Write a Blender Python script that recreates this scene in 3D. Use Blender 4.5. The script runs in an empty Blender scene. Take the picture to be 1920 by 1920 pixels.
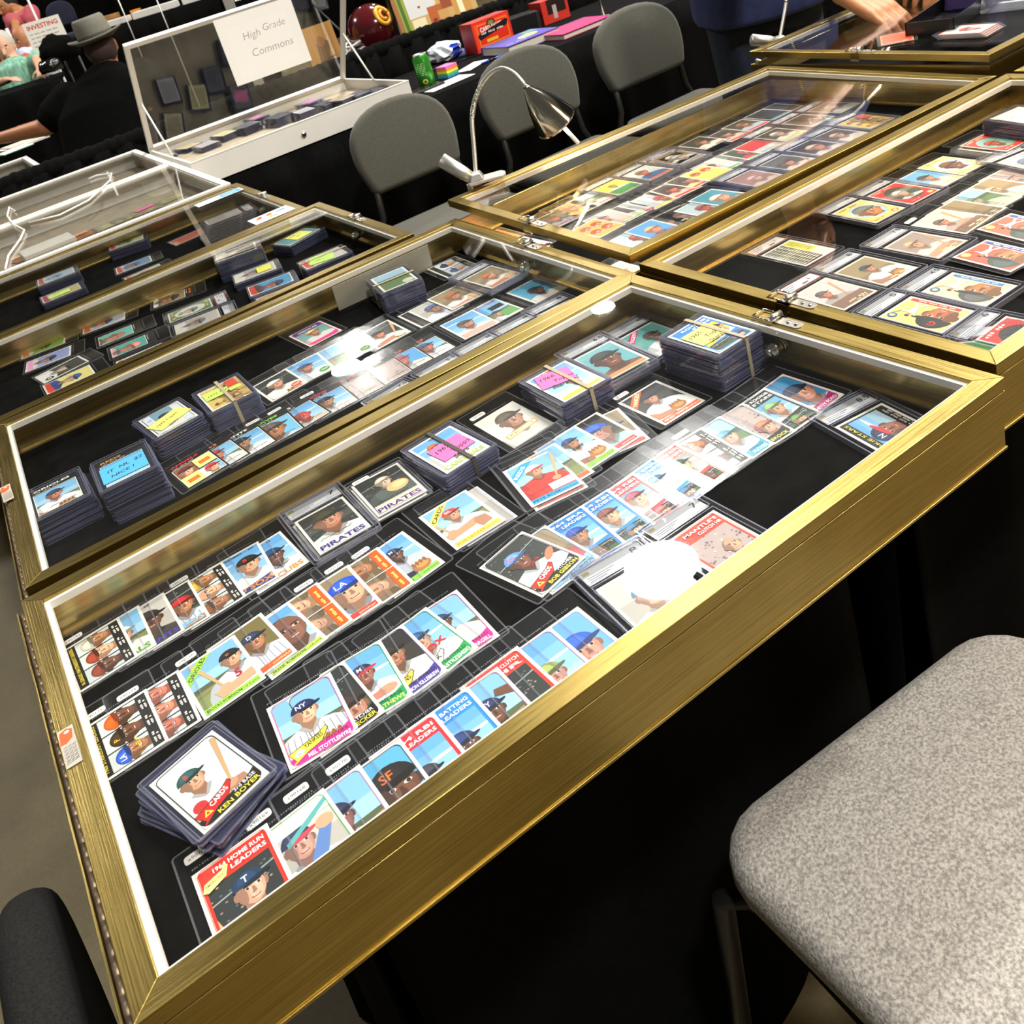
import bpy, bmesh, math, random
from mathutils import Vector, Matrix
random.seed(7)
SC = bpy.context.scene
COL = SC.collection
R = math.radians
ZT = 0.84                     # height of the gold lids above the hall floor

# ---------------------------------------------------------------- camera
CP = Vector((0.12647, -0.489, ZT + 0.53585))
CX = Vector((0.80543, -0.53396, -0.25722))
CY = Vector((-0.43498, -0.23776, -0.86848))      # image down
CZ = Vector((0.40258, 0.81139, -0.42376))        # view direction
FPX = 1807.1
cam = bpy.data.cameras.new('camera')
camo = bpy.data.objects.new('camera', cam)
COL.objects.link(camo)
m = Matrix.Identity(4)
for i in range(3):
    m[i][0] = CX[i]; m[i][1] = -CY[i]; m[i][2] = -CZ[i]; m[i][3] = CP[i]
camo.matrix_world = m
cam.sensor_width = 36
cam.lens = FPX / 1920 * 36
cam.shift_y = -309 / 1920
cam.clip_start = 0.02
cam.clip_end = 120
cam.dof.use_dof = True
cam.dof.focus_distance = 1.15
cam.dof.aperture_fstop = 20
SC.camera = camo

# ---------------------------------------------------------------- world, lights, exposure
SC.view_settings.view_transform = 'Standard'
SC.view_settings.look = 'None'
SC.view_settings.exposure = 0.56
SC.view_settings.gamma = 1
SC.view_settings.use_curve_mapping = False
SC.cycles.transparent_max_bounces = 40
SC.cycles.max_bounces = 8
SC.cycles.glossy_bounces = 4
SC.cycles.sample_clamp_indirect = 6
W = bpy.data.worlds.new('hall_air')
SC.world = W
W.use_nodes = True
W.node_tree.nodes['Background'].inputs[0].default_value = (1.0, 0.95, 0.86, 1)
W.node_tree.nodes['Background'].inputs[1].default_value = 0.055


def area(name, loc, size, power, color=(1, .96, .9), shape='DISK', target=None):
    l = bpy.data.lights.new(name, 'AREA'); l.shape = shape; l.size = size
    l.energy = power; l.color = color
    o = bpy.data.objects.new(name, l); COL.objects.link(o); o.location = loc
    if target is not None:
        o.rotation_euler = (Vector(target) - Vector(loc)).to_track_quat('-Z', 'Y').to_euler()
    return o


HB = 450
for k, (x, y) in enumerate(((14.8, 16.2), (4.5, 3.2), (1.0, -3.0), (6.5, -1.0), (11, 5), (-4, 12))):
    area('high_bay_light', (x, y, 8.0), 0.8, HB, (1, .97, .92))
area('high_bay_light', (5.06, 16.9, 8.0), 0.6, 150, (1, .97, .92))
area('high_bay_light', (9.4, 13.9, 8.0), 0.45, 160, (1, .97, .92))
area('high_bay_light', (5.13, 7.39, 8.0), 0.9, 230, (1, .97, .92))
# added fill panel, unseen, brightening the cases from the right
area('aisle_light_panel', (3.4, .7, 3.6), 1.2, 38, (1, .93, .82), target=(0.9, 0.5, .8))
area('warm_booth_lamp', (2.3, -1.25, 1.9), 0.5, 9, (1, .70, .38), target=(.85, 0, .8))  # added unseen warm fill for the orange glow on the front wall


# ---------------------------------------------------------------- small helpers
def at(px, py, z):            # a pixel of the 1920 photograph on the level plane z
    d = CX * ((px - 960) / FPX) + CY * ((py - 651) / FPX) + CZ
    return CP + d * ((z - CP.z) / d.z)


def aty(px, py, y):           # the same on the upright plane y
    d = CX * ((px - 960) / FPX) + CY * ((py - 651) / FPX) + CZ
    return CP + d * ((y - CP.y) / d.y)


def lin(h):
    h = h.lstrip('#')
    c = [int(h[i:i + 2], 16) / 255 for i in (0, 2, 4)]
    return tuple(x / 12.92 if x <= .04045 else ((x + .055) / 1.055) ** 2.4 for x in c) + (1,)


def tag(o, label=None, cat=None, group=None, kind=None):
    if label: o['label'] = label
    if cat: o['category'] = cat
    if group: o['group'] = group
    if kind: o['kind'] = kind
    return o


def empty(name, loc=(0, 0, 0), rz=0, label=None, cat=None, group=None, parent=None):
    o = bpy.data.objects.new(name, None); COL.objects.link(o)
    o.location = loc; o.rotation_euler = (0, 0, rz); o.empty_display_size = .02
    if parent: o.parent = parent
    return tag(o, label, cat, group)


def link(name, me, parent=None, loc=None, rot=None):
    o = bpy.data.objects.new(name, me); COL.objects.link(o)
    if parent: o.parent = parent
    if loc is not None: o.location = loc
    if rot is not None: o.rotation_euler = rot
    return o


# ---------------------------------------------------------------- materials
MT = {}


def nodes(name):
    m = bpy.data.materials.new(name); m.use_nodes = True
    MT[name] = m
    nt = m.node_tree
    return m, nt, nt.nodes['Principled BSDF']


def mat(name, hexc, rough=.5, metal=0, spec=.5, noise=0, nscale=40, bump=0, bscale=200, coat=0, stretch=None, emit=0, sheen=0):
    m, nt, b = nodes(name)
    c = lin(hexc)
    b.inputs['Base Color'].default_value = c
    b.inputs['Roughness'].default_value = rough
    b.inputs['Metallic'].default_value = metal
    b.inputs['Specular IOR Level'].default_value = spec
    b.inputs['Coat Weight'].default_value = coat
    b.inputs['Sheen Weight'].default_value = sheen
    if emit:
        b.inputs['Emission Color'].default_value = c
        b.inputs['Emission Strength'].default_value = emit
    if noise or bump:
        tc = nt.nodes.new('ShaderNodeTexCoord'); mp = nt.nodes.new('ShaderNodeMapping')
        nt.links.new(tc.outputs['Object'], mp.inputs[0])
        if stretch: mp.inputs['Scale'].default_value = stretch
        if noise:
            n = nt.nodes.new('ShaderNodeTexNoise'); n.inputs['Scale'].default_value = nscale
            n.inputs['Detail'].default_value = 6
            nt.links.new(mp.outputs[0], n.inputs[0])
            mx = nt.nodes.new('ShaderNodeMix'); mx.data_type = 'RGBA'
            mx.inputs[6].default_value = tuple(x * (1 - noise) for x in c[:3]) + (1,)
            mx.inputs[7].default_value = tuple(min(1, x * (1 + noise)) for x in c[:3]) + (1,)
            rp = nt.nodes.new('ShaderNodeMapRange'); rp.inputs[1].default_value = .35; rp.inputs[2].default_value = .65
            nt.links.new(n.outputs[0], rp.inputs[0]); nt.links.new(rp.outputs[0], mx.inputs[0])
            nt.links.new(mx.outputs[2], b.inputs['Base Color'])
        if bump:
            n2 = nt.nodes.new('ShaderNodeTexNoise'); n2.inputs['Scale'].default_value = bscale
            n2.inputs['Detail'].default_value = 4
            nt.links.new(mp.outputs[0], n2.inputs[0])
            bp = nt.nodes.new('ShaderNodeBump'); bp.inputs['Strength'].default_value = bump
            bp.inputs['Distance'].default_value = .002
            nt.links.new(n2.outputs[0], bp.inputs['Height']); nt.links.new(bp.outputs[0], b.inputs['Normal'])
    return m


def clear(name, tint=(1, 1, 1), ior=1.45, rough=.04, boost=1.0, milk=0.0, milkc=(.9, .92, 1), bump=0):
    """thin clear sheet: straight-through light plus a Fresnel reflection, with a little milky haze"""
    m = bpy.data.materials.new(name); m.use_nodes = True; MT[name] = m
    nt = m.node_tree; nt.nodes.clear()
    out = nt.nodes.new('ShaderNodeOutputMaterial')
    tr = nt.nodes.new('ShaderNodeBsdfTransparent'); tr.inputs[0].default_value = (*tint, 1)
    gl = nt.nodes.new('ShaderNodeBsdfGlossy'); gl.inputs['Roughness'].default_value = rough
    fr = nt.nodes.new('ShaderNodeFresnel')
    ge = nt.nodes.new('ShaderNodeNewGeometry'); ix = nt.nodes.new('ShaderNodeMapRange')
    ix.inputs[3].default_value = ior; ix.inputs[4].default_value = 1 / ior       # same reflectance from either face
    nt.links.new(ge.outputs['Backfacing'], ix.inputs[0]); nt.links.new(ix.outputs[0], fr.inputs[0])
    mu = nt.nodes.new('ShaderNodeMath'); mu.operation = 'MULTIPLY'; mu.inputs[1].default_value = boost; mu.use_clamp = True
    nt.links.new(fr.outputs[0], mu.inputs[0])
    mx = nt.nodes.new('ShaderNodeMixShader')
    nt.links.new(mu.outputs[0], mx.inputs[0])
    base = tr
    if milk:
        df = nt.nodes.new('ShaderNodeBsdfDiffuse'); df.inputs[0].default_value = (*milkc, 1)
        m2 = nt.nodes.new('ShaderNodeMixShader'); m2.inputs[0].default_value = milk
        nt.links.new(tr.outputs[0], m2.inputs[1]); nt.links.new(df.outputs[0], m2.inputs[2])
        base = m2
    nt.links.new(base.outputs[0], mx.inputs[1]); nt.links.new(gl.outputs[0], mx.inputs[2])
    if bump:
        n = nt.nodes.new('ShaderNodeTexNoise'); n.inputs['Scale'].default_value = 25
        tc = nt.nodes.new('ShaderNodeTexCoord'); nt.links.new(tc.outputs['Object'], n.inputs[0])
        bp = nt.nodes.new('ShaderNodeBump'); bp.inputs['Strength'].default_value = bump; bp.inputs['Distance'].default_value = .002
        nt.links.new(n.outputs[0], bp.inputs['Height']); nt.links.new(bp.outputs[0], gl.inputs['Normal'])
    nt.links.new(mx.outputs[0], out.inputs[0])
    return m


def gold(name, stretch, rough=.3, hexc='9f8a4c', metal=1.0):
    m, nt, b = nodes(name)
    b.inputs['Metallic'].default_value = metal
    tc = nt.nodes.new('ShaderNodeTexCoord'); mp = nt.nodes.new('ShaderNodeMapping')
    mp.inputs['Scale'].default_value = stretch
    nt.links.new(tc.outputs['Object'], mp.inputs[0])
    n = nt.nodes.new('ShaderNodeTexNoise'); n.inputs['Scale'].default_value = 6; n.inputs['Detail'].default_value = 8
    nt.links.new(mp.outputs[0], n.inputs[0])
    n3 = nt.nodes.new('ShaderNodeTexNoise'); n3.inputs['Scale'].default_value = 9; n3.inputs['Detail'].default_value = 5
    nt.links.new(tc.outputs['Object'], n3.inputs[0])
    c = lin(hexc)
    mx = nt.nodes.new('ShaderNodeMix'); mx.data_type = 'RGBA'
    mx.inputs[6].default_value = (c[0] * .72, c[1] * .7, c[2] * .6, 1); mx.inputs[7].default_value = (min(1, c[0] * 1.25), min(1, c[1] * 1.25), c[2] * 1.4, 1)
    ad = nt.nodes.new('ShaderNodeMath'); ad.operation = 'ADD'
    h = nt.nodes.new('ShaderNodeMath'); h.operation = 'MULTIPLY'; h.inputs[1].default_value = .5
    nt.links.new(n3.outputs[0], h.inputs[0]); nt.links.new(n.outputs[0], ad.inputs[0]); nt.links.new(h.outputs[0], ad.inputs[1])
    rp = nt.nodes.new('ShaderNodeMapRange'); rp.inputs[1].default_value = .5; rp.inputs[2].default_value = 1.0
    nt.links.new(ad.outputs[0], rp.inputs[0]); nt.links.new(rp.outputs[0], mx.inputs[0])
    nt.links.new(mx.outputs[2], b.inputs['Base Color'])
    r2 = nt.nodes.new('ShaderNodeMapRange'); r2.inputs[3].default_value = rough * .75; r2.inputs[4].default_value = rough * 1.35
    nt.links.new(n.outputs[0], r2.inputs[0]); nt.links.new(r2.outputs[0], b.inputs['Roughness'])
    bp = nt.nodes.new('ShaderNodeBump'); bp.inputs['Strength'].default_value = .25; bp.inputs['Distance'].default_value = .0006
    nt.links.new(n.outputs[0], bp.inputs['Height']); nt.links.new(bp.outputs[0], b.inputs['Normal'])
    return m


gold('gold_u', (2, 160, 160)); gold('gold_v', (160, 2, 160))
gold('gold_in_u', (2, 60, 60), .22, 'd2bc7c', .72); gold('gold_in_v', (60, 2, 60), .22, 'd2bc7c', .72)
mat('white_strip', 'efeae0', .45); mat('white_alu', 'e9e6de', .35, 0, .6, noise=.04, nscale=6)
mat('silver', 'c9c6bd', .3, 1); mat('chrome', 'd8d3c4', .12, 1); mat('satin_steel', 'd0cdc6', .38, .85)
mat('hinge_steel', '8f7c66', .5, .7, noise=.35, nscale=90, stretch=(1, 1, 1))
mat('black_felt', '0d0d0c', .95, spec=.05, noise=.35, nscale=30, bump=.3, bscale=900)
mat('beige_felt', 'a99d88', .95, noise=.1, nscale=30)
mat('black_cloth', '080808', .9, spec=.06, noise=.2, nscale=60, bump=.2, bscale=500)
mat('drape', '070706', .95, spec=.04, noise=.2, nscale=20)
mat('chair_grey', '53524a', .95, spec=.15, noise=.22, nscale=420, bump=.5, bscale=500, sheen=.15)
mat('chair_light', '9c978f', .95, spec=.15, noise=.38, nscale=300, bump=.7, bscale=380, sheen=.15)
mat('chair_dark', '1b1b1a', .95, spec=.15, noise=.3, nscale=420, bump=.5, bscale=500)
mat('black_metal', '1a1917', .4, spec=.5)
mat('black_plastic', '101010', .25)
mat('rubber_band', 'b7a68a', .6); mat('dark_band', '4a4640', .6)
mat('skin', 'b27549', .5, noise=.06, nscale=20); mat('skin_pale', 'd8a283', .5, noise=.06, nscale=20); mat('skin_tan', 'b3764f', .5)
mat('hair_grey', 'b9b3a6', .8); mat('hair_dark', '1a1512', .7)
mat('lamp_glow', 'ffe2b0', emit=14)
mat('cord_white', 'ece9e2', .5)
clear('glass', (.985, .99, .985), 1.5, .012, 1.0)
clear('plastic', (.985, .985, .99), 1.45, .16, .62, milk=.003, bump=.10)
clear('plastic_edge', (.85, .86, .9), 1.5, .12, 1.6, milk=.12, milkc=(.8, .82, .88))
clear('slab_plastic', (.98, .98, .985), 1.45, .03, 1.0, milk=.006)
clear('slab_edge', (.72, .73, .82), 1.5, .1, 1.8, milk=.3, milkc=(.62, .62, .74))
clear('stack_plastic', (.45, .45, .58), 1.5, .12, 2.0, milk=.35, milkc=(.10, .11, .19))
clear('stack_edge', (.5, .5, .62), 1.5, .12, 2.2, milk=.5, milkc=(.19, .20, .34))
clear('wrap', (.9, .92, .95), 1.5, .2, 2.5, milk=.15)

# flat print: colour held per face
m, nt, b = nodes('print')
a = nt.nodes.new('ShaderNodeAttribute'); a.attribute_name = 'ink'
nt.links.new(a.outputs['Color'], b.inputs['Base Color'])
b.inputs['Roughness'].default_value = .45
# concrete
m, nt, b = nodes('concrete')
tc = nt.nodes.new('ShaderNodeTexCoord')
n1 = nt.nodes.new('ShaderNodeTexNoise'); n1.inputs['Scale'].default_value = 3; n1.inputs['Detail'].default_value = 9; n1.inputs['Roughness'].default_value = .65
n2 = nt.nodes.new('ShaderNodeTexNoise'); n2.inputs['Scale'].default_value = 120; n2.inputs['Detail'].default_value = 4
nt.links.new(tc.outputs['Object'], n1.inputs[0]); nt.links.new(tc.outputs['Object'], n2.inputs[0])
cr = nt.nodes.new('ShaderNodeValToRGB')
cr.color_ramp.elements[0].position = .3; cr.color_ramp.elements[0].color = lin('5c5138')
cr.color_ramp.elements[1].position = .72; cr.color_ramp.elements[1].color = lin('7d7150')
mm = nt.nodes.new('ShaderNodeMath'); mm.operation = 'MULTIPLY_ADD'; mm.inputs[1].default_value = .25; mm.inputs[2].default_value = 0
ad = nt.nodes.new('ShaderNodeMath'); ad.operation = 'ADD'
nt.links.new(n2.outputs[0], mm.inputs[0]); nt.links.new(n1.outputs[0], ad.inputs[0]); nt.links.new(mm.outputs[0], ad.inputs[1])
sb = nt.nodes.new('ShaderNodeMath'); sb.operation = 'SUBTRACT'; sb.inputs[1].default_value = .12
nt.links.new(ad.outputs[0], sb.inputs[0]); nt.links.new(sb.outputs[0], cr.inputs[0])
nt.links.new(cr.outputs[0], b.inputs['Base Color']); b.inputs['Roughness'].default_value = .62
bp = nt.nodes.new('ShaderNodeBump'); bp.inputs['Strength'].default_value = .25; bp.inputs['Distance'].default_value = .002
nt.links.new(n2.outputs[0], bp.inputs['Height']); nt.links.new(bp.outputs[0], b.inputs['Normal'])


# ---------------------------------------------------------------- mesh collector
class MB:
    def __init__(s): s.v = []; s.f = []; s.mi = []; s.mats = []; s.sm = []

    def slot(s, mt):
        if mt not in s.mats: s.mats.append(mt)
        return s.mats.index(mt)

    def add(s, vs, fs, mt, smooth=False, M=None):
        o = len(s.v); k = s.slot(mt)
        s.v += [tuple(M @ Vector(v)) if M else tuple(v) for v in vs]
        for f in fs:
            s.f.append([i + o for i in f]); s.mi.append(k); s.sm.append(smooth)
        return s

    def box(s, x0, y0, z0, x1, y1, z1, mt, M=None, taper=0):
        t = taper
        vs = [(x0, y0, z0), (x1, y0, z0), (x1, y1, z0), (x0, y1, z0), (x0 + t, y0 + t, z1), (x1 - t, y0 + t, z1), (x1 - t, y1 - t, z1), (x0 + t, y1 - t, z1)]
        return s.add(vs, [(3, 2, 1, 0), (4, 5, 6, 7), (0, 1, 5, 4), (1, 2, 6, 5), (2, 3, 7, 6), (3, 0, 4, 7)], mt, False, M)

    def prism(s, pts, z0, z1, mt, M=None, smooth=False, top=1, bot=1):
        n = len(pts)
        vs = [(x, y, z0) for x, y in pts] + [(x, y, z1) for x, y in pts]
        fs = [(i, (i + 1) % n, (i + 1) % n + n, i + n) for i in range(n)]
        s.add(vs, fs, mt, smooth, M)
        o = len(s.v) - 2 * n; k = s.slot(mt)
        if bot: s.f.append([o + i for i in reversed(range(n))]); s.mi.append(k); s.sm.append(False)
        if top: s.f.append([o + n + i for i in range(n)]); s.mi.append(k); s.sm.append(False)
        return s

    def rings(s, rings, mt, cap=True, M=None, smooth=True, closed=True):
        n = len(rings[0]); vs = [p for r in rings for p in r]; fs = []
        for k in range(len(rings) - 1):
            for i in range(n if closed else n - 1):
                j = (i + 1) % n
                fs.append((k * n + i, k * n + j, (k + 1) * n + j, (k + 1) * n + i))
        if cap:
            fs.append(tuple(reversed(range(n)))); fs.append(tuple((len(rings) - 1) * n + i for i in range(n)))
        return s.add(vs, fs, mt, smooth, M)

    def tube(s, pts, r, mt, n=10, cap=True, M=None):
        pts = [Vector(p) for p in pts]; rs = r if isinstance(r, (list, tuple)) else [r] * len(pts)
        rg = []; up = None
        for i, p in enumerate(pts):
            d = (pts[min(i + 1, len(pts) - 1)] - pts[max(i - 1, 0)]).normalized()
            if up is None: up = d.orthogonal().normalized()
            up = (up - d * up.dot(d)).normalized(); sd = d.cross(up)
            rg.append([p + (up * math.cos(t) + sd * math.sin(t)) * rs[i] for t in [2 * math.pi * k / n for k in range(n)]])
        return s.rings(rg, mt, cap, M)

    def lathe(s, prof, mt, n=24, M=None, sx=1, sy=1):
        rg = [[(r * math.cos(t) * sx, r * math.sin(t) * sy, z) for t in [2 * math.pi * k / n for k in range(n)]] for r, z in prof]
        return s.rings(rg, mt, True, M)

    def mesh(s, name):
        me = bpy.data.meshes.new(name)
        me.from_pydata(s.v, [], s.f)
        for k in s.mats: me.materials.append(MT[k])
        me.polygons.foreach_set('material_index', s.mi)
        me.polygons.foreach_set('use_smooth', s.sm)
        me.update()
        return me

    def build(s, name, parent=None, loc=None, rot=None, bevel=0):
        o = link(name, s.mesh(name), parent, loc, rot)
        if bevel:
            b = o.modifiers.new('b', 'BEVEL'); b.width = bevel; b.segments = 2; b.limit_method = 'ANGLE'; b.angle_limit = R(40)
        return o


def rrect(w, h, r, n=4, cx=0, cy=0):
    o = []
    for sx, sy, a in ((1, -1, -90), (1, 1, 0), (-1, 1, 90), (-1, -1, 180)):
        for k in range(n + 1):
            t = R(a + 90 * k / n)
            o.append((cx + sx * (w / 2 - r) + r * math.cos(t), cy + sy * (h / 2 - r) + r * math.sin(t)))
    return o


# ---------------------------------------------------------------- lettering
_tx = {}


def glyphs(s, bold=0):
    k = (s, bold)
    if k not in _tx:
        cu = bpy.data.curves.new('t', 'FONT'); cu.body = s; cu.resolution_u = 2; cu.offset = bold
        cu.align_x = 'LEFT'
        o = bpy.data.objects.new('t', cu); COL.objects.link(o)
        dg = bpy.context.evaluated_depsgraph_get()
        me = bpy.data.meshes.new_from_object(o.evaluated_get(dg))
        vs = [(v.co.x, v.co.y) for v in me.vertices]; fs = [tuple(p.vertices) for p in me.polygons]
        if fs:      # text faces up
            f = fs[0]; ar = sum(vs[f[i]][0] * vs[f[(i + 1) % len(f)]][1] - vs[f[(i + 1) % len(f)]][0] * vs[f[i]][1] for i in range(len(f)))
        w = max([v[0] for v in vs] or [1]); x0 = min([v[0] for v in vs] or [0])
        _tx[k] = (vs, fs, x0, w)
        bpy.data.objects.remove(o); bpy.data.meshes.remove(me); bpy.data.curves.remove(cu)
    return _tx[k]


# ---------------------------------------------------------------- printed artwork
class Art:
    """flat print in card units: width 1, height 1.4 (one unit = the card's short side)"""

    def __init__(s, W=1.0, H=1.4, paper='f3efe4'):
        s.W, s.H = W, H; s.q = []; s.clip = (0, 0, W, H)
        s.r(0, 0, W, H, paper)

    def p(s, pts, c):
        x0, y0, x1, y1 = s.clip
        for ax, lim, sg in ((0, x0, 1), (0, x1, -1), (1, y0, 1), (1, y1, -1)):
            out = []
            for i in range(len(pts)):
                a, b = pts[i - 1], pts[i]
                ia, ib = (a[ax] - lim) * sg >= 0, (b[ax] - lim) * sg >= 0
                if ia != ib:
                    t = (lim - a[ax]) / (b[ax] - a[ax])
                    out.append((a[0] + t * (b[0] - a[0]), a[1] + t * (b[1] - a[1])))
                if ib: out.append(b)
            pts = out
            if len(pts) < 3: return s
        s.q.append(('p', pts, c)); return s

    def r(s, x0, y0, x1, y1, c): return s.p([(x0, y0), (x1, y0), (x1, y1), (x0, y1)], c)

    def e(s, cx, cy, rx, ry, c, rot=0, n=16, a0=0, a1=360):
        cr, sr = math.cos(R(rot)), math.sin(R(rot)); P = []
        full = a1 - a0 >= 360
        for k in range(n if full else n + 1):
            t = R(a0 + (a1 - a0) * k / n); x, y = rx * math.cos(t), ry * math.sin(t)
            P.append((cx + x * cr - y * sr, cy + x * sr + y * cr))
        return s.p(P, c)

    def l(s, x0, y0, x1, y1, w, c):
        d = math.hypot(x1 - x0, y1 - y0) or 1; nx, ny = -(y1 - y0) / d * w / 2, (x1 - x0) / d * w / 2
        return s.p([(x0 - nx, y0 - ny), (x1 - nx, y1 - ny), (x1 + nx, y1 + ny), (x0 + nx, y0 + ny)], c)

    def t(s, txt, x, y, size, c, rot=0, w=None, al='L', bold=.012, shear=0):
        if txt.strip(): s.q.append(('t', txt, x, y, size, c, rot, w, al, bold, shear)); return s

    def frame(s, mg, c, W=None, H=None):
        W, H = s.W, s.H; o = s.clip; s.clip = (0, 0, W, H)
        s.r(0, 0, W, mg, c); s.r(0, H - mg, W, H, c); s.r(0, 0, mg, H, c); s.r(W - mg, 0, W, H, c)
        return s

    def line_round(s, x0, y0, x1, y1, rad, w, c, paper):
        """rounded picture border: paper corners and a coloured hairline"""
        s.clip = (0, 0, s.W, s.H)
        P = [(x, y) for x, y in rrect(x1 - x0, y1 - y0, rad, 5, (x0 + x1) / 2, (y0 + y1) / 2)]
        Q = [(x, y) for x, y in rrect(x1 - x0 + 2 * w, y1 - y0 + 2 * w, rad + w, 5, (x0 + x1) / 2, (y0 + y1) / 2)]
        for i in range(len(P)):
            j = (i + 1) % len(P); s.p([P[i], Q[i], Q[j], P[j]], c)
        for ccx, ccy, k in ((x1, y0, 0), (x1, y1, 6), (x0, y1, 12), (x0, y0, 18)):
            cor = (ccx + (w if ccx == x1 else -w), ccy + (w if ccy == y1 else -w))
            s.p([cor] + [Q[k + i] for i in range(6)][::-1], paper)
        return s

    # ----- subjects
    def bg(s, kind, x0, y0, x1, y1):
        o = s.clip; s.clip = (x0, y0, x1, y1)
        def Y(f): return y0 + (y1 - y0) * f
        if kind == 'sky':
            for k, c in enumerate(('c3dfea', 'acd5ea', '95c8e6', '7fbbe1', '69ade0')): s.r(x0, Y(.2 * k), x1, y1, c)
            s.e(x0 + .2 * (x1 - x0), Y(.8), .2, .03, 'd7e8ee'); s.e(x0 + .8 * (x1 - x0), Y(.62), .22, .03, 'd7e8ee')
        elif kind == 'field':
            for k, c in enumerate(('c3dfea', 'a6d3ea', '86bfe3')): s.r(x0, Y(.33 * k), x1, y1, c)
            s.r(x0, Y(0), x1, Y(.4), '7f8a4e'); s.r(x0, Y(0), x1, Y(.24), '8f9a5a'); s.r(x0, Y(.36), x1, Y(.45), '5a6446')
            s.l(x0, Y(.3), x1, Y(.38), .02, 'b59a6a')
        elif kind == 'stand':
            s.r(x0, y0, x1, y1, '2d3230'); s.r(x0, Y(0), x1, Y(.35), '47603c')
            rnd = random.Random(int(1000 * (x1 + y1)) + len(s.q))
            for k in range(26):
                s.e(x0 + rnd.random() * (x1 - x0), Y(.4 + .55 * rnd.random()), .02, .014, rnd.choice(('8a8378', '6c6f72', 'a79a84', '556b7a')), n=6)
            s.l(x0, Y(.72), x1, Y(.8), .02, '9aa0a0')
        elif kind == 'dark':
            s.r(x0, y0, x1, y1, '3b3530'); s.r(x0, y0, x1, Y(.3), '57503c'); s.r(x0, Y(.7), x1, y1, '2a2826')
        elif kind == 'brown':
            s.r(x0, y0, x1, y1, '8d7a5a'); s.r(x0, Y(.5), x1, y1, 'a08d68'); s.r(x0, y0, x1, Y(.2), '6a5a40')
        elif kind == 'grass':
            s.r(x0, y0, x1, y1, '5f7a48'); s.r(x0, Y(.6), x1, y1, '9cc4d8'); s.r(x0, Y(.55), x1, Y(.66), '3f5a3c')
        elif kind == 'grey':
            s.r(x0, y0, x1, y1, 'bdb9ae'); s.r(x0, Y(.6), x1, y1, 'cfccc2')
        elif kind == 'crowd':
            s.r(x0, y0, x1, y1, 'b9a8a2')
            rnd = random.Random(5)
            for k in range(60):
                s.e(x0 + rnd.random() * (x1 - x0), y0 + rnd.random() * (y1 - y0), .022, .018, rnd.choice(('e3d6d2', '8d6a66', 'c99a92', '6f6a72', 'd9b8b0')), n=6)
        else:
            s.r(x0, y0, x1, y1, kind)
        s.clip = o
        return s

    def fig(s, x, y, h, skin='d8a17e', cap='23304a', shirt='ecebe4', letter=None, pose='bust', look=1, stripes=None, lc='f2f2f2', brim=None, rot=0, sleeve=None):
        """head and shoulders; x,y = middle of the face, h = half the head's height"""
        if h >= .12: h *= 1.2; y -= .02
        cr, sr = math.cos(R(rot)), math.sin(R(rot))
        def T(P): return [(x + (a * cr - b * sr) * h, y + (a * sr + b * cr) * h) for a, b in P]
        def E(cx, cy, rx, ry, c, n=14, r0=0):
            P = []
            for k in range(n):
                t = 2 * math.pi * k / n; a, b = rx * math.cos(t), ry * math.sin(t)
                q = R(r0); P.append((cx + a * math.cos(q) - b * math.sin(q), cy + a * math.sin(q) + b * math.cos(q)))
            s.p(T(P), c)
        dk = shade(skin, .72); lt = shade(skin, 1.13)
        s.p(T([(-3.0, -6), (-2.75, -3), (-2.35, -2.0), (-1.6, -1.45), (-.6, -1.1), (.6, -1.1), (1.6, -1.45), (2.35, -2.0), (2.75, -3), (3.0, -6)]), shirt)
        s.p(T([(-3.0, -6), (-2.75, -3), (-2.35, -2.0), (-1.7, -1.5), (-1.5, -3), (-1.7, -6)]), shade(shirt, .84))
        if stripes:
            for k in range(-5, 6): s.p(T([(k * .48 - .03, -5), (k * .48 + .03, -5), (k * .40 + .03, -1.6), (k * .40 - .03, -1.6)]), stripes)
        s.p(T([(-.5, -1.55), (0, -1.9), (.5, -1.55), (.5, -.5), (-.5, -.5)]), dk)
        s.p(T([(-.78, -1.18), (-.5, -1.05), (0, -1.75), (-.1, -1.95)]), shade(shirt, .7)); s.p(T([(.78, -1.18), (.5, -1.05), (0, -1.75), (.1, -1.95)]), shade(shirt, .7))
        E(-.74, -.05, .17, .26, dk); E(.74, -.05, .17, .26, dk)
        E(0, 0, .76, 1.0, dk); E(.08 * look, .0, .66, .95, skin); E(.22 * look, -.28, .34, .5, lt)
        E(-.30 + .12 * look, .08, .16, .08, 'efe6da', 8); E(.30 + .12 * look, .08, .16, .08, 'efe6da', 8); E(-.30 + .14 * look, .08, .085, .08, '2a1a14', 8); E(.30 + .14 * look, .08, .085, .08, '2a1a14', 8)
        E(-.30 + .12 * look, .23, .2, .05, '3a2a20', 8); E(.30 + .12 * look, .23, .2, .05, '3a2a20', 8); E(-.42 * look, -.2, .2, .55, dk, 10)
        s.p(T([(.12 * look - .07, .05), (.12 * look + .05, .05), (.12 * look + .14 * look, -.26), (.12 * look - .08, -.27)]), dk)
        E(.12 * look, -.3, .15, .05, dk, 8); E(.12 * look, -.55, .26, .07, '8a3f34', 8); E(.12 * look, -.53, .2, .025, 'f0e8e0', 8)
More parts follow.
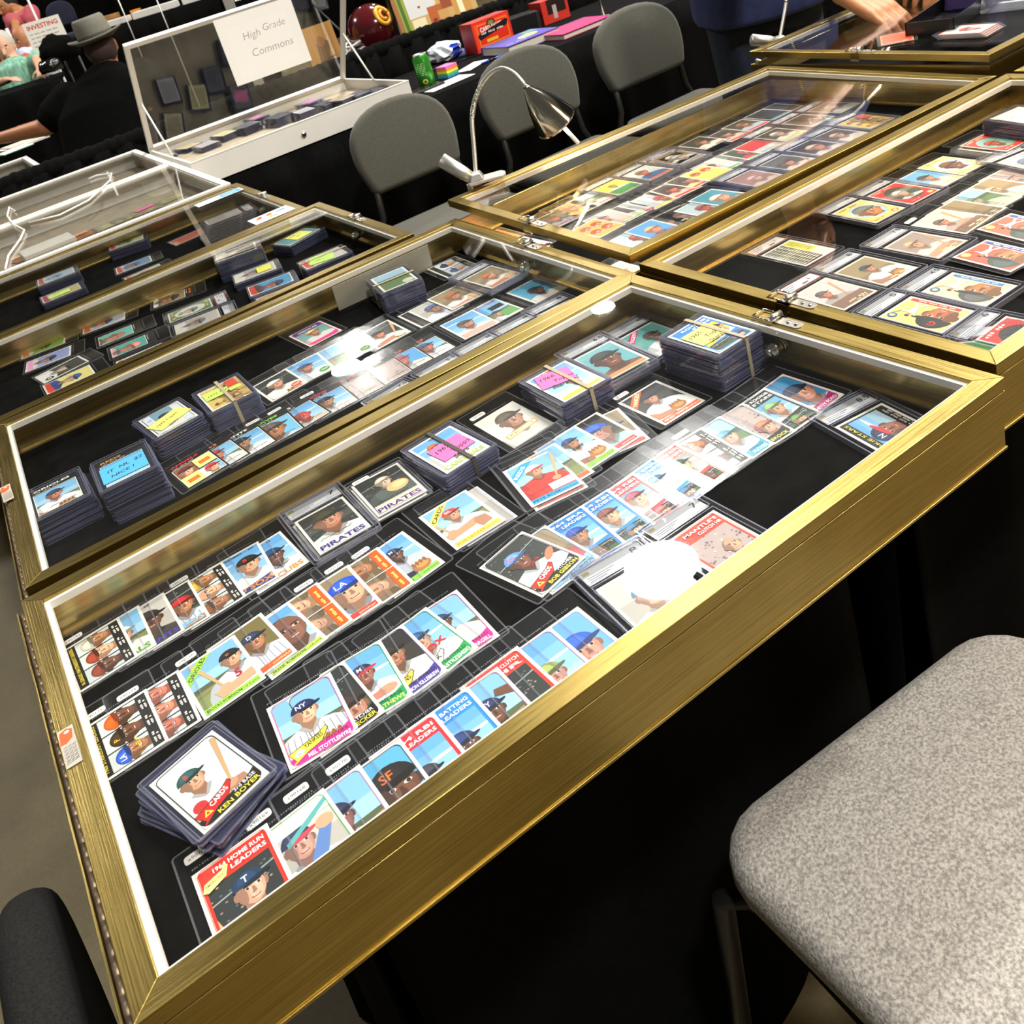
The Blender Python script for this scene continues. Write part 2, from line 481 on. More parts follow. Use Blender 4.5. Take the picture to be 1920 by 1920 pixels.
        if cap:
            P = [(.86 * math.cos(R(k * 18)), .3 + .86 * math.sin(R(k * 18))) for k in range(11)]
            s.p(T(P), cap)
            P = [(-.05 + .5 * math.cos(R(k * 18)), .5 + .55 * math.sin(R(k * 18))) for k in range(11)]
            s.p(T(P), shade(cap, 1.25))
            E(.42 * look, .36, .78, .15, brim or shade(cap, .6), 12, 8 * look)
            if letter:
                s.t(letter, x + (-.1 * cr - .52 * sr) * h + 0, y + (-.1 * sr + .52 * cr) * h, .55 * h, lc, rot, None, 'C')
        if pose in ('bat', 'batL'):
            k = 1 if pose == 'bat' else -1
            s.p(T([(k * 1.3, -2.6), (k * 1.5, -2.5), (k * 2.9, 1.9), (k * 2.5, 2.0)]), 'caa274')
            s.p(T([(-2.3, -2.6), (-1.9, -3.6), (1.0, -3.3), (1.7, -2.6), (1.3, -2.2), (-1.4, -2.7)]), sleeve or skin)
            s.p(T([(2.3, -2.6), (2.4, -3.9), (1.2, -4.1), (.9, -2.9), (1.3, -2.3)]), shade(sleeve or skin, .85))
            E(k * 1.35, -2.6, .45, .38, skin)
        elif pose == 'glove':
            s.p(T([(-2.3, -2.4), (-2.5, -4.0), (0, -4.4), (.3, -3.6), (-1.4, -3.2)]), sleeve or shade(skin, .9))
            E(.9, -3.5, .95, .75, 'a9713c'); E(1.0, -3.4, .6, .45, 'c99257')
            for k in range(4): E(.3 + .4 * k, -2.95, .16, .35, '8f5c30', 8)
        elif pose == 'arm':
            s.p(T([(2.2, -2.3), (3.2, .4), (2.5, 1.0), (.9, 1.4), (.7, .9), (2.1, .2), (1.3, -1.9)]), skin)
        return s

    def build(s, orient=0):
        """orient 0 upright, 90 top to the left, -90 top to the right, 180"""
        u = .0635; v = []; f = []; col = []
        W, H = s.W, s.H
        def tr(x, y):
            if orient == 90: return (1 - y, x)
            if orient == -90: return (y, 1.4 - x)
            if orient == 180: return (1 - x, 1.4 - y)
            return (x, y)
        z = .00036
        dz = 1.1e-5
        for it in s.q:
            z += dz
            if it[0] == 'p':
                P = [tr(*q) for q in it[1]]; o = len(v)
                ar = sum(P[i][0] * P[(i + 1) % len(P)][1] - P[(i + 1) % len(P)][0] * P[i][1] for i in range(len(P)))
                if ar < 0: P = P[::-1]
                v += [((x - .5) * u, (y - .7) * u, z) for x, y in P]
                f.append(tuple(range(o, o + len(P)))); col.append(lin(it[2]))
            else:
                _, txt, x, y, size, c, rot, w, al, bold, sh = it
                vs, fs, x0, x1 = glyphs(txt, bold)
                k = size
                kx = k if w is None else w / (x1 - x0)
                wd = (x1 - x0) * kx
                off = 0 if al == 'L' else (-wd / 2 if al == 'C' else -wd)
                ca, sa = math.cos(R(rot)), math.sin(R(rot)); o = len(v)
                for a, b in vs:
                    a2 = (a - x0) * kx + off + b * k * sh; b2 = b * k
                    X, Y = tr(x + a2 * ca - b2 * sa, y + a2 * sa + b2 * ca)
                    v.append(((X - .5) * u, (Y - .7) * u, z))
                c = lin(c)
                for q in fs: f.append(tuple(i + o for i in q)); col.append(c)
        # card stock below the print
        o = len(v); a, b, t = u / 2, .7 * u, .00034
        v += [(-a, -b, 0), (a, -b, 0), (a, b, 0), (-a, b, 0), (-a, -b, t), (a, -b, t), (a, b, t), (-a, b, t)]
        for q in ((3, 2, 1, 0), (0, 1, 5, 4), (1, 2, 6, 5), (2, 3, 7, 6), (3, 0, 4, 7)):
            f.append(tuple(i + o for i in q)); col.append((.72, .68, .58, 1))
        return ink_mesh('card', v, f, col)


def ink_mesh(name, v, f, col):
    me = bpy.data.meshes.new(name); me.from_pydata(v, [], f)
    me.materials.append(MT['print'])
    at_ = me.attributes.new('ink', 'FLOAT_COLOR', 'CORNER')
    buf = []
    for p, c in zip(me.polygons, col): buf += list(c) * p.loop_total
    at_.data.foreach_set('color', buf)
    me.update()
    return me


def shade(h, k):
    h = h.lstrip('#')
    return ''.join('%02x' % max(0, min(255, int(int(h[i:i + 2], 16) * k))) for i in (0, 2, 4))


def panel_art(W, H, scale, paper, fn, name, parent, loc=(0, 0, 0), rot=(0, 0, 0), thick=.0004):
    """a flat printed thing (sign, note, sticker) of W x H units, one unit = scale metres, origin at its middle"""
    a = Art(W, H, paper); fn(a)
    v = []; f = []; col = []; z = thick
    for it in a.q:
        z += 2e-5 if scale > .2 else 1.2e-5
        if it[0] == 'p':
            P = it[1]; o = len(v)
            ar = sum(P[i][0] * P[(i + 1) % len(P)][1] - P[(i + 1) % len(P)][0] * P[i][1] for i in range(len(P)))
            if ar < 0: P = P[::-1]
            v += [((x - W / 2) * scale, (y - H / 2) * scale, z) for x, y in P]
            f.append(tuple(range(o, o + len(P)))); col.append(lin(it[2]))
        else:
            _, txt, x, y, size, c, ro, w, al, bold, sh = it
            vs, fs, x0, x1 = glyphs(txt, bold); kx = size if w is None else w / (x1 - x0); wd = (x1 - x0) * kx
            off = 0 if al == 'L' else (-wd / 2 if al == 'C' else -wd)
            ca, sa = math.cos(R(ro)), math.sin(R(ro)); o = len(v)
            for p, q in vs:
                a2 = (p - x0) * kx + off + q * size * sh; b2 = q * size
                v.append(((x + a2 * ca - b2 * sa - W / 2) * scale, (y + a2 * sa + b2 * ca - H / 2) * scale, z))
            for q in fs: f.append(tuple(i + o for i in q)); col.append(lin(c))
    o = len(v); p, q = W * scale / 2, H * scale / 2
    v += [(-p, -q, 0), (p, -q, 0), (p, q, 0), (-p, q, 0), (-p, -q, thick), (p, -q, thick), (p, q, thick), (-p, q, thick)]
    for r_ in ((3, 2, 1, 0), (0, 1, 5, 4), (1, 2, 6, 5), (2, 3, 7, 6), (3, 0, 4, 7)):
        f.append(tuple(i + o for i in r_)); col.append(lin(shade(paper, .95)))
    return link(name, ink_mesh(name, v, f, col), parent, loc, rot)


# ================================================================ hall
def wavy(name, x0, y0, x1, y1, z0, z1, mt, amp=.02, wl=.12, parent=None, n=None, bottom_out=0.0, seed=1):
    """pleated cloth hanging between two points"""
    L = math.hypot(x1 - x0, y1 - y0); n = n or max(12, int(L / wl * 8)); rnd = random.Random(seed)
    nx, ny = -(y1 - y0) / L, (x1 - x0) / L
    ph = [rnd.uniform(0, 6.28) for _ in range(3)]
    rows = []
    for j, (fz, k) in enumerate(((1, .35), (.85, .8), (.4, 1.0), (.08, 1.2), (0, 1.3))):
        r = []
        for i in range(n + 1):
            t = i / n; s = t * L
            w = amp * k * (math.sin(s / wl * 6.28 + ph[0]) + .5 * math.sin(s / wl * 3.9 + ph[1]) + .3 * math.sin(s / wl * 11 + ph[2]))
            w += bottom_out * (1 - fz)
            r.append((x0 + (x1 - x0) * t + nx * w, y0 + (y1 - y0) * t + ny * w, z0 + (z1 - z0) * fz))
        rows.append(r)
    b = MB(); b.rings(rows, mt, cap=False, closed=False)
    o = b.build(name, parent)
    sm = o.modifiers.new('s', 'SOLIDIFY'); sm.thickness = .003
    return o


b = MB(); b.box(-14, -8, -.1, 26, 30, 0, 'concrete'); tag(b.build('floor'), kind='structure')
tag(wavy('wall_back', 22, 13.2, -12, 13.2, 0, 6, 'drape', .06, .5, seed=4), kind='structure')
tag(wavy('wall_right', 9.5, -7, 9.5, 13.2, 0, 6, 'drape', .06, .5, seed=5), kind='structure')


def table(x0, y0, x1, y1, z, label, out=0.05, inset=0, sides='nesw', amp=.012):
    t = empty('draped_table', (x0, y0, 0), 0, label, 'table')
    L, D = x1 - x0, y1 - y0
    b = MB(); b.box(0, 0, z - .03, L, D, z, 'black_cloth'); b.build('table_top', t, bevel=.006)
    if 's' in sides: wavy('table_skirt', 0, -.004, L, -.004, .003, z - .004, 'black_cloth', amp, .21, t, bottom_out=-out, seed=2)
    if 'e' in sides: wavy('table_skirt', L + .004, 0, L + .004, D, .003, z - .004, 'black_cloth', amp, .23, t, bottom_out=-out, seed=3)
    if 'n' in sides: wavy('table_skirt', L, D + .004, 0, D + .004, .003, z - .004, 'black_cloth', amp, .2, t, bottom_out=-out, seed=4)
    if 'w' in sides: wavy('table_skirt', -.004, D, -.004, 0, .003, z - .004, 'black_cloth', amp, .22, t, bottom_out=-out, seed=5)
    for x in (.16, L - .16):
        for y in (.2, D - .2):
            bb = MB(); bb.tube([(x, y, 0), (x, y, z - .03)], .014, 'black_metal', 8); bb.build('leg', t)
    return t


HB_ = .0826
TZ = ZT - HB_ - .0015
table(.15, .17, .775, 3.42, TZ, 'long black-draped table under the left-hand run of flat display cases', .03)
table(.90, .17, 3.5, 1.10, TZ, 'black-draped table under the right-hand run of gold display cases', .03)
table(.89, 2.74, 3.3, 3.42, TZ, 'black-draped table behind the three grey chairs', .03)
# cloth spread on the floor at the foot of the near table
b = MB()
P = [(.15, .16), (.30, .245), (.37, .29), (.44, .235), (.50, .228), (.60, .19), (.78, .10), (.80, .22), (.5, .34), (.15, .34)]
b.prism(P, .003, .012, 'black_cloth', smooth=False)
tag(b.build('cloth_hem', bevel=.003), 'loose hem of black tablecloth spread on the concrete floor', 'tablecloth')


# ================================================================ flat display cases
def mitre(mb, x0, y0, x1, y1, w, z0, z1, mu, mv, M=None, which='snwe'):
    Q = {'s': ([(x0, y0), (x1, y0), (x1 - w, y0 + w), (x0 + w, y0 + w)], mu), 'n': ([(x1, y1), (x0, y1), (x0 + w, y1 - w), (x1 - w, y1 - w)], mu),
         'w': ([(x0, y1), (x0, y0), (x0 + w, y0 + w), (x0 + w, y1 - w)], mv), 'e': ([(x1, y0), (x1, y1), (x1 - w, y1 - w), (x1 - w, y0 + w)], mv)}
    for k in which: mb.prism(Q[k][0], z0, z1, Q[k][1])


def display_case(label, x, y, rz, L=.864, D=.5605, zt=ZT, finish='gold', latch='e', lid=(0, 0), group=None, pad='black_felt', h=HB_, hinge='w'):
    t = empty('display_case', (x, y, zt - h), rz, label, 'display case', group)
    gu, gv, iu, iv = ('gold_u', 'gold_v', 'gold_in_u', 'gold_in_v') if finish == 'gold' else ('white_alu',) * 4
    lt = .014
    # four side walls: brushed outside, polished liner inside, a lipped rail along the top
    for k in 'snwe':
        b = MB()
        mitre(b, .0015, .0015, L - .0015, D - .0015, .003, 0, h - lt - .001, gu, gv, which=k)
        mitre(b, .0045, .0045, L - .0045, D - .0045, .0012, .001, h - lt - .001, iu, iv, which=k)
        mitre(b, 0, 0, L, D, .0045, h - lt - .006, h - lt - .001, gu, gv, which=k)
        mitre(b, 0, 0, L, D, .0045, 0, .003, gu, gv, which=k)
        mitre(b, .0057, .0057, L - .0057, D - .0057, .005, .0225, .026, iu, iv, which=k)
        b.build('side_wall', t, bevel=.0004)
    b = MB(); b.box(.007, .007, .001, L - .007, D - .007, h - .0606, pad); b.build('felt_pad', t)
    lo = empty('lid', (L, 0, h - lt), 0, parent=t)
    lo.rotation_euler = (lid[0], lid[1], 0)
    fw = .0205
    for k in 'snwe':
        b = MB(); mitre(b, -L, 0, 0, D, fw, 0, lt, gu, gv, which=k)
        o = b.build('lid_rail', lo, bevel=.0007)
    for k in 'snwe':
        b = MB(); mitre(b, -L + fw, fw, -fw, D - fw, .005, .001, lt - .0045, 'white_strip', 'white_strip', which=k)
        b.build('glazing_strip', lo)
    b = MB(); b.box(-L + fw - .004, fw - .004, lt - .0042, -fw + .004, D - fw + .004, lt - .0018, 'glass'); b.build('glass_pane', lo)
    # rusty piano hinge with knuckles
    if hinge == 'w':
        b = MB(); N = 34
        for i in range(N):
            y0 = .004 + (D - .008) * i / N; y1 = y0 + (D - .008) / N - .0012
            b.tube([(-.0035, y0, h - lt), (-.0035, y1, h - lt)], .0034, 'hinge_steel', 8)
        b.box(-.0092, .001, h - lt - .014, -.0076, D - .001, h - lt + .003, gv)
        for i in range(6):
            yy = .03 + (D - .06) * i / 5
            b.tube([(-.0092, yy, h - lt - .006), (-.0115, yy, h - lt - .006)], .0024, 'chrome', 8)
        o = b.build('piano_hinge', t); tag(o, 'rusty steel piano hinge with chrome rivets')
    if latch:
        lx = -.012 if latch == 'e' else -L + .012
        sg = 1 if latch == 'e' else -1
        b = MB(); ly = D / 2
        b.prism(rrect(.014, .040, .006, 4, lx, ly - .022), lt, lt + .0012, 'silver')
        for q in (-.034, -.022): b.lathe([(.003, 0), (.003, .0012), (.0015, .002), (0.0001, .002)], 'chrome', 10, Matrix.Translation((lx, ly + q, lt + .0012)))
        P = [(lx - .010, ly - .004, lt + .003), (lx - .010, ly + .026, lt + .003), (lx + .010, ly + .026, lt + .003), (lx + .010, ly - .004, lt + .003), (lx - .010, ly - .004, lt + .003)]
        b.tube(P, .0013, 'chrome', 8)
        b.tube([(lx - .009, ly - .002, lt + .0045), (lx + .009, ly - .002, lt + .0045)], .0042, 'silver', 10)
        b.box(lx + sg * .010 - .002, ly - .01, -.004, lx + sg * .010 + .002, ly + .012, lt, 'chrome')
        b.build('draw_latch', lo)
        xx = L - .022 if latch == 'e' else .022
        b = MB()
        b.tube([(xx - .012, ly - .006, .050), (xx + .012, ly - .006, .050)], .008, 'chrome', 14)
        b.tube([(xx - .016, ly - .006, .050), (xx - .012, ly - .006, .050)], .0055, 'silver', 12)
        for q in (-.003, .003): b.tube([(xx + q * 2, ly - .006, .050), (xx + q * 2 + .001, ly - .006, .050)], .0092, 'chrome', 14)
        b.box(xx - .002, ly + .006, .040, xx + .010, ly + .022, .052, 'chrome')
        b.box(xx - .012, ly + .012, .044, xx + .012, ly + .016, .046, 'silver')
        b.build('lock_barrel', t)
    return t


CASES = {}
T = CASES
T['c1'] = display_case('nearest gold display case full of shingled sixties cards, beside the light grey chair', 0, 0, 0)
T['c2'] = display_case('gold display case right behind the nearest one, with the tall blue-note pile', .007, .5605 + .0242, -.0291, zt=ZT - .0019)
T['c3'] = display_case('third gold display case on the left table, its latch beside the first chair', -.060, 1.150, -.012, D=.495, zt=ZT - .001, latch='e')
T['c4'] = display_case('fourth gold display case, the one just before the white framed cases', -.088, 1.648, -.012, D=.545, zt=ZT - .001, latch='e')
T['w2'] = display_case('white framed flat case with beige lining next to the gold cases', -.105, 2.205, -.01, L=.875, D=.665, zt=ZT + .002, finish='white', latch=None, pad='beige_felt', hinge=None)
T['w1'] = display_case('white framed flat case farthest back, against the black drape rail', -.10, 2.885, -.01, L=.875, D=.575, zt=ZT + .002, finish='white', latch=None, pad='beige_felt', hinge=None)
T['r1'] = display_case('right-hand gold display case holding fifties cards in clear slabs, leather handle on its end', .8793, .0186, -.0222, latch='w', hinge=None)
T['r2'] = display_case('gold display case under the gooseneck lamp, its lid raised at the lamp end', .886, .590, -.0171, zt=ZT - .0025, latch='w', lid=(R(1.5), R(1.06)), hinge=None)
T['r3'] = display_case('far gold display case that the hand rests on, its lid propped open', 1.768, .600, -.008, D=.60, zt=ZT + .026, h=.108, latch='w', lid=(R(1.1), R(.25)), hinge=None)
T['r4'] = display_case('gold display case at the far right edge, only one corner showing', 1.757, -.005, -.0222, zt=ZT, latch=None, hinge=None)

# worn leather handle between the two cases
b = MB()
P = [(.8705, .325, .804), (.8722, .30, .816), (.8722, .26, .820), (.8722, .22, .816), (.8705, .19, .804)]
b.tube(P, [.003, .006, .007, .006, .003], 'black_plastic', 8)
b.tube([(.8705, .33, .800), (.8705, .323, .806)], .004, 'chrome', 8); b.tube([(.8705, .185, .800), (.8705, .192, .806)], .004, 'chrome', 8)
b.build('carry_handle', T['r1'], loc=(0, 0, 0)).matrix_parent_inverse = (Matrix.Translation((.8793, .0186, ZT - HB_)) @ Matrix.Rotation(-.0222, 4, 'Z')).inverted()

# orange smudged tape stickers on the hinge rails
for (cs, px, py, w, lab) in (('c1', 131, 1400, .052, 'grimy silver tape tag with orange patch on the hinge rail of the nearest case'), ('c2', 13, 925, .05, 'grimy silver tape tag with orange patch on the hinge rail of the second case')):
    def fn(a):
        a.r(0, .0, .55, 2.0, 'a8a296')
        a.p([(.0, 1.35), (.05, 2.05), (.3, 2.15), (.5, 2.0), (.45, 1.5), (.2, 1.3)], 'f0521e'); a.e(.3, 1.95, .1, .08, 'c9c4b8')
        for i in range(5):
            for j in range(3): a.l(.08 + .15 * j, 1.1 - .2 * i, .2 + .15 * j, 1.16 - .2 * i, .03, '3a3834')
            a.l(.05, 1.0 - .2 * i, .5, 1.06 - .2 * i, .02, '5a564e')
    p = at(px, py, ZT)
    o = panel_art(.55, 2.2, .024, 'b5afa2', fn, 'tape_tag', None, (p.x, p.y, ZT + .0004), (0, 0, 0), .0002)
    o.name = 'tape_tag'; o.scale = (1, 1, 1)
    tag(o, lab, 'sticker')


# ================================================================ the opened white case with the sign
WZ = ZT
t = empty('display_case', (.80, 2.735, TZ + .0015), 0, 'white display case with its glass lid standing open, full of boxed card stacks', 'display case')
L, D, h = .832, .585, WZ - TZ - .0015
for k in 'snwe':
    b = MB(); mitre(b, 0, 0, L, D, .004, 0, h - .004, 'white_alu', 'white_alu', which=k); mitre(b, -.001, -.001, L + .001, D + .001, .010, h - .004, h, 'white_alu', 'white_alu', which=k)
    b.build('side_wall', t, bevel=.0005)
b = MB(); b.box(.005, .005, .001, L - .005, D - .005, .040, 'beige_felt'); b.build('felt_pad', t)
b = MB(); b.tube([(.395, -.004, h - .045), (.395, .001, h - .045)], .009, 'silver', 16); b.tube([(.395, -.006, h - .045), (.395, -.003, h - .045)], .0045, 'black_plastic', 12); b.build('lock', t)
lo = empty('lid', (0, D, h), 0, parent=t)
lo.rotation_euler = (R(-43), 0, 0)        # hinged at the back, leaning towards the aisle
lw = .51; w = .018
M0 = Matrix.Rotation(R(0), 4, 'X')
# lid drawn in its own x / z plane
for (x0, x1, z0, z1) in ((0, L, 0, w), (0, L, lw - w, lw), (0, w, w, lw - w), (L - w, L, w, lw - w)):
    b = MB(); b.box(x0, -.012, z0, x1, .002, z1, 'white_alu'); b.build('lid_rail', lo, bevel=.001)
b = MB(); b.box(w - .003, -.006, w - .003, L - w + .003, -.003, lw - w + .003, 'glass'); b.build('glass_pane', lo)
lo.rotation_euler = (R(40.5), 0, 0)
for x in (.012, L - .012):
    b = MB(); b.tube([(x, .27, h), (x, D - .16, h + .19)], .0035, 'white_alu', 8)
    b.build('lid_stay', t)


def sign_art(a):
    a.r(.12, .1, 1.15, .84, 'f5f2ec')
    for s, x, y, z in (('High', .36, .60, .16), ('Grade', .70, .64, .155), ('Commons', .40, .33, .17)):
        a.t(s, x, y, z, '8d8a82', 0, None, 'L', -.012, .16)


sg = empty('paper_sign', (0, 0, 0), 0, 'white paper sign with faint handwriting hung from the open lid', 'sign')
p = aty(404, 30, 2.985); q = aty(548, 0, 2.985)
o = panel_art(1.3, 1.0, .225, 'f3f0ea', sign_art, 'sheet', sg, (1.25, 2.965, 1.10), (R(90), 0, R(1)), .0006)


# ================================================================ drape rails and booth behind
def divider(x0, x1, y, z, label, th=.035):
    t = empty('drape_rail', (x0, y, 0), 0, label, 'drape')
    b = MB(); b.tube([(0, 0, z), (x1 - x0, 0, z)], .018, 'black_metal', 10); b.build('rail', t)
    # gathered sleeve over the rail
    n = int((x1 - x0) / .012); rg = []; rnd = random.Random(9)
    for i in range(n + 1):
        x = (x1 - x0) * i / n; k = 1 + .07 * math.sin(i * 1.9) + .05 * math.sin(i * .63 + 1) + rnd.uniform(-.05, .05)
        rg.append([(x, th * k * math.cos(a), z - .012 + th * k * math.sin(a)) for a in [2 * math.pi * j / 10 for j in range(10)]])
    b = MB(); b.rings(rg, 'black_cloth'); b.build('gathered_sleeve', t)
    for s in (-.03, .03):
        wavy('curtain', 0, s, x1 - x0, s, .004, z - .01, 'black_cloth', .010, .11, t, seed=6)
    return t


divider(-1.2, 5.2, 3.56, .875, 'low black drape rail running behind the cases and the chairs')


# ================================================================ chairs
def cushion(mb, outline, t, mt, M, r=.018, crown=.006, ring=5):
    cx = sum(p[0] for p in outline) / len(outline); cy = sum(p[1] for p in outline) / len(outline)
    def sc(k, z, d):
        o = []
        n = len(outline)
        for i, (x, y) in enumerate(outline):
            ax, ay = outline[i - 1]; bx, by = outline[(i + 1) % n]
            tx, ty = bx - ax, by - ay; l = math.hypot(tx, ty) or 1
            nx, ny = ty / l, -tx / l
            o.append((x - nx * d, y - ny * d, z))
        return o
    rg = []
    for k in range(ring + 1):
        a = -90 + 90 * k / ring
        rg.append(sc(1, r * (1 + math.sin(R(a))), r * (1 - math.cos(R(a)))))
    for k in range(ring + 1):
        a = 90 * k / ring
        rg.append(sc(1, t - r + r * math.sin(R(a)), r * (1 - math.cos(R(a)))))
    top = rg[-1]
    for f, z in ((.8, .5), (.5, .85), (.2, 1.0)):
        rg.append([(cx + (x - cx) * f, cy + (y - cy) * f, t + crown * z) for x, y, _ in top])
    mb.rings(rg, mt, True, M)


def d_outline(w, h, r=.03):
    """chair back: flat bottom, broad rounded top; local x across, y up"""
    P = [(-w * .38 + r * math.cos(R(a)), r + r * math.sin(R(a))) for a in (205, 225, 250, 270)]
    P += [(w * .38 + r * math.cos(R(a)), r + r * math.sin(R(a))) for a in (270, 290, 315, 335)]
    P += [(w * .478, h * .22), (w * .495, h * .34)]
    for k in range(17):
        a = R(180 * k / 16)
        P.append((w / 2 * math.copysign(abs(math.cos(a)) ** .9, math.cos(a)), h * .46 + h * .54 * math.sin(a) ** .85))
    P += [(-w * .495, h * .34), (-w * .478, h * .22)]
    return P


def seat_outline(w, d, fr=.07):
    """x across, y forward; front corners well rounded, sides tapering to the back"""
    P = []
    for cx, cy, a0 in ((w / 2 - fr, d / 2 - fr, 0), (-w / 2 + fr, d / 2 - fr, 90), (-w / 2 + .055, -d / 2 + .05, 180), (w / 2 - .055, -d / 2 + .05, 270)):
        rr = fr if cy > 0 else .04
        for k in range(6):
            a = R(a0 + 90 * k / 5); P.append((cx + rr * math.cos(a), cy + rr * math.sin(a)))
    return P


def chair(label, x, y, rz, fab='chair_grey', zs=.47, w=.44, d=.44, bw=.40, bh=.30, stub=False, group=None, lean=8, bb=.57):
    """faces local +y"""
    t = empty('stacking_chair', (x, y, 0), rz, label, 'chair', group)
    b = MB(); cushion(b, seat_outline(w, d), .055, fab, Matrix.Translation((0, 0, zs - .058)), .024, .010); b.build('seat', t)
    Mb = Matrix.Translation((0, -d / 2 - .01, bb)) @ Matrix.Rotation(R(90 + lean), 4, 'X')
    # local y -> up, local z -> towards the back
    b = MB(); cushion(b, d_outline(bw, bh), .045, fab, Mb, .02, .006); b.build('backrest', t)
    for s in (-1, 1):
        b = MB(); b.tube([(s * (w / 2 + .012), d / 2 + .01, 0), (s * (w / 2 + .005), d / 2 - .03, zs - .07), (s * (w / 2 - .03), d / 2 - .06, zs - .065)], .0115, 'black_metal', 10)
        b.build('leg', t)
        b = MB(); b.tube([(s * (w / 2 + .012), -d / 2 - .09, 0), (s * (w / 2 - .01), -d / 2 - .02, zs - .07), (s * (w / 2 - .05), -d / 2 - .025, zs + .02), (s * (bw / 2 - .05), -d / 2 - .045, bb + .12)], .0115, 'black_metal', 10)
        b.build('leg', t)
        b = MB(); b.tube([(s * (w / 2 - .02), d / 2 - .05, zs - .066), (s * (w / 2 - .02), -d / 2 - .02, zs - .066)], .010, 'black_metal', 8); b.build('side_rail', t)
    b = MB(); b.tube([(-w / 2 + .01, d / 2 - .05, zs - .068), (w / 2 - .01, d / 2 - .05, zs - .068)], .010, 'black_metal', 8); b.build('front_rail', t)
    if stub:
        b = MB(); b.tube([(w / 2 + .02, d / 2 - .05, zs - .09), (w / 2 + .02, d / 2 - .05, zs + .005)], .013, 'black_metal', 12)
        b.tube([(w / 2 + .02, d / 2 - .05, zs + .003), (w / 2 + .02, d / 2 - .05, zs + .009)], [.0145, .010], 'black_plastic', 12)
        b.build('ganging_post', t)
    return t


G = 'grey chairs behind the display cases'
chair('grey upholstered chair beside the clamp of the gooseneck lamp, leftmost of the three', 1.44, 2.235, R(180 - 1), bw=.385, bh=.28, lean=10)
chair('grey upholstered chair standing behind the gooseneck lamp shade', 1.975, 2.235, R(180 + 1), bw=.42, bh=.28, lean=10)
chair('grey upholstered chair farthest right, next to the man in blue', 2.50, 2.235, R(180 + 1), bw=.42, bh=.28, lean=10)
chair('light grey chair seat pushed against the nearest case', .672, -.150, R(-4), 'chair_light', zs=.475, w=.455, d=.46, stub=True)
chair('dark chair back cut off at the lower left corner', -.355, .065, R(92), 'chair_dark', zs=.47, bw=.46, bh=.32, bb=.50)


# ================================================================ printed card styles
def scrib(a, x, y, w, c, h=.035):
    """a line of print too small to read"""
    n = max(2, int(w / (h * 1.1))); k = w / n
    for i in range(n):
        if i % 5 == 3: continue
        a.r(x + k * i, y - h * (.5 if i % 2 else .38), x + k * (i + .72), y + h * (.5 if i % 3 else .3), c)
    return a


SKY, WH = 'sky', 'f3efe4'


def s65(bg='sky', fg=None, line='d9368a', band='d9368a', name='', pos='', pen=None, pent='', penc='f2e14c', nc='ffffff', pc='101010', extra=None):
    a = Art(); a.clip = (.06, .05, .94, 1.35)
    a.bg(bg, .06, .05, .94, 1.35)
    if fg: a.fig(**fg)
    if extra: extra(a)
    if band:
        a.p([(.06, .05), (.94, .05), (.94, .30), (.80, .24), (.45, .21), (.06, .20)], band)
        a.t(pos, .90, .175, .085, pc, 0, None, 'R'); a.t(name, .91, .075, .105, nc, 0, min(.62, .072 * len(name)), 'R', .02)
    a.clip = (0, 0, 1, 1.4)
    if pent:
        a.p([(.03, .05), (.12, .13), (.05, .31), (.50, .40), (.64, .47), (.66, .40), (.52, .22), (.30, .17)], '222222')
        a.p([(.04, .06), (.13, .13), (.06, .30), (.50, .385), (.635, .455), (.645, .40), (.52, .235), (.30, .18)], penc)
        (a.p([(.14, .19), (.27, .19), (.205, .30)], 'f2e04a'), a.p([(.175, .21), (.235, .21), (.205, .26)], penc)) if pent == 'CARDS' else (a.e(.20, .235, .07, .055, 'ffffff' if penc != 'f5f0d8' else 'd03030', 12), a.t('o', .165, .20, .09, '303030'))
        a.t(pent, .29, .255, .115, '101010' if penc[0] == 'f' else 'ffffff', 13, .29, 'L', .02)
    a.line_round(.06, .05, .94, 1.35, .09, .012, line, WH)
    return a.build()


def lead65(title, col='e23b2c', bg='sky', fg=None, second=None, tag_=None, fg2=None, flip=0):
    a = Art(); a.clip = (.06, .05, .94, 1.35); a.r(.06, .05, .94, 1.35, col)
    a.clip = (.10, .36 if second else .09, .90, 1.05)
    a.bg(bg, .10, .09, .90, 1.05)
    if fg: a.fig(**fg)
    a.clip = (0, 0, 1, 1.4)
    if second:
        a.p([(.10, .34), (.9, .44), (.9, .36), (.10, .26)], col); a.t(second, .2, .305, .06, 'f8e070', 6, .6)
        a.clip = (.10, .09, .90, .34); a.bg('stand', .10, .09, .90, .34)
        if fg2: a.fig(**fg2)
        a.clip = (0, 0, 1, 1.4)
    a.t(title[0], .90, 1.21, .095, 'ffffff', 0, .66, 'R', .02); a.t(title[1], .90, 1.10, .095, 'ffffff', 0, .46, 'R', .02)
    if tag_: a.p([(.06, 1.02), (.10, 1.13), (.34, 1.18), (.37, 1.25), (.42, 1.20), (.36, 1.06), (.12, .98)], 'f0e68c'); a.t(tag_, .10, 1.06, .05, '555030', 10, .24)
    a.line_round(.06, .05, .94, 1.35, .08, .008, col, WH)
    return a.build(180 if flip else 0)


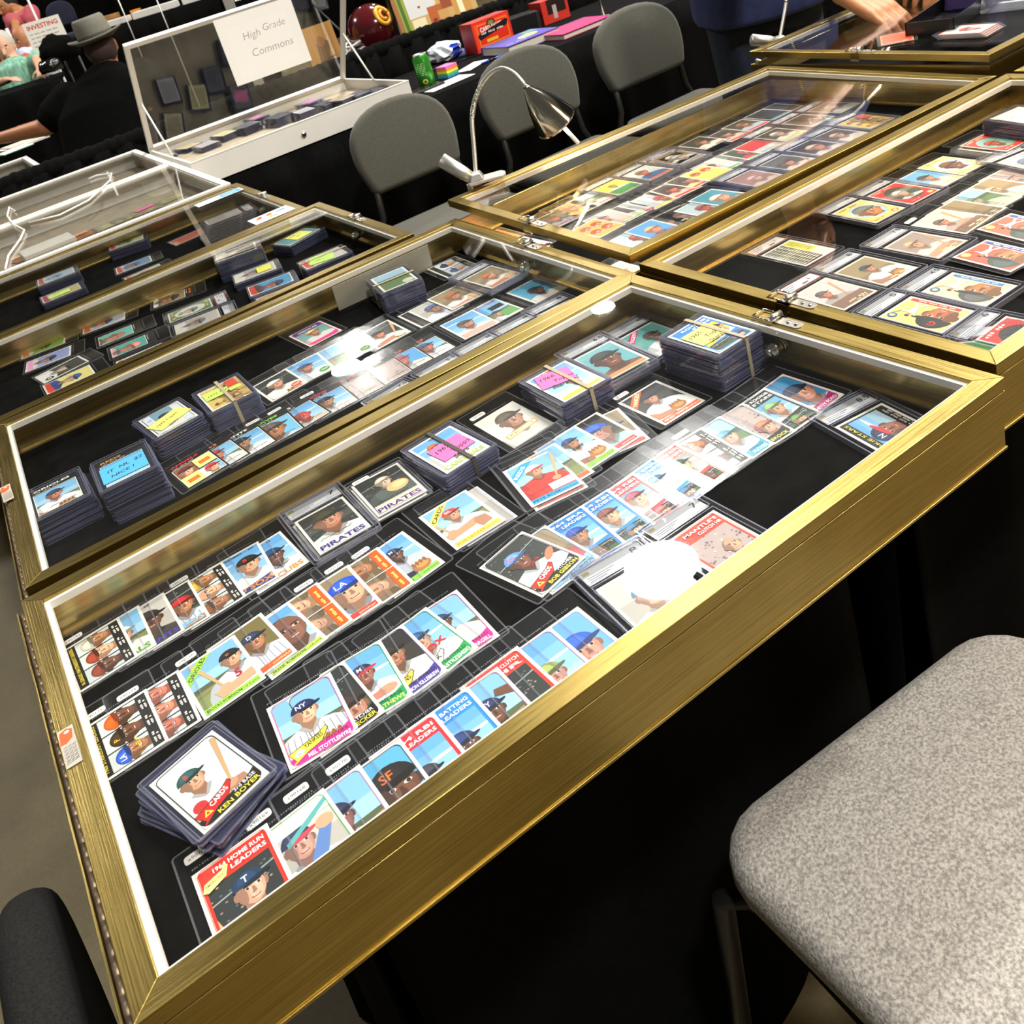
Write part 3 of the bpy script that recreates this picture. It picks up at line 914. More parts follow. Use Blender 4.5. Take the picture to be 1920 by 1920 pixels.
def s66(bg='sky', fg=None, team='', tc='f2d34a', ttc='101010', strip='9fd048', name='', pos='', nc='101010', extra=None):
    a = Art(); a.clip = (.06, .18, .94, 1.35); a.bg(bg, .06, .18, .94, 1.35)
    if fg: a.fig(**fg)
    if extra: extra(a)
    if team:
        a.p([(.06, .86), (.06, 1.08), (.34, 1.35), (.57, 1.35)], tc); a.t(team, .115, .945, .115, ttc, 45, min(.5, .1 * len(team)), 'L', .02)
    a.clip = (0, 0, 1, 1.4); a.r(.06, .05, .94, .17, strip); a.t(name, .085, .078, .088, nc, 0, min(.56, .058 * len(name)), 'L', .018)
    a.t(pos, .92, .08, .07, nc, 0, min(.3, .045 * len(pos)), 'R', .0)
    return a.build()


def s67(bg='sky', fg=None, team='', tc='2a2f7a', top='', orient=0, sig=False, extra=None):
    a = Art(); a.clip = (.05, .05, .95, 1.35); a.bg(bg, .05, .05, .95, 1.35)
    if fg: a.fig(**fg)
    if extra: extra(a)
    a.clip = (0, 0, 1, 1.4)
    a.t(team, .93, .08, .19, tc, 0, min(.86, .125 * len(team)), 'R', .03); a.t(top, .5, 1.27, .062, '101010', 0, min(.84, .042 * len(top)), 'C')
    if sig:
        for k in range(7): a.l(.15 + .09 * k, .36 + .02 * (k % 2), .24 + .09 * k, .42 - .02 * (k % 3), .012, '202020')
    return a.build(orient)


def lead66(title='STRIKEOUT LEADERS', heads=(), orient=90, cap='black', rook=False):
    """three heads in a row, black title band over them and black captions under"""
    a = Art(1.4, 1.0); a.clip = (.05, .05, 1.35, .95)
    a.r(.05, .05, 1.35, .95, '1c1b1a'); n = len(heads)
    for i, hd in enumerate(heads):
        x0 = .07 + 1.26 * i / n; x1 = .07 + 1.26 * (i + 1) / n - .02
        a.clip = (x0, .21, x1, .80); a.bg(hd.pop('bg', 'c9d3d2') if isinstance(hd, dict) else 'sky', x0, .21, x1, .80)
        d = dict(x=(x0 + x1) / 2, y=.48, h=.19); d.update(hd); a.fig(**d); a.clip = (0, 0, 1.4, 1)
        scrib(a, x0 + .06, .15, x1 - x0 - .14, 'e8e4d8'); scrib(a, x0 + .06, .095, x1 - x0 - .2, 'e8e4d8')
    a.t(title, .70, .845, .085, 'f0d94a', 0, 1.16, 'C', .012)
    return a.build(orient)


def lead66b(heads, orient=90):
    """two faces, orange caption band under them"""
    a = Art(1.4, 1.0); a.clip = (.05, .05, 1.35, .95); a.r(.05, .05, 1.35, .95, 'b59d78')
    for i, hd in enumerate(heads):
        x0 = .05 + .65 * i; a.clip = (x0, .23, x0 + .64, .95); a.bg('brown', x0, .23, x0 + .64, .95)
        d = dict(x=x0 + .32, y=.60, h=.25); d.update(hd); a.fig(**d); a.clip = (0, 0, 1.4, 1)
    a.r(.05, .06, 1.35, .22, 'ee5a1c'); scrib(a, .12, .14, .45, 'f8e070', .05); scrib(a, .76, .14, .5, 'f8e070', .05)
    a.r(.68, .06, .70, .95, 'f3efe4')
    return a.build(orient)


def s71(team='', tc='e8a030', bg='sky', fg=None, sig=1, two=False):
    a = Art(paper='15140f'); a.clip = (.06, .06, .94, 1.10)
    if two:
        a.bg('stand', .06, .06, .94, 1.10); a.r(.06, .58, .5, 1.10, '8d5a3c'); a.r(.5, .06, .94, .56, '7fbbe1')
        a.fig(x=.28, y=.82, h=.17, cap='5a2030'); a.clip = (.5, .06, .94, .57); a.fig(x=.72, y=.34, h=.15, cap='c02020'); a.clip = (0, 0, 1, 1.4)
        a.r(.52, .60, .94, 1.10, 'f3e08a'); a.r(.06, .06, .48, .56, 'f3e08a'); a.r(.6, .74, .86, .92, 'e2752a'); a.r(.14, .2, .40, .38, 'e2752a')
    else:
        a.bg(bg, .06, .06, .94, 1.10)
        if fg: a.fig(**fg)
    a.clip = (0, 0, 1, 1.4)
    if sig and not two:
        for k in range(6): a.l(.3 + .09 * k, .2 + .02 * (k % 2), .39 + .09 * k, .27 - .02 * (k % 3), .012, '151515')
    for (x0, y0, x1, y1) in ((.045, .045, .955, .06), (.045, 1.10, .955, 1.115), (.045, .045, .06, 1.115), (.94, .045, .955, 1.115)): a.r(x0, y0, x1, y1, 'f0ece0')
    if team: a.t(team, .08, 1.24, .12, tc, 0, min(.8, .11 * len(team)), 'L', .03)
    else: scrib(a, .10, 1.28, .6, tc, .08)
    scrib(a, .10, 1.17, .5, 'b8b4a8', .035)
    return a.build()


def s69(bg='field', fg=None, circ='c0281e', team='', two=False):
    a = Art(); a.clip = (.06, .06, .94, 1.34); a.bg(bg, .06, .06, .94, 1.34)
    if fg: a.fig(**fg)
    a.clip = (0, 0, 1, 1.4)
    a.e(.78, .24, .155, .155, 'f3efe4'); a.e(.78, .24, .14, .14, circ); a.l(.68, .27, .88, .27, .03, 'f0e8c0'); a.l(.70, .21, .86, .21, .02, 'f0e8c0')
    if team: a.t(team, .5, .08, .13, 'f0ece0', 0, .5, 'C', .02)
    return a.build()


def s59(col='e0322a', circ='7fc4cf', fg=None, name='', nc='f6e070', badge='e8a030'):
    a = Art(); a.clip = (.05, .05, .95, 1.35); a.r(.05, .05, .95, 1.35, col)
    P0 = a.clip; a.e(.5, .70, .40, .50, circ, 0, 28)
    pts = [(.5 + .40 * math.cos(2 * math.pi * k / 28), .70 + .50 * math.sin(2 * math.pi * k / 28)) for k in range(28)]
    if fg:
        a.clip = (.17, .32, .83, 1.12); a.fig(**fg); a.clip = P0
    # colour back over the corners outside the oval
    for k in range(28):
        p, q = pts[k], pts[(k + 1) % 28]
        m = lambda t: (.5 + (t[0] - .5) * 1.5, .70 + (t[1] - .70) * 1.5)
        a.p([p, m(p), m(q), q], col)
    (a.t(name, .10, 1.22, .095, nc, -2, min(.8, .075 * len(name)), 'L', .012) if name else scrib(a, .12, 1.26, .6, nc, .07)); a.e(.80, .16, .09, .08, badge); a.e(.80, .16, .05, .045, 'f6efd8')
    scrib(a, .12, .13, .3, nc, .04)
    return a.build()


def s55(col='f6e27a', stripe='d8362c', face=None, badge='2c66b0', orient=90, act='e8e4da', stext=''):
    a = Art(1.4, 1.0); a.clip = (.05, .05, 1.35, .95); a.r(.05, .05, 1.35, .95, col); a.r(.05, .70, .6, .95, shade(col, 1.06))
    d = dict(x=.42, y=.50, h=.34); d.update(face or {}); a.clip = (.05, .17, 1.35, .95); a.fig(**d); a.clip = (.05, .05, 1.35, .95)
    a.r(.05, .17, 1.35, .19, 'f3efe4'); a.r(.22, .055, 1.30, .15, stripe); scrib(a, .34, .105, .8, 'f8f0d8', .04)
    # small full-length player
    x, y = .98, .36
    a.p([(x - .05, y), (x + .06, y), (x + .08, y + .24), (x - .07, y + .24)], act); a.e(x, y + .30, .045, .055, 'c88c66'); a.e(x, y + .34, .05, .03, '23304a')
    a.p([(x - .05, y), (x, y), (x - .08, y - .18), (x - .13, y - .16)], act); a.p([(x, y), (x + .06, y), (x + .15, y - .15), (x + .10, y - .18)], act)
    a.l(x + .06, y + .2, x + .22, y + .22, .035, act); a.l(x - .06, y + .2, x - .15, y + .30, .035, act); a.l(x + .20, y + .20, x + .30, y + .36, .018, '9a6a3a')
    a.e(1.22, .80, .10, .09, badge); a.e(1.22, .80, .06, .05, 'f0d890')
    return a.build(orient)


def s57(bg='brown', fg=None, txt='', tc='f4e6b0', paper='efe6d2', orient=0, extra=None):
    a = Art(paper=paper); a.clip = (.06, .06, .94, 1.34); a.bg(bg, .06, .06, .94, 1.34)
    if fg: a.fig(**fg)
    if extra: extra(a)
    a.clip = (0, 0, 1, 1.4); (a.t(txt, .90, .13, .085, tc, 0, min(.6, .06 * len(txt)), 'R', .015) if txt else scrib(a, .35, .17, .5, tc, .06)); scrib(a, .5, .10, .35, tc, .035)
    return a.build(orient)


def s62(fg=None, bg='sky', wood='8a5a30'):
    a = Art(paper=wood)
    for k in range(9): a.l(.11 * k + .02, 0, .11 * k + .06, 1.4, .012, shade(wood, .8))
    a.clip = (.09, .16, .91, 1.34); a.bg(bg, .09, .16, .91, 1.34)
    if fg: a.fig(**fg)
    return a.build()


def team_photo(top='ece45a', orient=90):
    a = Art(1.4, 1.0); a.r(.06, .06, 1.34, .94, 'e8e4d0'); a.r(.06, .66, .9, .94, top); a.r(.06, .06, 1.34, .64, '2f3d36')
    for j in range(4):
        for i in range(15): a.e(.13 + .082 * i, .16 + .13 * j, .026, .034, 'b8b49a', n=8); a.e(.13 + .082 * i, .10 + .13 * j, .034, .03, 'd8d6c4', n=8)
    for j in range(3): a.l(.10, .87 - .07 * j, .84, .87 - .07 * j, .018, '6a7a30')
    return a.build(orient)


def ovals(col='f4b83e', n=4, orient=0):
    a = Art(); a.r(.05, .05, .95, 1.35, col)
    for i in range(n):
        x = .29 + .42 * (i % 2); y = .98 - .5 * (i // 2); a.e(x, y, .17, .19, 'e2542c'); a.clip = (x - .15, y - .17, x + .15, y + .17); a.fig(x=x, y=y, h=.11, cap='b03020'); a.clip = (0, 0, 1, 1.4)
    return a.build(orient)


def six_up(col='f0cf6a'):
    a = Art(1.4, 1.0); a.r(.05, .05, 1.35, .95, col)
    for i in range(6): x = .27 + .40 * (i % 3); y = .70 - .42 * (i // 3); a.fig(x=x, y=y + .05, h=.09, cap='6a4a30', shirt='b89a60')
    a.r(.85, .08, 1.32, .33, 'c84a34')
    return a.build(90)


# ================================================================ holders
def outline_mesh(name, w, y0, y1, r, t, body, edge, win=None):
    b = MB(); O = rrect(w, y1 - y0, r, 4, 0, (y0 + y1) / 2); e = .0016
    I = rrect(w - 2 * e, y1 - y0 - 2 * e, max(r - e, .0008), 4, 0, (y0 + y1) / 2)
    b.prism(I, t * .86, t * .96, body); n = len(O)
    for k in range(n):
        j = (k + 1) % n
        b.add([(*O[k], 0), (*O[j], 0), (*O[j], t), (*O[k], t), (*I[k], t), (*I[j], t)], [(0, 1, 2, 3), (3, 2, 5, 4)], edge)
    if win:
        for (wx0, wy0, wx1, wy1) in win:
            s = .0007
            for q in ((wx0 - s, wy0 - s, wx1 + s, wy0), (wx0 - s, wy1, wx1 + s, wy1 + s), (wx0 - s, wy0, wx0, wy1), (wx1, wy0, wx1 + s, wy1)):
                b.box(q[0], q[1], t * .97, q[2], q[3], t * 1.03, edge)
    if name == 'sleeve' and y1 > .06:
        rnd = random.Random(2)
        for i in range(26): b.box(-.030 + i * .0021, .0478 + .0004 * (i % 2), t, -.030 + i * .0021 + rnd.uniform(.0007, .0015), .0496, t * 1.12, edge)
    return b.mesh(name)


HOLD = {
    'tl': (outline_mesh('sleeve', .0775, -.0475, .0545, .0035, .0016, 'plastic', 'plastic_edge', [(-.0350, -.0462, .0350, .0462)]), .0005, .0016, (.0388, -.0475, .0545)),
    'cs': (outline_mesh('sleeve', .083, -.0485, .0725, .004, .0010, 'plastic', 'plastic_edge'), .0003, .0010, (.0415, -.0485, .0725)),
    'slab': (outline_mesh('slab_shell', .081, -.0545, .0795, .004, .0068, 'slab_plastic', 'slab_edge', [(-.0335, -.0468, .0335, .0468), (-.034, .0525, .034, .0742)]), .0044, .0068, (.0405, -.0545, .0795)),
    'psa': (outline_mesh('slab_shell', .0805, -.0545, .0795, .004, .0064, 'slab_plastic', 'plastic_edge', [(-.0335, -.0468, .0335, .0468), (-.034, .0515, .034, .0745)]), .0042, .0064, (.0405, -.0545, .0795)),
}
PIECE = outline_mesh('holder', .0775, -.0475, .0545, .0035, .0015, 'stack_plastic', 'stack_edge')
CORN = {'tl': (-.03175, .04445), 'tr': (.03175, .04445), 'br': (.03175, -.04445), 'bl': (-.03175, -.04445)}


def fit(corners, z):
    if 'xy' in corners: return corners['xy']
    P = [(CORN[k], at(px, py, z)) for k, (px, py) in corners.items()]
    n = len(P); mx = sum(a[0] for a, _ in P) / n; my = sum(a[1] for a, _ in P) / n
    qx = sum(q.x for _, q in P) / n; qy = sum(q.y for _, q in P) / n
    c = sum((a[0] - mx) * (q.x - qx) + (a[1] - my) * (q.y - qy) for a, q in P)
    s = sum((a[0] - mx) * (q.y - qy) - (a[1] - my) * (q.x - qx) for a, q in P)
    th = math.atan2(s, c); ct, st = math.cos(th), math.sin(th)
    return qx - (ct * mx - st * my), qy - (st * mx + ct * my), th


ORD = ['bottommost'] + ('second third fourth fifth sixth seventh eighth ninth tenth eleventh twelfth thirteenth fourteenth fifteenth sixteenth seventeenth eighteenth nineteenth twentieth twenty-first twenty-second twenty-third twenty-fourth twenty-fifth twenty-sixth twenty-seventh twenty-eighth').split()


def price_tag(parent, txt, x, y, z, rot=0, w=.022):
    def fn(a):
        a.t(txt, 1.25, .28, .5, '3a3a3a', 0, min(1.9, .33 * len(txt)), 'C', .0)
    a = Art(2.5, 1.0, 'f4f2ee'); fn(a)
    v = []; f = []; col = []; sc = w / 2.5
    O = rrect(w, w * .4, w * .12, 3)
    v += [(x_, y_, .0002) for x_, y_ in O]; f.append(tuple(range(len(O)))); col.append(lin('f1eee8'))
    vs, fs, x0, x1 = glyphs(txt, 0); kx = .74 * w / (x1 - x0); o = len(v)
    v += [((p - x0) * kx - .37 * w, (q - .35) * w * .22, .00024) for p, q in vs]
    for q in fs: f.append(tuple(i + o for i in q)); col.append(lin('3c3c40'))
    return link('price_sticker', ink_mesh('price_sticker', v, f, col), parent, (x, y, z), (0, 0, rot))


def slab_label(parent, z, num='8', psa=False, foil='c8ccd0'):
    def fn(a):
        if psa:
            a.r(0, 0, 3, 1, 'c23a38'); a.r(.07, .07, 2.93, .93, 'e9eeee')
            for k in range(3): a.l(.2, .72 - .22 * k, 1.3 - .2 * k, .72 - .22 * k, .07, '55606a')
            a.t(num, 2.35, .4, .4, '303438', 0, None, 'C'); a.l(1.6, .3, 2.1, .3, .16, '40484e')
        else:
            a.r(0, .55, 3, 1, shade(foil, .82)); a.r(.05, .05, 2.2, .52, 'eef0f2')
            for k in range(3): a.l(.15, .43 - .13 * k, 1.5 - .25 * k, .43 - .13 * k, .045, '50565e')
            a.t(num, 2.62, .45, .5, '1c1c20', 0, min(.66, .36 * len(num)), 'C', .02); a.r(.1, .66, .42, .88, '8a7a3a')
    return panel_art(3, 1, .0222, 'dfe2e4', fn, 'slab_label', parent, (0, .0633, z), (0, 0, 0), .0003)


LABELS = set()
NCARD = 0


def card(desc, corners, art, hold='cs', z=0, sticker=None, tilt=(0, 0), group=None, zf=ZT - .0606, label=None, num='8', spos=(-.018, None), marker=None):
    """one trading card in its clear holder, standing where two or more of its corners were seen"""
    global NCARD
    me, cz, th, (hw, y0, y1) = HOLD[hold]
    x, y, rz = fit(corners, zf + z + cz + .0005)
    kind = 'graded_card' if hold in ('slab', 'psa') else 'trading_card'
    d = desc; assert d not in LABELS, d
    LABELS.add(d); NCARD += 1
    t = empty(kind, (x, y, zf + z + .0004), rz, d, 'trading card', group)
    t.rotation_euler = (tilt[0], tilt[1], rz)
    link('card', art, t, (0, 0, cz))
    link('slab_shell' if kind == 'graded_card' else 'sleeve', me, t)
    if kind == 'graded_card': slab_label(t, cz, num, hold == 'psa')
    if marker:
        vs, fs, x0, x1 = glyphs(marker, .02); v = [((p - x0) * .0075 - .004, .0535 + q_ * .0075, th + .00015) for p, q_ in vs]
        link('marker_price', ink_mesh('marker_price', v, list(fs), [lin('0c0c0e')] * len(fs)), t)
    if sticker:
        price_tag(t, sticker, spos[0], spos[1] if spos[1] is not None else (y1 - .0095 if hold == 'tl' else y1 - .018), th + .0001)
    return t


def row(items, tilt=1.7, **kw):
    """shingled row: each card lies on the left edge of the next"""
    for it in items:
        d = dict(kw); d.update(it[3] if len(it) > 3 else {})
        d.setdefault('z', .0015)
        card(it[0], it[1], it[2], tilt=(0, R(-tilt)), **d)


def stack(desc, corners, art, n, zf=ZT - .0606, gap=.0019, band=None, note=None, hold='tl', jit=.0012, kind='card_stack', cat='card stack', lean=(0, 0), seed=3, wide=None):
    """pile of rigid holders kept as one bundle by a rubber band"""
    rnd = random.Random(seed); H = n * gap
    x, y, rz = fit(corners, zf + H)
    t = empty(kind, (x, y, zf), rz, desc, cat)
    for i in range(n - 1):
        link('holder', PIECE, t, (rnd.uniform(-jit, jit) + lean[0] * i, rnd.uniform(-jit, jit) + lean[1] * i, i * gap), (0, 0, rnd.uniform(-.012, .012)))
    me, cz, th, (hw, y0, y1) = HOLD[hold]
    zt = (n - 1) * gap; ox, oy = 0, 0
    link('sleeve', me, t, (ox, oy, zt)); link('card', art, t, (ox, oy, zt + cz))
    if note: note(t, zt + th + .0003)
    if band:
        bx, by = .0395, .0555; mt, axis, off = band; b = MB(); w = .0025
        if axis == 'x':       # band runs across the short way
            P = [(-bx, off, -.0), (-bx, off, H + .0006), (bx, off, H + .0006), (bx, off, 0)]
        else:
            P = [(off, -.0485, 0), (off, -.0485, H + .0006), (off, .0555, H + .0006), (off, .0555, 0)]
        for p, q in zip(P, P[1:]):
            if axis == 'x': b.box(min(p[0], q[0]) - .0007, off - w, min(p[2], q[2]) - .0004, max(p[0], q[0]) + .0007, off + w, max(p[2], q[2]) + .0006, mt)
            else: b.box(off - w, min(p[1], q[1]) - .0007, min(p[2], q[2]) - .0004, off + w, max(p[1], q[1]) + .0007, max(p[2], q[2]) + .0006, mt)
        b.build('rubber_band', t)
    return t


def pile(desc_top, desc_rest, corners, art, n, zf=ZT - .0606, gap=.0019, jit=.0025, twist=.05, seed=3, group='', fan=None, note=None, artf=None):
    """loose pile: every holder is a thing of its own"""
    rnd = random.Random(seed); H = n * gap
    x, y, rz = fit(corners, zf + H)
    for i in range(n):
        desc_i = ORD[i] + ' ' + desc_rest
        top = i == n - 1
        dx, dy, a = (0, 0, 0) if top else (rnd.uniform(-jit, jit), rnd.uniform(-jit, jit), rnd.uniform(-twist, twist))
        if fan and not top: a += fan * (n - 1 - i) / n
        zz = zf + i * gap + .0003
        if top:
            t = empty('trading_card', (x, y, zz), rz, desc_top, 'trading card', group)
            me, cz, th, _ = HOLD['tl']; link('sleeve', me, t); link('card', art, t, (0, 0, cz))
            if note: note(t, th + .0003)
        else:
            t = empty('trading_card', (x + dx, y + dy, zz), rz + a, desc_i, 'trading card', group)
            link('sleeve', PIECE, t)
            if i > n - 4 and artf: link('card', artf(i), t, (0, 0, .0003))


def note_fn(lines, col, w=.05, h=.045, rot=0, off=(0, 0), ink='1a1a1a', sizes=.26, curl=0):
    def f(t, z):
        def fn(a):
            for i, (s, dx) in enumerate(lines):
                a.t(s, .10 + dx, h / w - .36 - .30 * i, sizes * 1.0, ink, 5, None, 'L', .012, .2)
        panel_art(1.0, h / w, w, col, fn, 'sticky_note', t, (off[0], off[1], z), (0, 0, rot), .0002)
    return f


# ================================================================ cards in the nearest case
LT, MD, DK = 'dba582', 'ac7650', '6a4532'
G1 = 'cards in the nearest case'


def F(x=.5, y=.72, h=.2, **k): return dict(x=x, y=y, h=h, **k)


def FR(x=.5, y=.72, h=.2, **k): return dict(x=x + .2, y=y, h=h, **k)


# --- back row, left: late sixties cards, shingled
row([
 ('black banded leaders card with three sideways heads, far left of the back row', {'tl': (117.5, 1215), 'tr': (219, 1157.5), 'br': (259, 1235), 'bl': (150, 1304)},
  lead66('N. LEAGUE 1964 STRIKEOUT LEADERS', [dict(cap='7a3a2a', skin=DK), dict(cap='8a3a2a', skin=LT), dict(cap='b9b3a0', skin=MD)]), dict(sticker='x90191')),
 ('pale blue stadium card with a green letter, second in the back row', {'tr': (261, 1136), 'br': (295, 1210)}, s67('field', FR(.35, .78, .2, cap='e8e8e0', shirt='e8e8e0'), 'ALS', '5a9a30', '- 3B')),
 ('card of a dark-capped player signing over black, third in the back row', {'tr': (307.5, 1112), 'br': (347.5, 1182)}, s67('grey', FR(.36, .80, .25, skin=DK, cap='2a2420', shirt='3a3430'), 'ANTS', '4a3fa0', 'ELL  -  3B', sig=True)),
 ('card of a batter in grey stripes with pale blue letters, fourth in the back row', {'tr': (354, 1086), 'br': (396.5, 1158)}, s67('stand', FR(.5, .75, .2, skin=MD, cap='b02a2a', shirt='c9cfd4', pose='bat', stripes='8a96a8'), 'REDS', '7fc4e6', '- 1B')),
 ('leaders card with three tilted heads and black caption edge, middle of the back row', {'tr': (417.5, 1055), 'br': (462.5, 1117.5)}, lead66('LEADERS', [dict(cap='7a4a2a', skin=MD), dict(cap=None, skin=LT), dict(cap='c29a40', skin=MD)]), dict(sticker='x90195')),
 ('pale blue card of a blue-sleeved batter over orange letters', {'tr': (484, 1015), 'br': (525, 1084)}, s67('sky', FR(.46, .86, .21, cap='20201c', letter='B', lc='d83020', shirt='f0efe8', pose='bat', sleeve='2b3f7a'), 'RED SOX', 'e8862a', 'YASTRZEMSKI  -  OF')),
 ('sky blue card with signature at the right end of the back row', {'tr': (525, 996), 'br': (582.5, 1055)}, s67('sky', FR(.40, .78, .2, skin=DK, cap='20406a', shirt='e9ecee'), 'CUBS', 'e8902a', 'BANKS  -  1B', sig=True)),
], group=G1)

# --- second row
row([
 ('leaders card with orange, brown and blue caps above a blue corner', {'tl': (157.5, 1362.5), 'tr': (271, 1297.5), 'br': (311, 1392.5), 'bl': (197.5, 1467.5)},
  lead66('1965 STRIKEOUT LEADERS', [dict(cap='2b55b8', skin=MD, letter='LA'), dict(cap='3a2a1c', skin=DK, letter='P', lc='f0c040'), dict(cap='d8551c', skin=DK)]), dict(sticker='x90176')),
 ('leaders card with three flushed faces, second in its row', {'tr': (335, 1256), 'br': (380, 1352.5)}, lead66('LEADERS', [dict(cap='4a7a9a', skin='c4735c'), dict(cap='c03a2a', skin='d08468'), dict(cap='b04a3a', skin='c4735c')]), dict(sticker='x90174')),
 ('card of a batter with number five and lime banner', {'tr': (440, 1191), 'br': (500, 1272.5)},
  s66('field', FR(.56, .93, .17, cap='1a1a1c', letter='o', lc='e07020', shirt='dfe5ea', pose='batL'), 'ORIOLES', '9fdc4a', '101010', '9fdc4a', 'BROOKS ROBINSON', '3rd base', extra=lambda a: a.t('5', .68, .42, .24, 'b02438', 0, None, 'L', .03)), dict(sticker='x90188')),
 ('olive backed card of a pinstriped batter with orange strip', {'tr': (491, 1151), 'br': (557.5, 1221)},
  s66('7d7040', FR(.42, .86, .19, cap='2a3350', shirt='eceae6', stripes='9aa4b8', skin=MD, pose='bust', letter='D'), '', strip='f0602a', name='RALL!', pos='outfield', nc='f6e8c0')),
 ('close-up of a bare-headed man against blue sky', {'tr': (542.5, 1130), 'br': (616, 1197.5)}, s66('sky', FR(.45, .78, .33, skin='8a5c48', cap=None, shirt='e8ecf0'), '', strip='b6de52', name='FRANK ROBINSON', pos='outfield')),
 ('orange banded two-face card turned sideways, left one', {'tr': (595, 1092.5), 'br': (664, 1164)}, lead66b([dict(cap='3a3f70', skin=LT), dict(cap=None, skin=LT)])),
 ('close-up under a royal blue cap with red pitcher strip', {'tr': (654, 1060), 'br': (719, 1131)}, s66('brown', FR(.50, .76, .30, skin=LT, cap='2350c8', letter='LA', shirt='c3cedd'), '', strip='e2443a', name='', pos='pitcher', nc='f6e8c0'), dict(sticker='x90187')),
 ('orange banded two-face card turned sideways, right one', {'tr': (707.5, 1026), 'br': (780, 1095)}, lead66b([dict(cap='2a3a70', skin=LT), dict(cap=None, skin=MD)]), dict(sticker='x90179')),
 ('card of a crouching infielder on blue sky, right end of its row', {'tr': (756, 997.5), 'br': (835, 1055)},
  s66('sky', FR(.36, .95, .15, skin=DK, cap='24305a', letter='M', shirt='c9ccd4', pose='glove', sleeve='2a2c38'), '', strip='8ccf4a', name='MORGAN', pos='2nd base'), dict(sticker='x90175')),
], group=G1)

# --- third row: rounded picture borders
row([
 ('pink bordered card of a pinstriped pitcher with yellow pennant', {'tl': (500, 1327.5), 'tr': (620, 1261.3), 'br': (673.8, 1371.3), 'bl': (545, 1452.5)},
  s65('field', F(.46, .92, .185, cap='1f2450', letter='NY', shirt='f0efea', stripes='8a8f9c', skin=LT, pose='glove', sleeve='f0efea'), 'c25c9c', 'e82a90', 'MEL STOTTLEMYRE', 'PITCHER', 1, 'YANKEES')),
 ('black bordered catcher card mostly under the pink pitcher card', {'tr': (645, 1240), 'br': (723.8, 1335)}, s65('stand', FR(.45, .42, .25, skin='b07a62', cap='3a2a28'), '3a3a38', '141414', 'BOB UECKER', 'CATCHER', nc='f2e030', pc='f0f0f0'), dict(sticker=None)),
 ('green bordered card of a navy-capped slugger clasping hands', {'tr': (715, 1202.5), 'br': (775, 1302)},
  s65('sky', FR(.34, .90, .17, cap='26304c', letter='M', brim='d83040', shirt='e4e9ec', skin='9a6248', pose='bust'), '2f9a58', '1f9a54', 'ED MATHEWS', '3RD BASE', nc='f2e86a', extra=lambda a: (a.e(.74, .38, .16, .09, 'd49478'), a.e(.60, .36, .12, .07, 'c98468'))), dict(marker='200')),
 ('purple banded card of a dusky outfielder swinging', {'tr': (756, 1172.5), 'br': (840, 1257.5)}, s65('dark', FR(.36, .92, .19, skin=MD, cap='2c2824', shirt='f0ede4', pose='bust', stripes='d8d4cc'), '5a4a90', '4a3890', 'HARMON KILLEBREW', 'OUTFIELD', 1, 'TWINS', extra=lambda a: a.t('C', .62, .72, .13, 'c03a30', 0, None, 'L', .02)), dict(marker='100')),
 ('green banded card of a white jersey with red letters', {'tr': (800, 1140), 'br': (897.5, 1213.8)},
  s65('sky', FR(.30, .86, .18, skin='c99a80', cap='2c5a86', shirt='f2f0ec'), '2f9a58', '22a04e', 'C. YASTRZEMSKI', 'OUTFIELD', 1, 'SOX', 'f5f0d8', extra=lambda a: (a.t('SOX', .40, .52, .17, 'd02a28', 6, .42, 'L', .04), a.e(.42, 1.25, .13, .06, 'd8643a'))), dict(marker='100')),
 ('magenta banded card of a crouching dark-skinned outfielder, right end', {'tr': (857.5, 1107.5), 'br': (937.5, 1192.5)},
  s65('field', FR(.28, .92, .16, skin=DK, cap='24406a', shirt='e6e2da', pose='bust'), 'b8508c', 'e22a8c', 'WILLIE STARGELL', 'OUTFIELD', nc='ffffff')),
], group=G1)

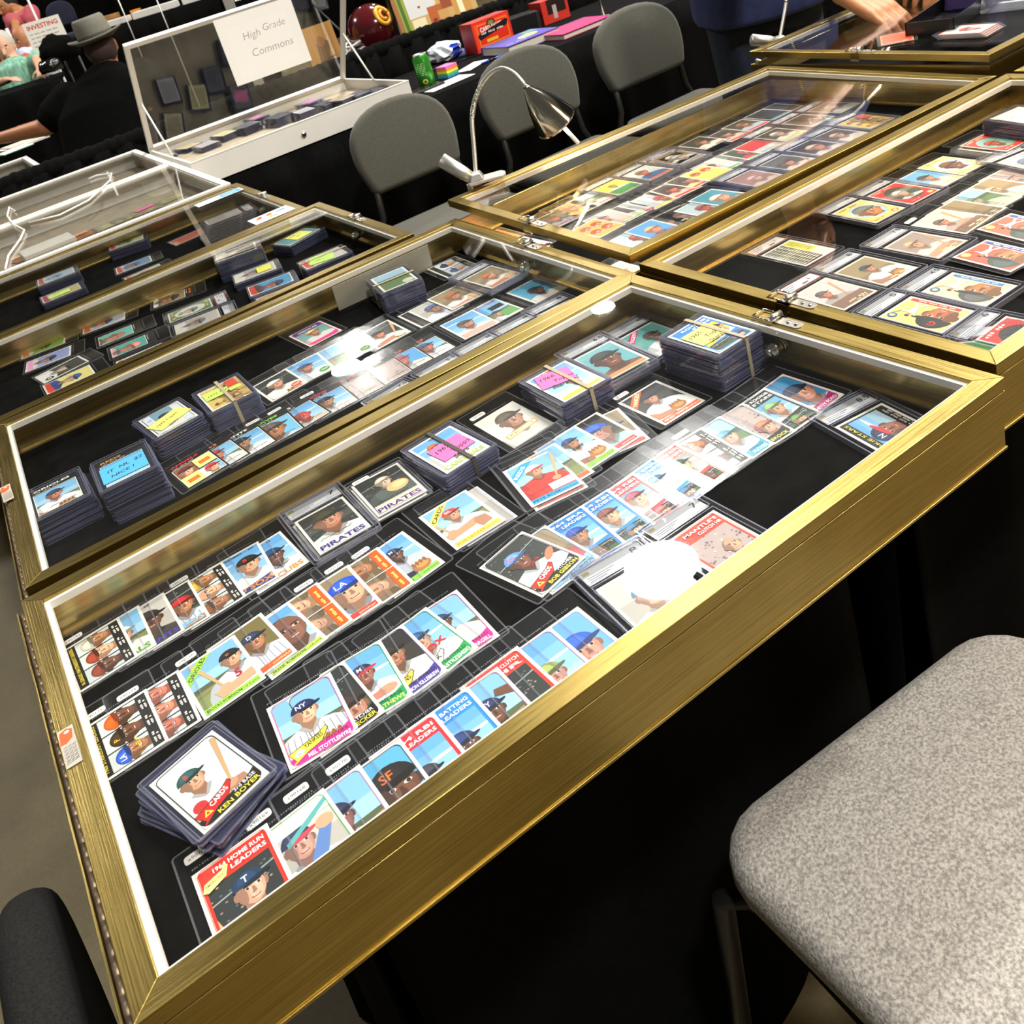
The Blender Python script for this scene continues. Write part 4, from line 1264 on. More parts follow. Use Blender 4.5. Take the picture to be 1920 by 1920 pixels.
# --- front row, lower edge hidden by the lid rail
row([
 ('red leaders card with a navy-capped face, nearest the corner', {'tl': (358, 1642.5), 'tr': (501.3, 1544.5)},
  lead65(('1964 HOME RUN', 'LEADERS'), 'e8392a', 'stand', F(.55, .70, .20, cap='1f3550', letter='T', skin='d09a80', shirt='eceae4', pose='batL'), 'H. KILLEBREW MINN. TWINS', 'AMERICAN', dict(x=.5, y=.16, h=.12, cap='202830')), dict(sticker='x90166', spos=(-.022, .060))),
 ('green bordered card of a batter with clasped fists', {'tr': (608.8, 1481), 'br': (700, 1609)}, s65('grey', FR(.22, .90, .20, skin='c09080', cap='2c3450', brim='c84858', shirt='d8e0e4'), '5aa04a', None, extra=lambda a: (a.r(.06, 1.12, .94, 1.35, 'eeeae0'), a.p([(.3, 1.0), (.94, 1.28), (.94, 1.20), (.3, .92)], '5aa8a8'), a.p([(.06, 1.0), (.94, 1.18), (.94, .85), (.06, .85)], '4a4038') if 0 else None, a.p([(.45, .55), (.62, .45), (.86, .86), (.72, .92)], '5d7fb8'), a.e(.80, .95, .12, .10, 'd8a080'), a.e(.22, .9, .01, .01, 'c09080'))), dict(sticker='x90169', spos=(-.02, .060))),
 ('pink bordered sky card of a bulky man in white', {'tr': (677.5, 1437.5), 'br': (765, 1562)}, s65('field', FR(.24, .84, .20, skin='8a5a58', cap='2a3350', shirt='efeae2'), 'c080a8', None), dict(sticker='x90168', spos=(-.02, .060))),
 ('blue card of a smiling man in a black cap with orange letters', {'tr': (756, 1392.5), 'br': (840, 1505)}, s65('5fb0d8', FR(.42, .72, .32, skin=DK, cap='201c1c', letter='SF', lc='e8702a', shirt='2a2420'), '3a4a60', None), dict(sticker='x90170', spos=(-.02, .060))),
 ('red headed leaders card with a pale sky', {'tr': (818.8, 1342.5), 'br': (905, 1448)}, lead65(('1964 RBI', 'LEADERS'), 'e2303a', 'sky', FR(.28, .50, .17, cap='3a3a44', skin='d8a080', shirt='f0f0ec'))),
 ('blue headed batting leaders card with a dark face', {'tr': (883.8, 1296), 'br': (972, 1395)}, lead65(('1964 BATTING', 'LEADERS'), '2a8fe0', 'sky', FR(.28, .56, .2, cap='2a3a6a', skin=DK, shirt='d8dce0', pose='bat'))),
 ('card of a man with an arm raised beside his navy cap', {'tr': (941, 1260), 'br': (1028, 1352)}, s65('field', FR(.34, .78, .19, skin=DK, cap='28325a', letter='NY', shirt='e8e8ea', pose='arm', stripes='8f98ac'), 'b07aa0', None)),
 ('red series card with its title upside down', {'tr': (980, 1221), 'br': (1070, 1303)}, lead65(("MANTLE'S CLUTCH", 'HR'), 'e83a2a', 'stand', None, fg2=None)),
 ('card with an olive-capped head low against the sky', {'tr': (1042.5, 1186), 'br': (1130, 1262)}, s65('sky', FR(.30, .62, .2, skin='c08a78', cap='8a9a50', shirt='d0a890'), 'b880a8', None)),
 ('card with a blue cap close-up at the right end of the front row', {'tr': (1097.5, 1150), 'br': (1182, 1218)}, s65('6fb0e6', FR(.36, .66, .27, skin='c98a74', cap='2a58c0', shirt='d8c8c0'), 'd8cfe0', None)),
], group=G1, tilt=1.7)

# --- loose pile near the corner
pile('loose pile topmost card of a batter with red pennant and black band', 'clear holder from the felt up in the fanned corner pile', {'tl': (280, 1473.8), 'tr': (397.5, 1371), 'br': (501, 1447.5), 'bl': (381, 1551)},
     s65('cfe3ea', F(.36, .90, .17, cap='24504c', letter='B', lc='e03a3a', shirt='f2f1ec', pose='bat', skin='d39a78'), '1a1a1a', '14120f', 'KEN BOYER', '3rd BASE', 1, 'CARDS', 'd8201c', nc='f2e030', pc='f0f0f0', extra=lambda a: a.e(.20, .40, .10, .10, 'c83030')),
     9, gap=.0027, jit=.003, twist=.09, fan=.28, seed=12, group='holders in the fanned pile by the corner', artf=lambda i: s65('sky', None, '2a2a80', '3a2a90', 'JUAN MARICHAL', '', nc='f2e030'))

# --- middle singles
card('graded card of a gazing catcher over purple team letters', {'tl': (548, 980), 'tr': (646.3, 930.8), 'br': (696.3, 985), 'bl': (601.3, 1044.5)}, s67('stand', F(.5, .92, .27, skin='b97a54', cap='3d3a2c', shirt='efece2', stripes=None), 'PIRATES', '3c2f8a', '', sig=True), 'slab', z=.004, num='7', group=G1)
card('graded card lying under the gazing catcher card', {'tl': (544, 988), 'tr': (643, 938), 'br': (693, 992), 'bl': (597, 1052)}, s67('stand', None), 'slab', z=-.003, num='7', group=G1)
for i in range(5):
    card('holder number %s from the bottom under the tan glove card' % ('one', 'two', 'three', 'four', 'five')[i], {'tl': (657 + i % 2, 920 + i % 3), 'tr': (746, 872), 'br': (800, 928), 'bl': (711, 977)}, s67('stand', None), 'tl', z=.0019 * i, group=G1)
card('card of a tan glove above purple team letters, on top of a low pile', {'tl': (657.5, 913.8), 'tr': (746, 866), 'br': (800, 921), 'bl': (711, 970)}, s67('stand', F(.52, 1.0, .15, skin='c9b39a', cap='c8b8a0', shirt='56605c', pose='bust'), 'PIRATES', '3c2f8a', 'PITCHER', sig=True, extra=lambda a: (a.e(.68, .66, .22, .18, 'd8b478'), a.e(.72, .68, .14, .1, 'e8cc98'), a.r(.06, .05, .95, .32, 'f0cdb8'))), 'tl', z=.0095, sticker='x90183', group=G1)
card('yellow banner card of a red-capped catcher with a bat', {'tl': (785.5, 968.8), 'tr': (870.5, 917), 'br': (948.8, 976.3), 'bl': (858.8, 1034.5)}, s66('field', F(.44, .96, .15, skin='cf9470', cap='d0392a', letter='StL', shirt='eaf0f4', pose='batL', sleeve='cf9470'), 'CARDS', 'f6d860', '101010', 'f3cf52', 'BOB UECKER', 'catcher', nc='c07818'), 'cs', z=.003, group=G1)
card('card half hidden beneath the yellow banner catcher', {'tl': (806, 962), 'tr': (893, 911), 'br': (972, 969), 'bl': (880, 1027)}, s57('grey', None, '', paper='d8d4d8'), 'cs', z=.0010, group=G1)
card('card of a red-shirted batter with blue corner ribbon', {'tl': (944.5, 883.8), 'tr': (1032.5, 841.3), 'br': (1092, 907), 'bl': (999.3, 955.5)}, s66('field', F(.47, 1.0, .15, skin='cf9470', cap='f0ece6', brim='d03030', letter='C', lc='d02020', shirt='d8362c', pose='bat', sleeve='d8362c'), 'REDS', '2a9ae2', 'ffffff', '2f9fe4', 'PETE ROSE', '2nd base', nc='101010', extra=lambda a: a.r(.5, .2, .94, .42, 'e8ecee')), 'cs', z=.0045, group=G1)
card('card peeping out at the lower edge of the red-shirted batter', {'tl': (952, 890), 'tr': (1041, 848), 'br': (1100, 913), 'bl': (1007, 962)}, s66('field', None, strip='d84a2a', name='MICKEY'), 'cs', z=.0028, group=G1)
row([
 ('orange ribboned card behind the red-shirted batter', {'tr': (1042, 832), 'br': (1115, 885)}, s66('field', None, 'RED SOX', 'f06a2a', 'f8e890', 'f06a2a'), dict(z=.004)),
 ('green strip card of a standing infielder against blue', {'tr': (1080, 800), 'br': (1162, 844)}, s66('field', FR(.38, .98, .15, skin=MD, cap='24406a', shirt='f0ece0', pose='glove'), '', strip='8fd04a', name='', pos='2nd base', extra=lambda a: a.t('Ford', .5, .7, .12, '202020', 8)), dict(z=.003)),
 ('dark card of a blue-capped man seen from behind', {'tr': (1122, 775), 'br': (1201, 817)}, s66('dark', FR(.40, .80, .24, skin='c08a70', cap='2a58b8', shirt='a8c8c4', look=-1), '', strip='e8443a', name='', pos='pitcher', nc='f0e8e0'), dict(z=.0025)),
 ('hazy red strip card skewed under the blue-capped man', {'tr': (1158, 764), 'br': (1222, 826)}, s66('brown', FR(.4, .8, .2, skin='c09080', cap='3060a0'), '', strip='e86a60'), dict(z=.001)),
], group=G1)
card('orange ribboned card of a fielder bent over a dark glove', {'tl': (1161, 754), 'tr': (1225, 717), 'br': (1322.5, 753.8), 'bl': (1251, 793.8)}, s66('dark', F(.46, .98, .15, skin='c58a6a', cap='2c2a30', shirt='e9e8e6', pose='glove'), 'YANKEES', 'f2602a', 'f8e8c0', 'f0542a', 'MICKEY MANTLE', 'outfield', nc='f8f0d8', extra=lambda a: a.t('NY', .62, .72, .08, '20284a', 0, None, 'L', .02)), 'cs', z=.001, sticker='x90177', group=G1)
card('card with a red pennant on top of a skewed blue one', {'tl': (900.5, 1067), 'tr': (983.8, 995.5), 'br': (1090, 1043.8), 'bl': (1017.5, 1121.3)},
     s65('stand', F(.42, .92, .19, skin='6f4434', cap='5a8ac8', letter='StL', lc='d02a2a', shirt='dfe9e6', pose='bust'), '1a1a1a', '12120f', 'BOB GIBSON', 'PITCHER', 1, 'CARDS', 'e0241c', nc='f2e030', pc='f0f0f0', extra=lambda a: (a.t('Cards', .42, .62, .1, 'c03030', 12), a.e(.8, .6, .16, .07, 'b97a5c', 40))), 'cs', z=.006, group=G1)
card('light blue card under the red pennant pitcher', {'tl': (930, 1062), 'tr': (1035, 975), 'br': (1122, 1047), 'bl': (1030, 1110)}, s65('brown', F(.5, .95, .16, cap='c03038', shirt='b8303c', skin='c08a78'), '7a9ab8', '8fc4ea', 'FRANK ROBINSON', 'OUTFIELD', nc='1a2a3a'), 'cs', z=.0042, group=G1)

# --- fourth row: leaders cards running to the right
row([
 ('blue pitching leaders card beside the red pennant pitcher', {'tr': (1095, 951), 'br': (1177, 1020)}, lead65(('1964 ERA', 'LEADERS'), '2a86d8', 'sky', FR(.34, .80, .17, cap='2a4a9a', skin=MD, shirt='d0d8e0'), ' ', None, dict(x=.6, y=.18, h=.13, cap=None, skin=DK))),
 ('blue batted-in leaders card with two faces', {'tr': (1142, 920), 'br': (1232, 985)}, lead65(('1964 RBI', 'LEADERS'), '3a90dc', 'sky', FR(.40, .80, .17, cap='7a4a40', skin=LT, pose='bat'), ' ', None, dict(x=.68, y=.18, h=.13, cap='4a6a8a', skin=LT))),
 ('washed out red leaders card, third of the leaders run', {'tr': (1191, 890), 'br': (1285, 950)}, lead65(('1964 RBI', 'LEADERS'), 'e0505a', 'sky', FR(.40, .80, .17, cap='a0505a', skin=LT), ' ', None, dict(x=.68, y=.18, h=.13, cap='b86a6a', skin=LT))),
 ('washed out blue leaders card, fourth of the leaders run', {'tr': (1225, 860), 'br': (1332, 915)}, lead65(('1964 ERA', 'LEADERS'), '3f94dc', 'sky', FR(.40, .80, .17, cap='4a6a8a', skin=LT), ' ', None, dict(x=.68, y=.18, h=.13, cap='4a6a8a', skin=LT))),
 ('red home run leaders card, fifth of the leaders run', {'tr': (1270, 834), 'br': (1370, 885)}, lead65(('1964 HOME RUN', 'LEADERS'), 'e84a34', 'stand', FR(.40, .80, .17, cap='3a5a4a', skin=LT), ' ', None, dict(x=.68, y=.18, h=.13, cap=None, skin=DK))),
 ('black and white four-panel leaders card', {'tr': (1316, 804), 'br': (1412, 860)}, lead66('LEADERS', [dict(cap='5a4a44', skin=DK), dict(cap='8a5a48', skin=MD)])),
 ('green and teal horizontal rookie card, seventh of the leaders run', {'tr': (1352, 784), 'br': (1452, 832)}, s65('grass', FR(.45, .8, .17, cap='4a8a9a', shirt='d8e8e8'), '4a9aa0', '48a0c0', 'ROSE', 'INFIELD'), dict(sticker='x90178')),
 ('black banded card of a crowd of heads', {'tr': (1397.5, 760), 'br': (1490, 807.5)}, s65('crowd', FR(.55, .5, .16, cap='b06a50', skin='c8907a'), '2a2a2a', '141414', 'BROCK', '', nc='f2e65a')),
 ('rookie stars card with two green-capped faces', {'tr': (1436, 730), 'br': (1542.5, 774)}, lead65(('1965 ROOKIE', 'STARS'), '1c1c18', 'sky', FR(.42, .78, .17, cap='7a9a60', skin='c08a6a'), ' ', None, dict(x=.62, y=.18, h=.13, cap='5a7a40', skin='c08a6a'))),
 ('blue card of a smiling close-up with a magenta band', {'tr': (1472.5, 705), 'br': (1579, 740)}, s65('2f8fc0', FR(.46, .70, .25, skin='c8866a', cap='23304a', shirt='dcdad4', stripes='9a9a9a'), 'd080a0', 'b02070', 'WHITEY FORD', '', nc='f8f0f0')),
], group=G1, tilt=2.9, z=.0028)

# --- graded cards to the right
card('graded card with a green banner and inverted head, beside empty felt', {'tl': (1586, 815), 'tr': (1657.5, 766), 'bl': (1652, 839)}, lead66('ROOKIE STARS', [dict(cap='1f2a4a', skin='a86a54', letter='N', brim='d83030', bg='sky', h=.24)]), 'slab', z=.0, num='8.5', group=G1)
card('graded card washed out by lamp glare near the front rail', {'tl': (1145, 1118), 'tr': (1235, 1063), 'br': (1300, 1120), 'bl': (1208, 1188)}, s67('grey', F(.5, .8, .2, cap='5a7a9a'), 'ALL-STARS', '7a8088', ''), 'slab', z=.008, num='8', group=G1)
card('lower graded card beneath the one washed out by lamp glare', {'tl': (1148, 1124), 'tr': (1238, 1069), 'br': (1303, 1126), 'bl': (1211, 1194)}, s67('grey', None), 'slab', z=.0006, num='8', group=G1)
card('graded red banner series card beside the glare', {'tl': (1281, 1026), 'tr': (1352, 980), 'br': (1430, 1018), 'bl': (1352, 1068)}, lead65(('MANTLE\'S', 'CLUTCH HR'), 'e8442e', 'crowd', F(.6, .6, .14, cap=None)), 'slab', z=.001, num='7', group=G1)
card('graded card of a grinning man in a dark helmet, teal sky', {'tl': (1087, 674), 'tr': (1142, 646), 'br': (1210, 671), 'bl': (1142, 708)}, s66('72b8c0', F(.46, .78, .30, skin='7a4c38', cap='38393a', shirt='8a5a48'), '', 'f09a50', strip='f0a060'), 'slab', z=.016, num='6.5', group=G1)
card('graded card directly below the grinning man in a helmet', {'tl': (1088, 681), 'tr': (1143, 653), 'br': (1211, 678), 'bl': (1143, 715)}, s66('72b8c0', None), 'slab', z=.0085, num='6', group=G1)
card('bottom graded card of the grinning helmet pile', {'tl': (1089, 687), 'tr': (1144, 659), 'br': (1212, 684), 'bl': (1144, 721)}, s66('72b8c0', None), 'slab', z=.001, num='6', group=G1)
card('graded teal card with a crimson ribbon behind the tall stack', {'tl': (1167, 636), 'tr': (1222, 606), 'br': (1292, 630)}, s66('5aa8a0', F(.55, .85, .18, skin=DK, cap='3a2420', shirt='e6e6e0'), 'TIGERS', 'c82a60', 'ffffff', 'f0f0e8'), 'slab', z=.003, num='8', group=G1)
card('cream card of a sepia portrait above a gold title plate', {'tl': (915, 800), 'tr': (960, 759), 'br': (1018.8, 792), 'bl': (957.5, 831)}, (lambda a: (a.r(.05, .05, .95, 1.35, 'dedbd0'), a.fig(.55, .88, .26, skin='a87a5c', cap='5a5348', shirt='d6d2c6'), a.p([(.12, .30), (.88, .36), (.88, .52), (.12, .46)], 'e2b23a'), a.p([(.15, .33), (.85, .385), (.85, .49), (.15, .435)], 'f3ecd0'), a.t('MEMBER CLUB', .20, .365, .08, '8a6a20', 4, .6), a.build())[-1])(Art(paper='e2dfd6')), 'cs', z=.002, sticker='x90182', tilt=(R(3), 0), group=G1)

# --- banded stacks with notes
note_pink = 'ff6fb4'
stack('banded stack with a pink note, nearest of the two pink ones', {'tl': (765, 842.5), 'tr': (843.8, 796), 'br': (915, 835), 'bl': (840, 890)}, s67('sky', F(.35, 1.0, .12, cap='d8602a'), 'CARDINALS', 'c8d050', 'TEAM'), 14,
      band=('dark_band', 'y', .004), note=note_fn([('1967', 0), ('Topps', .40), ('Stars', .12)][0:1] + [('  Topps', .28)] + [('Stars', .15)], note_pink, .047, .038, .06, (.003, -.002), sizes=.24), seed=4, lean=(.00008, 0))
stack('banded stack with a pink note, by the grinning helmet card', {'tl': (984, 716), 'tr': (1069, 679), 'br': (1126, 705), 'bl': (1057.5, 751)}, s66('sky', F(.6, .6, .14, cap='3a3f4a', skin='b09080'), 'YANKEES', 'e8602a', 'f8e8c0', 'f0d040'), 16,
      band=('rubber_band', 'y', .006), note=note_fn([('1966', 0), ('  Topps', .28), ('Stars', .15)], note_pink, .047, .038, -.25, (-.004, .016), sizes=.24), seed=5, lean=(.0001, 0))
stack('tallest banded stack with a yellow note and violet sides', {'tl': (1250, 629), 'tr': (1316, 591), 'br': (1419, 617.5), 'bl': (1350, 662)}, lead65(('ROOKIE', 'STARS'), '2a88d0', 'e8dc50', F(.74, .78, .13, cap='5a2a2a', skin='d09a88'), ' ', None, dict(x=.7, y=.18, h=.14, cap='3a5aa0', skin='d09a88')), 26, gap=.0020,
      band=('rubber_band', 'y', .010), note=note_fn([('1965', 0), ('   Topps', .3), ('Stars', .18)], 'f3ea7a', .044, .040, .0, (-.006, .004), sizes=.25), seed=6, jit=.0016)


# ================================================================ second case
Z2 = ZT - .0019 - .0606
G2 = 'cards in the second case'
row([
 ('rookie card with two capped faces and two yellow boxes', {'tl': (315, 884), 'tr': (390, 842), 'br': (425, 870), 'bl': (350, 915)}, s71('ANGELS', 'e02a2a', two=True)),
 ('black framed card of a man by a fence, beside the yellow-box rookie card', {'tr': (431, 821), 'br': (466, 847)}, s71('', 'e8642a', 'field', FR(.25, .8, .2, cap='b03a3a', skin='c4806a'))),
 ('black framed card of a squinting man before a pale sky', {'tr': (482.5, 796), 'br': (517.5, 824)}, s71('GIANTS', 'f0ece0', 'sky', FR(.2, .78, .22, cap='20201c', skin=MD, shirt='f0f0ea'))),
 ('black framed card of a tanned head against bright blue', {'tr': (539, 770), 'br': (570, 800)}, s71('BRAVES', '8fd83a', '7cc4e8', FR(.2, .66, .32, skin='b07040', cap='5a4a3a', shirt='c8d8e0')), dict(sticker='x8021')),
 ('black framed card with a rust-red glove', {'tr': (580, 747.5), 'br': (617.5, 770)}, s71('REDS', 'f0ece0', 'sky', FR(.3, .6, .2, cap=None, skin='c84a3a', shirt='d8c8b8')), dict(sticker='x8022')),
 ('black framed card of a man with a dark bat', {'tr': (640, 721), 'br': (671, 746)}, s71('TWINS', 'e02a50', 'sky', FR(.2, .75, .2, cap='2a2a30', skin=MD, pose='glove')), dict(sticker='x8023')),
 ('pinkish crowd scene card, left one', {'tr': (690, 696), 'br': (720, 720)}, s71('', 'd03a3a', 'crowd', None)),
 ('pinkish crowd scene card, right one', {'tr': (737.5, 669), 'br': (772.5, 692.5)}, s71('', 'd8d4c8', 'crowd', None)),
 ('black framed card of a red-faced man on blue', {'tr': (775, 647.5), 'br': (811, 670)}, s71('', 'e8642a', '5fa8e0', FR(.2, .75, .22, cap='c03030', skin='c87058', shirt='e0dcd8'))),
 ('black framed card of a white jersey with a red spot', {'tr': (815, 627.5), 'br': (853, 648)}, s71('', 'e8642a', 'field', FR(.3, .8, .2, cap='3a4a6a', skin='b8705a', shirt='f2f0ec'))),
], group=G2, zf=Z2, tilt=1.5)
row([
 ('card of a dark-gloved infielder with a red disc', {'tl': (475, 727.5), 'tr': (539, 692.5), 'br': (575, 716), 'bl': (507, 752)}, s69('stand', F(.45, .85, .2, skin='c08a6a', cap='d8d0c0', shirt='e8e4d8', pose='glove'), 'c8321e')),
 ('card of a reclining capped man with a green disc', {'tr': (597.5, 662.5), 'br': (629, 689)}, s69('sky', FR(.25, .85, .19, cap='3f4a70', skin='c08060', shirt='dfe6ec'), '2f8a3a')),
 ('sky and lawn card under the overhead glare', {'tr': (635, 646), 'br': (662, 670)}, s69('field', None, '2f8a3a')),
 ('card of a runner on green with a green disc', {'tr': (670, 626), 'br': (705, 650)}, s69('grass', FR(.1, .8, .15, cap='2a2a2a', skin=MD, shirt='e8e8e0'), '2f8a3a')),
 ('card of a crowd over deep green lawn', {'tr': (727.5, 600), 'br': (772, 622.5)}, s69('stand', FR(.2, .8, .17, cap='3a3a3a', skin='c08060', shirt='f0f0e8', pose='bat'), 'd8d4cc')),
], group=G2, zf=Z2, tilt=1.5)
card('single card with a purple and pink border lying on bare felt', {'tl': (546, 630), 'tr': (596, 606), 'br': (639, 620), 'bl': (584, 646)}, s65('7fb0a8', F(.5, .85, .17, cap='d8b070', shirt='e8e4dc', skin='c08a6a'), 'e83a90', 'e83a80', '', extra=lambda a: (a.r(.06, 1.1, .94, 1.35, '5a3a8a'), a.t('ORIOLES', .2, 1.16, .13, 'f0e8a0', 0, .6))), 'cs', zf=Z2, group=G2)
for i, (c, ar, d) in enumerate((
    ({'tl': (802, 502), 'tr': (852, 480), 'br': (895, 495), 'bl': (842, 527)}, lead66('', [dict(cap='3a4a7a'), dict(cap='2a3a5a')]), 'pink edged card with four teal panels near the paper note'),
    ({'tl': (802, 561), 'tr': (855, 536), 'br': (907, 552), 'bl': (849, 581)}, s69('brown', F(.5, .8, .2, skin='c08060', cap='a0522a', shirt='ecece6', pose='bat'), 'c8a060', ''), 'cream bordered card of a fielder in warm brown'),
    ({'tl': (767, 583), 'tr': (818, 558), 'br': (869, 576), 'bl': (812, 603)}, s69('grey', F(.5, .8, .22, skin='b08068', cap='4a5a8a', shirt='dfe4ea'), '4a5a7a', ''), 'cream bordered card of a cap close-up lying under the warm brown fielder'),
    ({'tl': (748, 592), 'tr': (800, 567), 'br': (850, 586), 'bl': (793, 613)}, s69('dark', None, '8a7a8a', ''), 'murky lilac card lowest of the cream trio'),
    ({'tl': (832, 612), 'tr': (890, 581), 'br': (930, 602), 'bl': (867, 639)}, s67('sky', F(.45, .8, .2, skin='c08a6a', cap='4a4a4a', shirt='f0f0f0', pose='glove'), '', 'c03a3a', '', extra=lambda a: (a.t('REDS', .35, .55, .12, 'c04040'), a.r(.05, .05, .95, .3, 'e8b8a8'))), 'card of a white-jerseyed man over a salmon lawn'),
    ({'tl': (872, 588), 'tr': (925, 563), 'br': (977, 580), 'bl': (925, 608)}, s67('field', F(.5, .5, .14), '', 'c03a3a', '', extra=lambda a: (a.r(.05, .7, .5, 1.15, '5fa8d8'), a.r(.55, .1, .95, .5, '5a9a50'), a.r(.5, .75, .9, 1.0, '15140f'), a.t('ROOKIE', .3, 1.2, .12, 'c84a5a', 0, .6))), 'card with blue, black and green panels under red lettering'),
    ({'tl': (982, 546), 'tr': (1005, 535), 'br': (1027, 542), 'bl': (1006, 555)}, s57('4fa8c8', F(.5, .7, .2, cap='2a2a2a', skin=DK)), 'small blue card alone by the lock corner'),
)):
    card(d, c, ar, 'cs' if i not in (4,) else 'tl', z=(.004, .006, .0042, .0024, .003, .0015, .001)[i], zf=Z2, group=G2, tilt=(0, 0))
for i, (c, n_) in enumerate((({'tl': (707, 765), 'tr': (782, 722), 'br': (838, 748)}, '7.5'), ({'tl': (800, 712), 'tr': (868, 673), 'br': (930, 700)}, '5.5'), ({'tl': (872, 668), 'tr': (935, 634), 'br': (997, 660)}, '8'), ({'tl': (945, 630), 'tr': (1005, 598), 'br': (1065, 622)}, '8'), ({'tl': (1010, 592), 'tr': (1068, 562), 'br': (1125, 585)}, '6'))):
    card('graded card mostly hidden by the front rail of the second case, %s from the left' % ('first', 'second', 'third', 'fourth', 'fifth')[i], c, s57('grey', None), 'slab', z=.001, num=n_, zf=Z2, group='graded cards along the front rail of the second case')
for i in range(3):
    card('cream graded card of an orange action scene, %s' % ('bottom of its pile', 'middle of its pile', 'top of its pile')[i], {'tl': (875, 526 + 6 - 3 * i), 'tr': (917, 496 + 6 - 3 * i), 'br': (975, 514 + 6 - 3 * i), 'bl': (920, 541 + 6 - 3 * i)}, s69('brown', F(.5, .8, .18, skin='d08050', cap='c86a2a', shirt='f0ece0', pose='bat'), 'd8b070', ''), 'slab', z=.0005 + .0075 * i, zf=Z2, num='7', group=G2)
stack('banded stack with violet sides and teal lettered top card', {'tl': (674, 520), 'tr': (752, 497), 'br': (806, 522), 'bl': (722, 552)}, s69('grass', None, 'c8d0c0', '',), 22, zf=Z2, band=('rubber_band', 'x', .0), seed=8, jit=.0015)
stack('banded stack with a lime note in the second case', {'tl': (366, 739), 'tr': (440, 704), 'br': (475, 735), 'bl': (399, 770)}, six_up('e0c870'), 19, zf=Z2, band=('rubber_band', 'y', .002), note=note_fn([('1972 Topps', 0), ('  Stars', .2)], 'c8f06a', .056, .030, .0, (.0, .012), sizes=.15), seed=9)
pile('topmost card of the left loose pile, a man fielding on pale grass', 'clear holder from the felt up in the left loose pile', {'tl': (56, 926), 'tr': (140, 886), 'br': (160, 924), 'bl': (69, 969)}, s71('ORIOLES', 'f0ece0', 'field', F(.45, .78, .17, cap='2a3a5a', skin='c07a60', shirt='eef0ee', pose='glove')), 22, zf=Z2, seed=21, jit=.0022, twist=.03, group='holders in the left loose pile of the second case')
pile('topmost card of the tallest loose pile, covered by a sky blue note', 'clear holder from the felt up in the blue-note pile', {'tl': (184, 872), 'tr': (265, 835), 'br': (280, 870), 'bl': (197.5, 914)}, s71('REDS', 'e8a030', 'sky', None), 28, zf=Z2, seed=22, jit=.0022, twist=.03, group='holders in the blue-note pile', note=note_fn([('IT  NL  $2', .05), ('  NICE !', .1)], '58b8ec', .060, .050, .0, (-.001, -.008), sizes=.19))
pile('topmost card of the yellow-note pile, grey with blue marks', 'clear holder from the felt up in the yellow-note pile', {'tl': (255, 790), 'tr': (332, 750), 'br': (377, 777), 'bl': (295, 819)}, s65('7fa8b8', F(.5, .9, .15), '3a4a5a', None, extra=lambda a: (a.r(.06, .05, .25, 1.35, 'dfe6ec'), a.r(.75, .05, .94, 1.35, 'dfe6ec'), [a.e(.16, .3 + .25 * k, .06, .05, '9fc0e8') for k in range(4)])), 20, zf=Z2, seed=23, jit=.003, twist=.05, group='holders in the yellow-note pile', note=note_fn([('1973 Topps', 0), ('    Stars', .15)], 'f3ea7a', .058, .036, .35, (0, -.006), sizes=.15))

# ================================================================ third and fourth cases (cards lie sideways)
Z3 = ZT - .001 - .0606


def side(desc, tl, tr, art, hold='cs', z=.001, zf=Z3, group=None, **k):
    """card lying on its side: its long edge runs tl-tr"""
    # turned a quarter: the card's own left edge becomes the top edge seen
    card(desc, {'bl': tl, 'tl': tr}, art, hold, z=z, zf=zf, group=group, **k)


G3 = 'cards in the third case'
side('lime and orange card of a dark-haired head, top of the left group', (41, 657), (125, 625), s65('8ac050', F(.5, .7, .2, skin=DK, cap='2a1a14', shirt='f0f0e0'), 'f2e0a0', 'e88a50'), z=.004, group=G3)
side('lavender card with a pink end, second in the left group', (49, 680), (135, 647), s65('9aa8d8', F(.5, .7, .2, skin=MD, cap='3a2a3a'), 'e8e0f0', 'f0a0c8'), z=.0030, group=G3)
side('sepia card, third in the left group', (76, 702), (136, 672), s69('dark', F(.5, .8, .2, skin='c8b8a0', cap='2a2a28'), '3a3a38'), z=.002, group=G3)
side('pale yellow card with a red end, lowest in the left group', (87, 720), (160, 687), s65('efe28a', F(.5, .8, .22, skin='c0a080', cap='2a4a8a', shirt='2a4a9a'), 'e8e0b0', 'd8402a'), z=.001, group=G3)
side('card of a bearded head with an orange square, topmost of the black pages', (157, 610), (237, 581), s65('c8ccd8', F(.5, .7, .22, skin='b87a58', cap='3a3a6a'), 'd0d0d0', 'd8602a'), z=.004, group=G3)
side('teal card of a bare head beside a small yellow inset', (182, 634), (262, 602), s71('', '2a2a2a', '6fc0b0', F(.6, .55, .3, cap=None, skin='c08068', shirt='3a3a3a')), z=.003, group=G3)
side('teal card of a man in pink beside a small green inset', (202, 656), (290, 620), s71('', '2a2a2a', '4fb0a0', F(.6, .6, .26, cap='d88078', skin='c08068', shirt='e8b0b0')), z=.002, group=G3)
side('pale action card with an orange square by the front rail', (215, 680), (305, 642), s65('b8ccd8', F(.5, .7, .2, skin='8a8a80', cap='4a5a6a', shirt='dfe0d8'), 'd8d8c8', 'd0582a'), z=.001, group=G3)
side('dark card with orange ends at the top of the graded row', (285, 564), (362, 536), s71('', 'e8702a', 'brown', F(.5, .6, .25, skin='a86a4a', cap='3a2a2a')), z=.002, group=G3)
side('graded card with an olive oval, first of the graded row', (307, 592), (400, 556), s59('6a8a4a', 'e8e8dc', F(.5, .7, .2, skin='c8b8a8', cap='5a6a5a')), 'psa', z=.001, zf=Z3, num='7', group=G3)
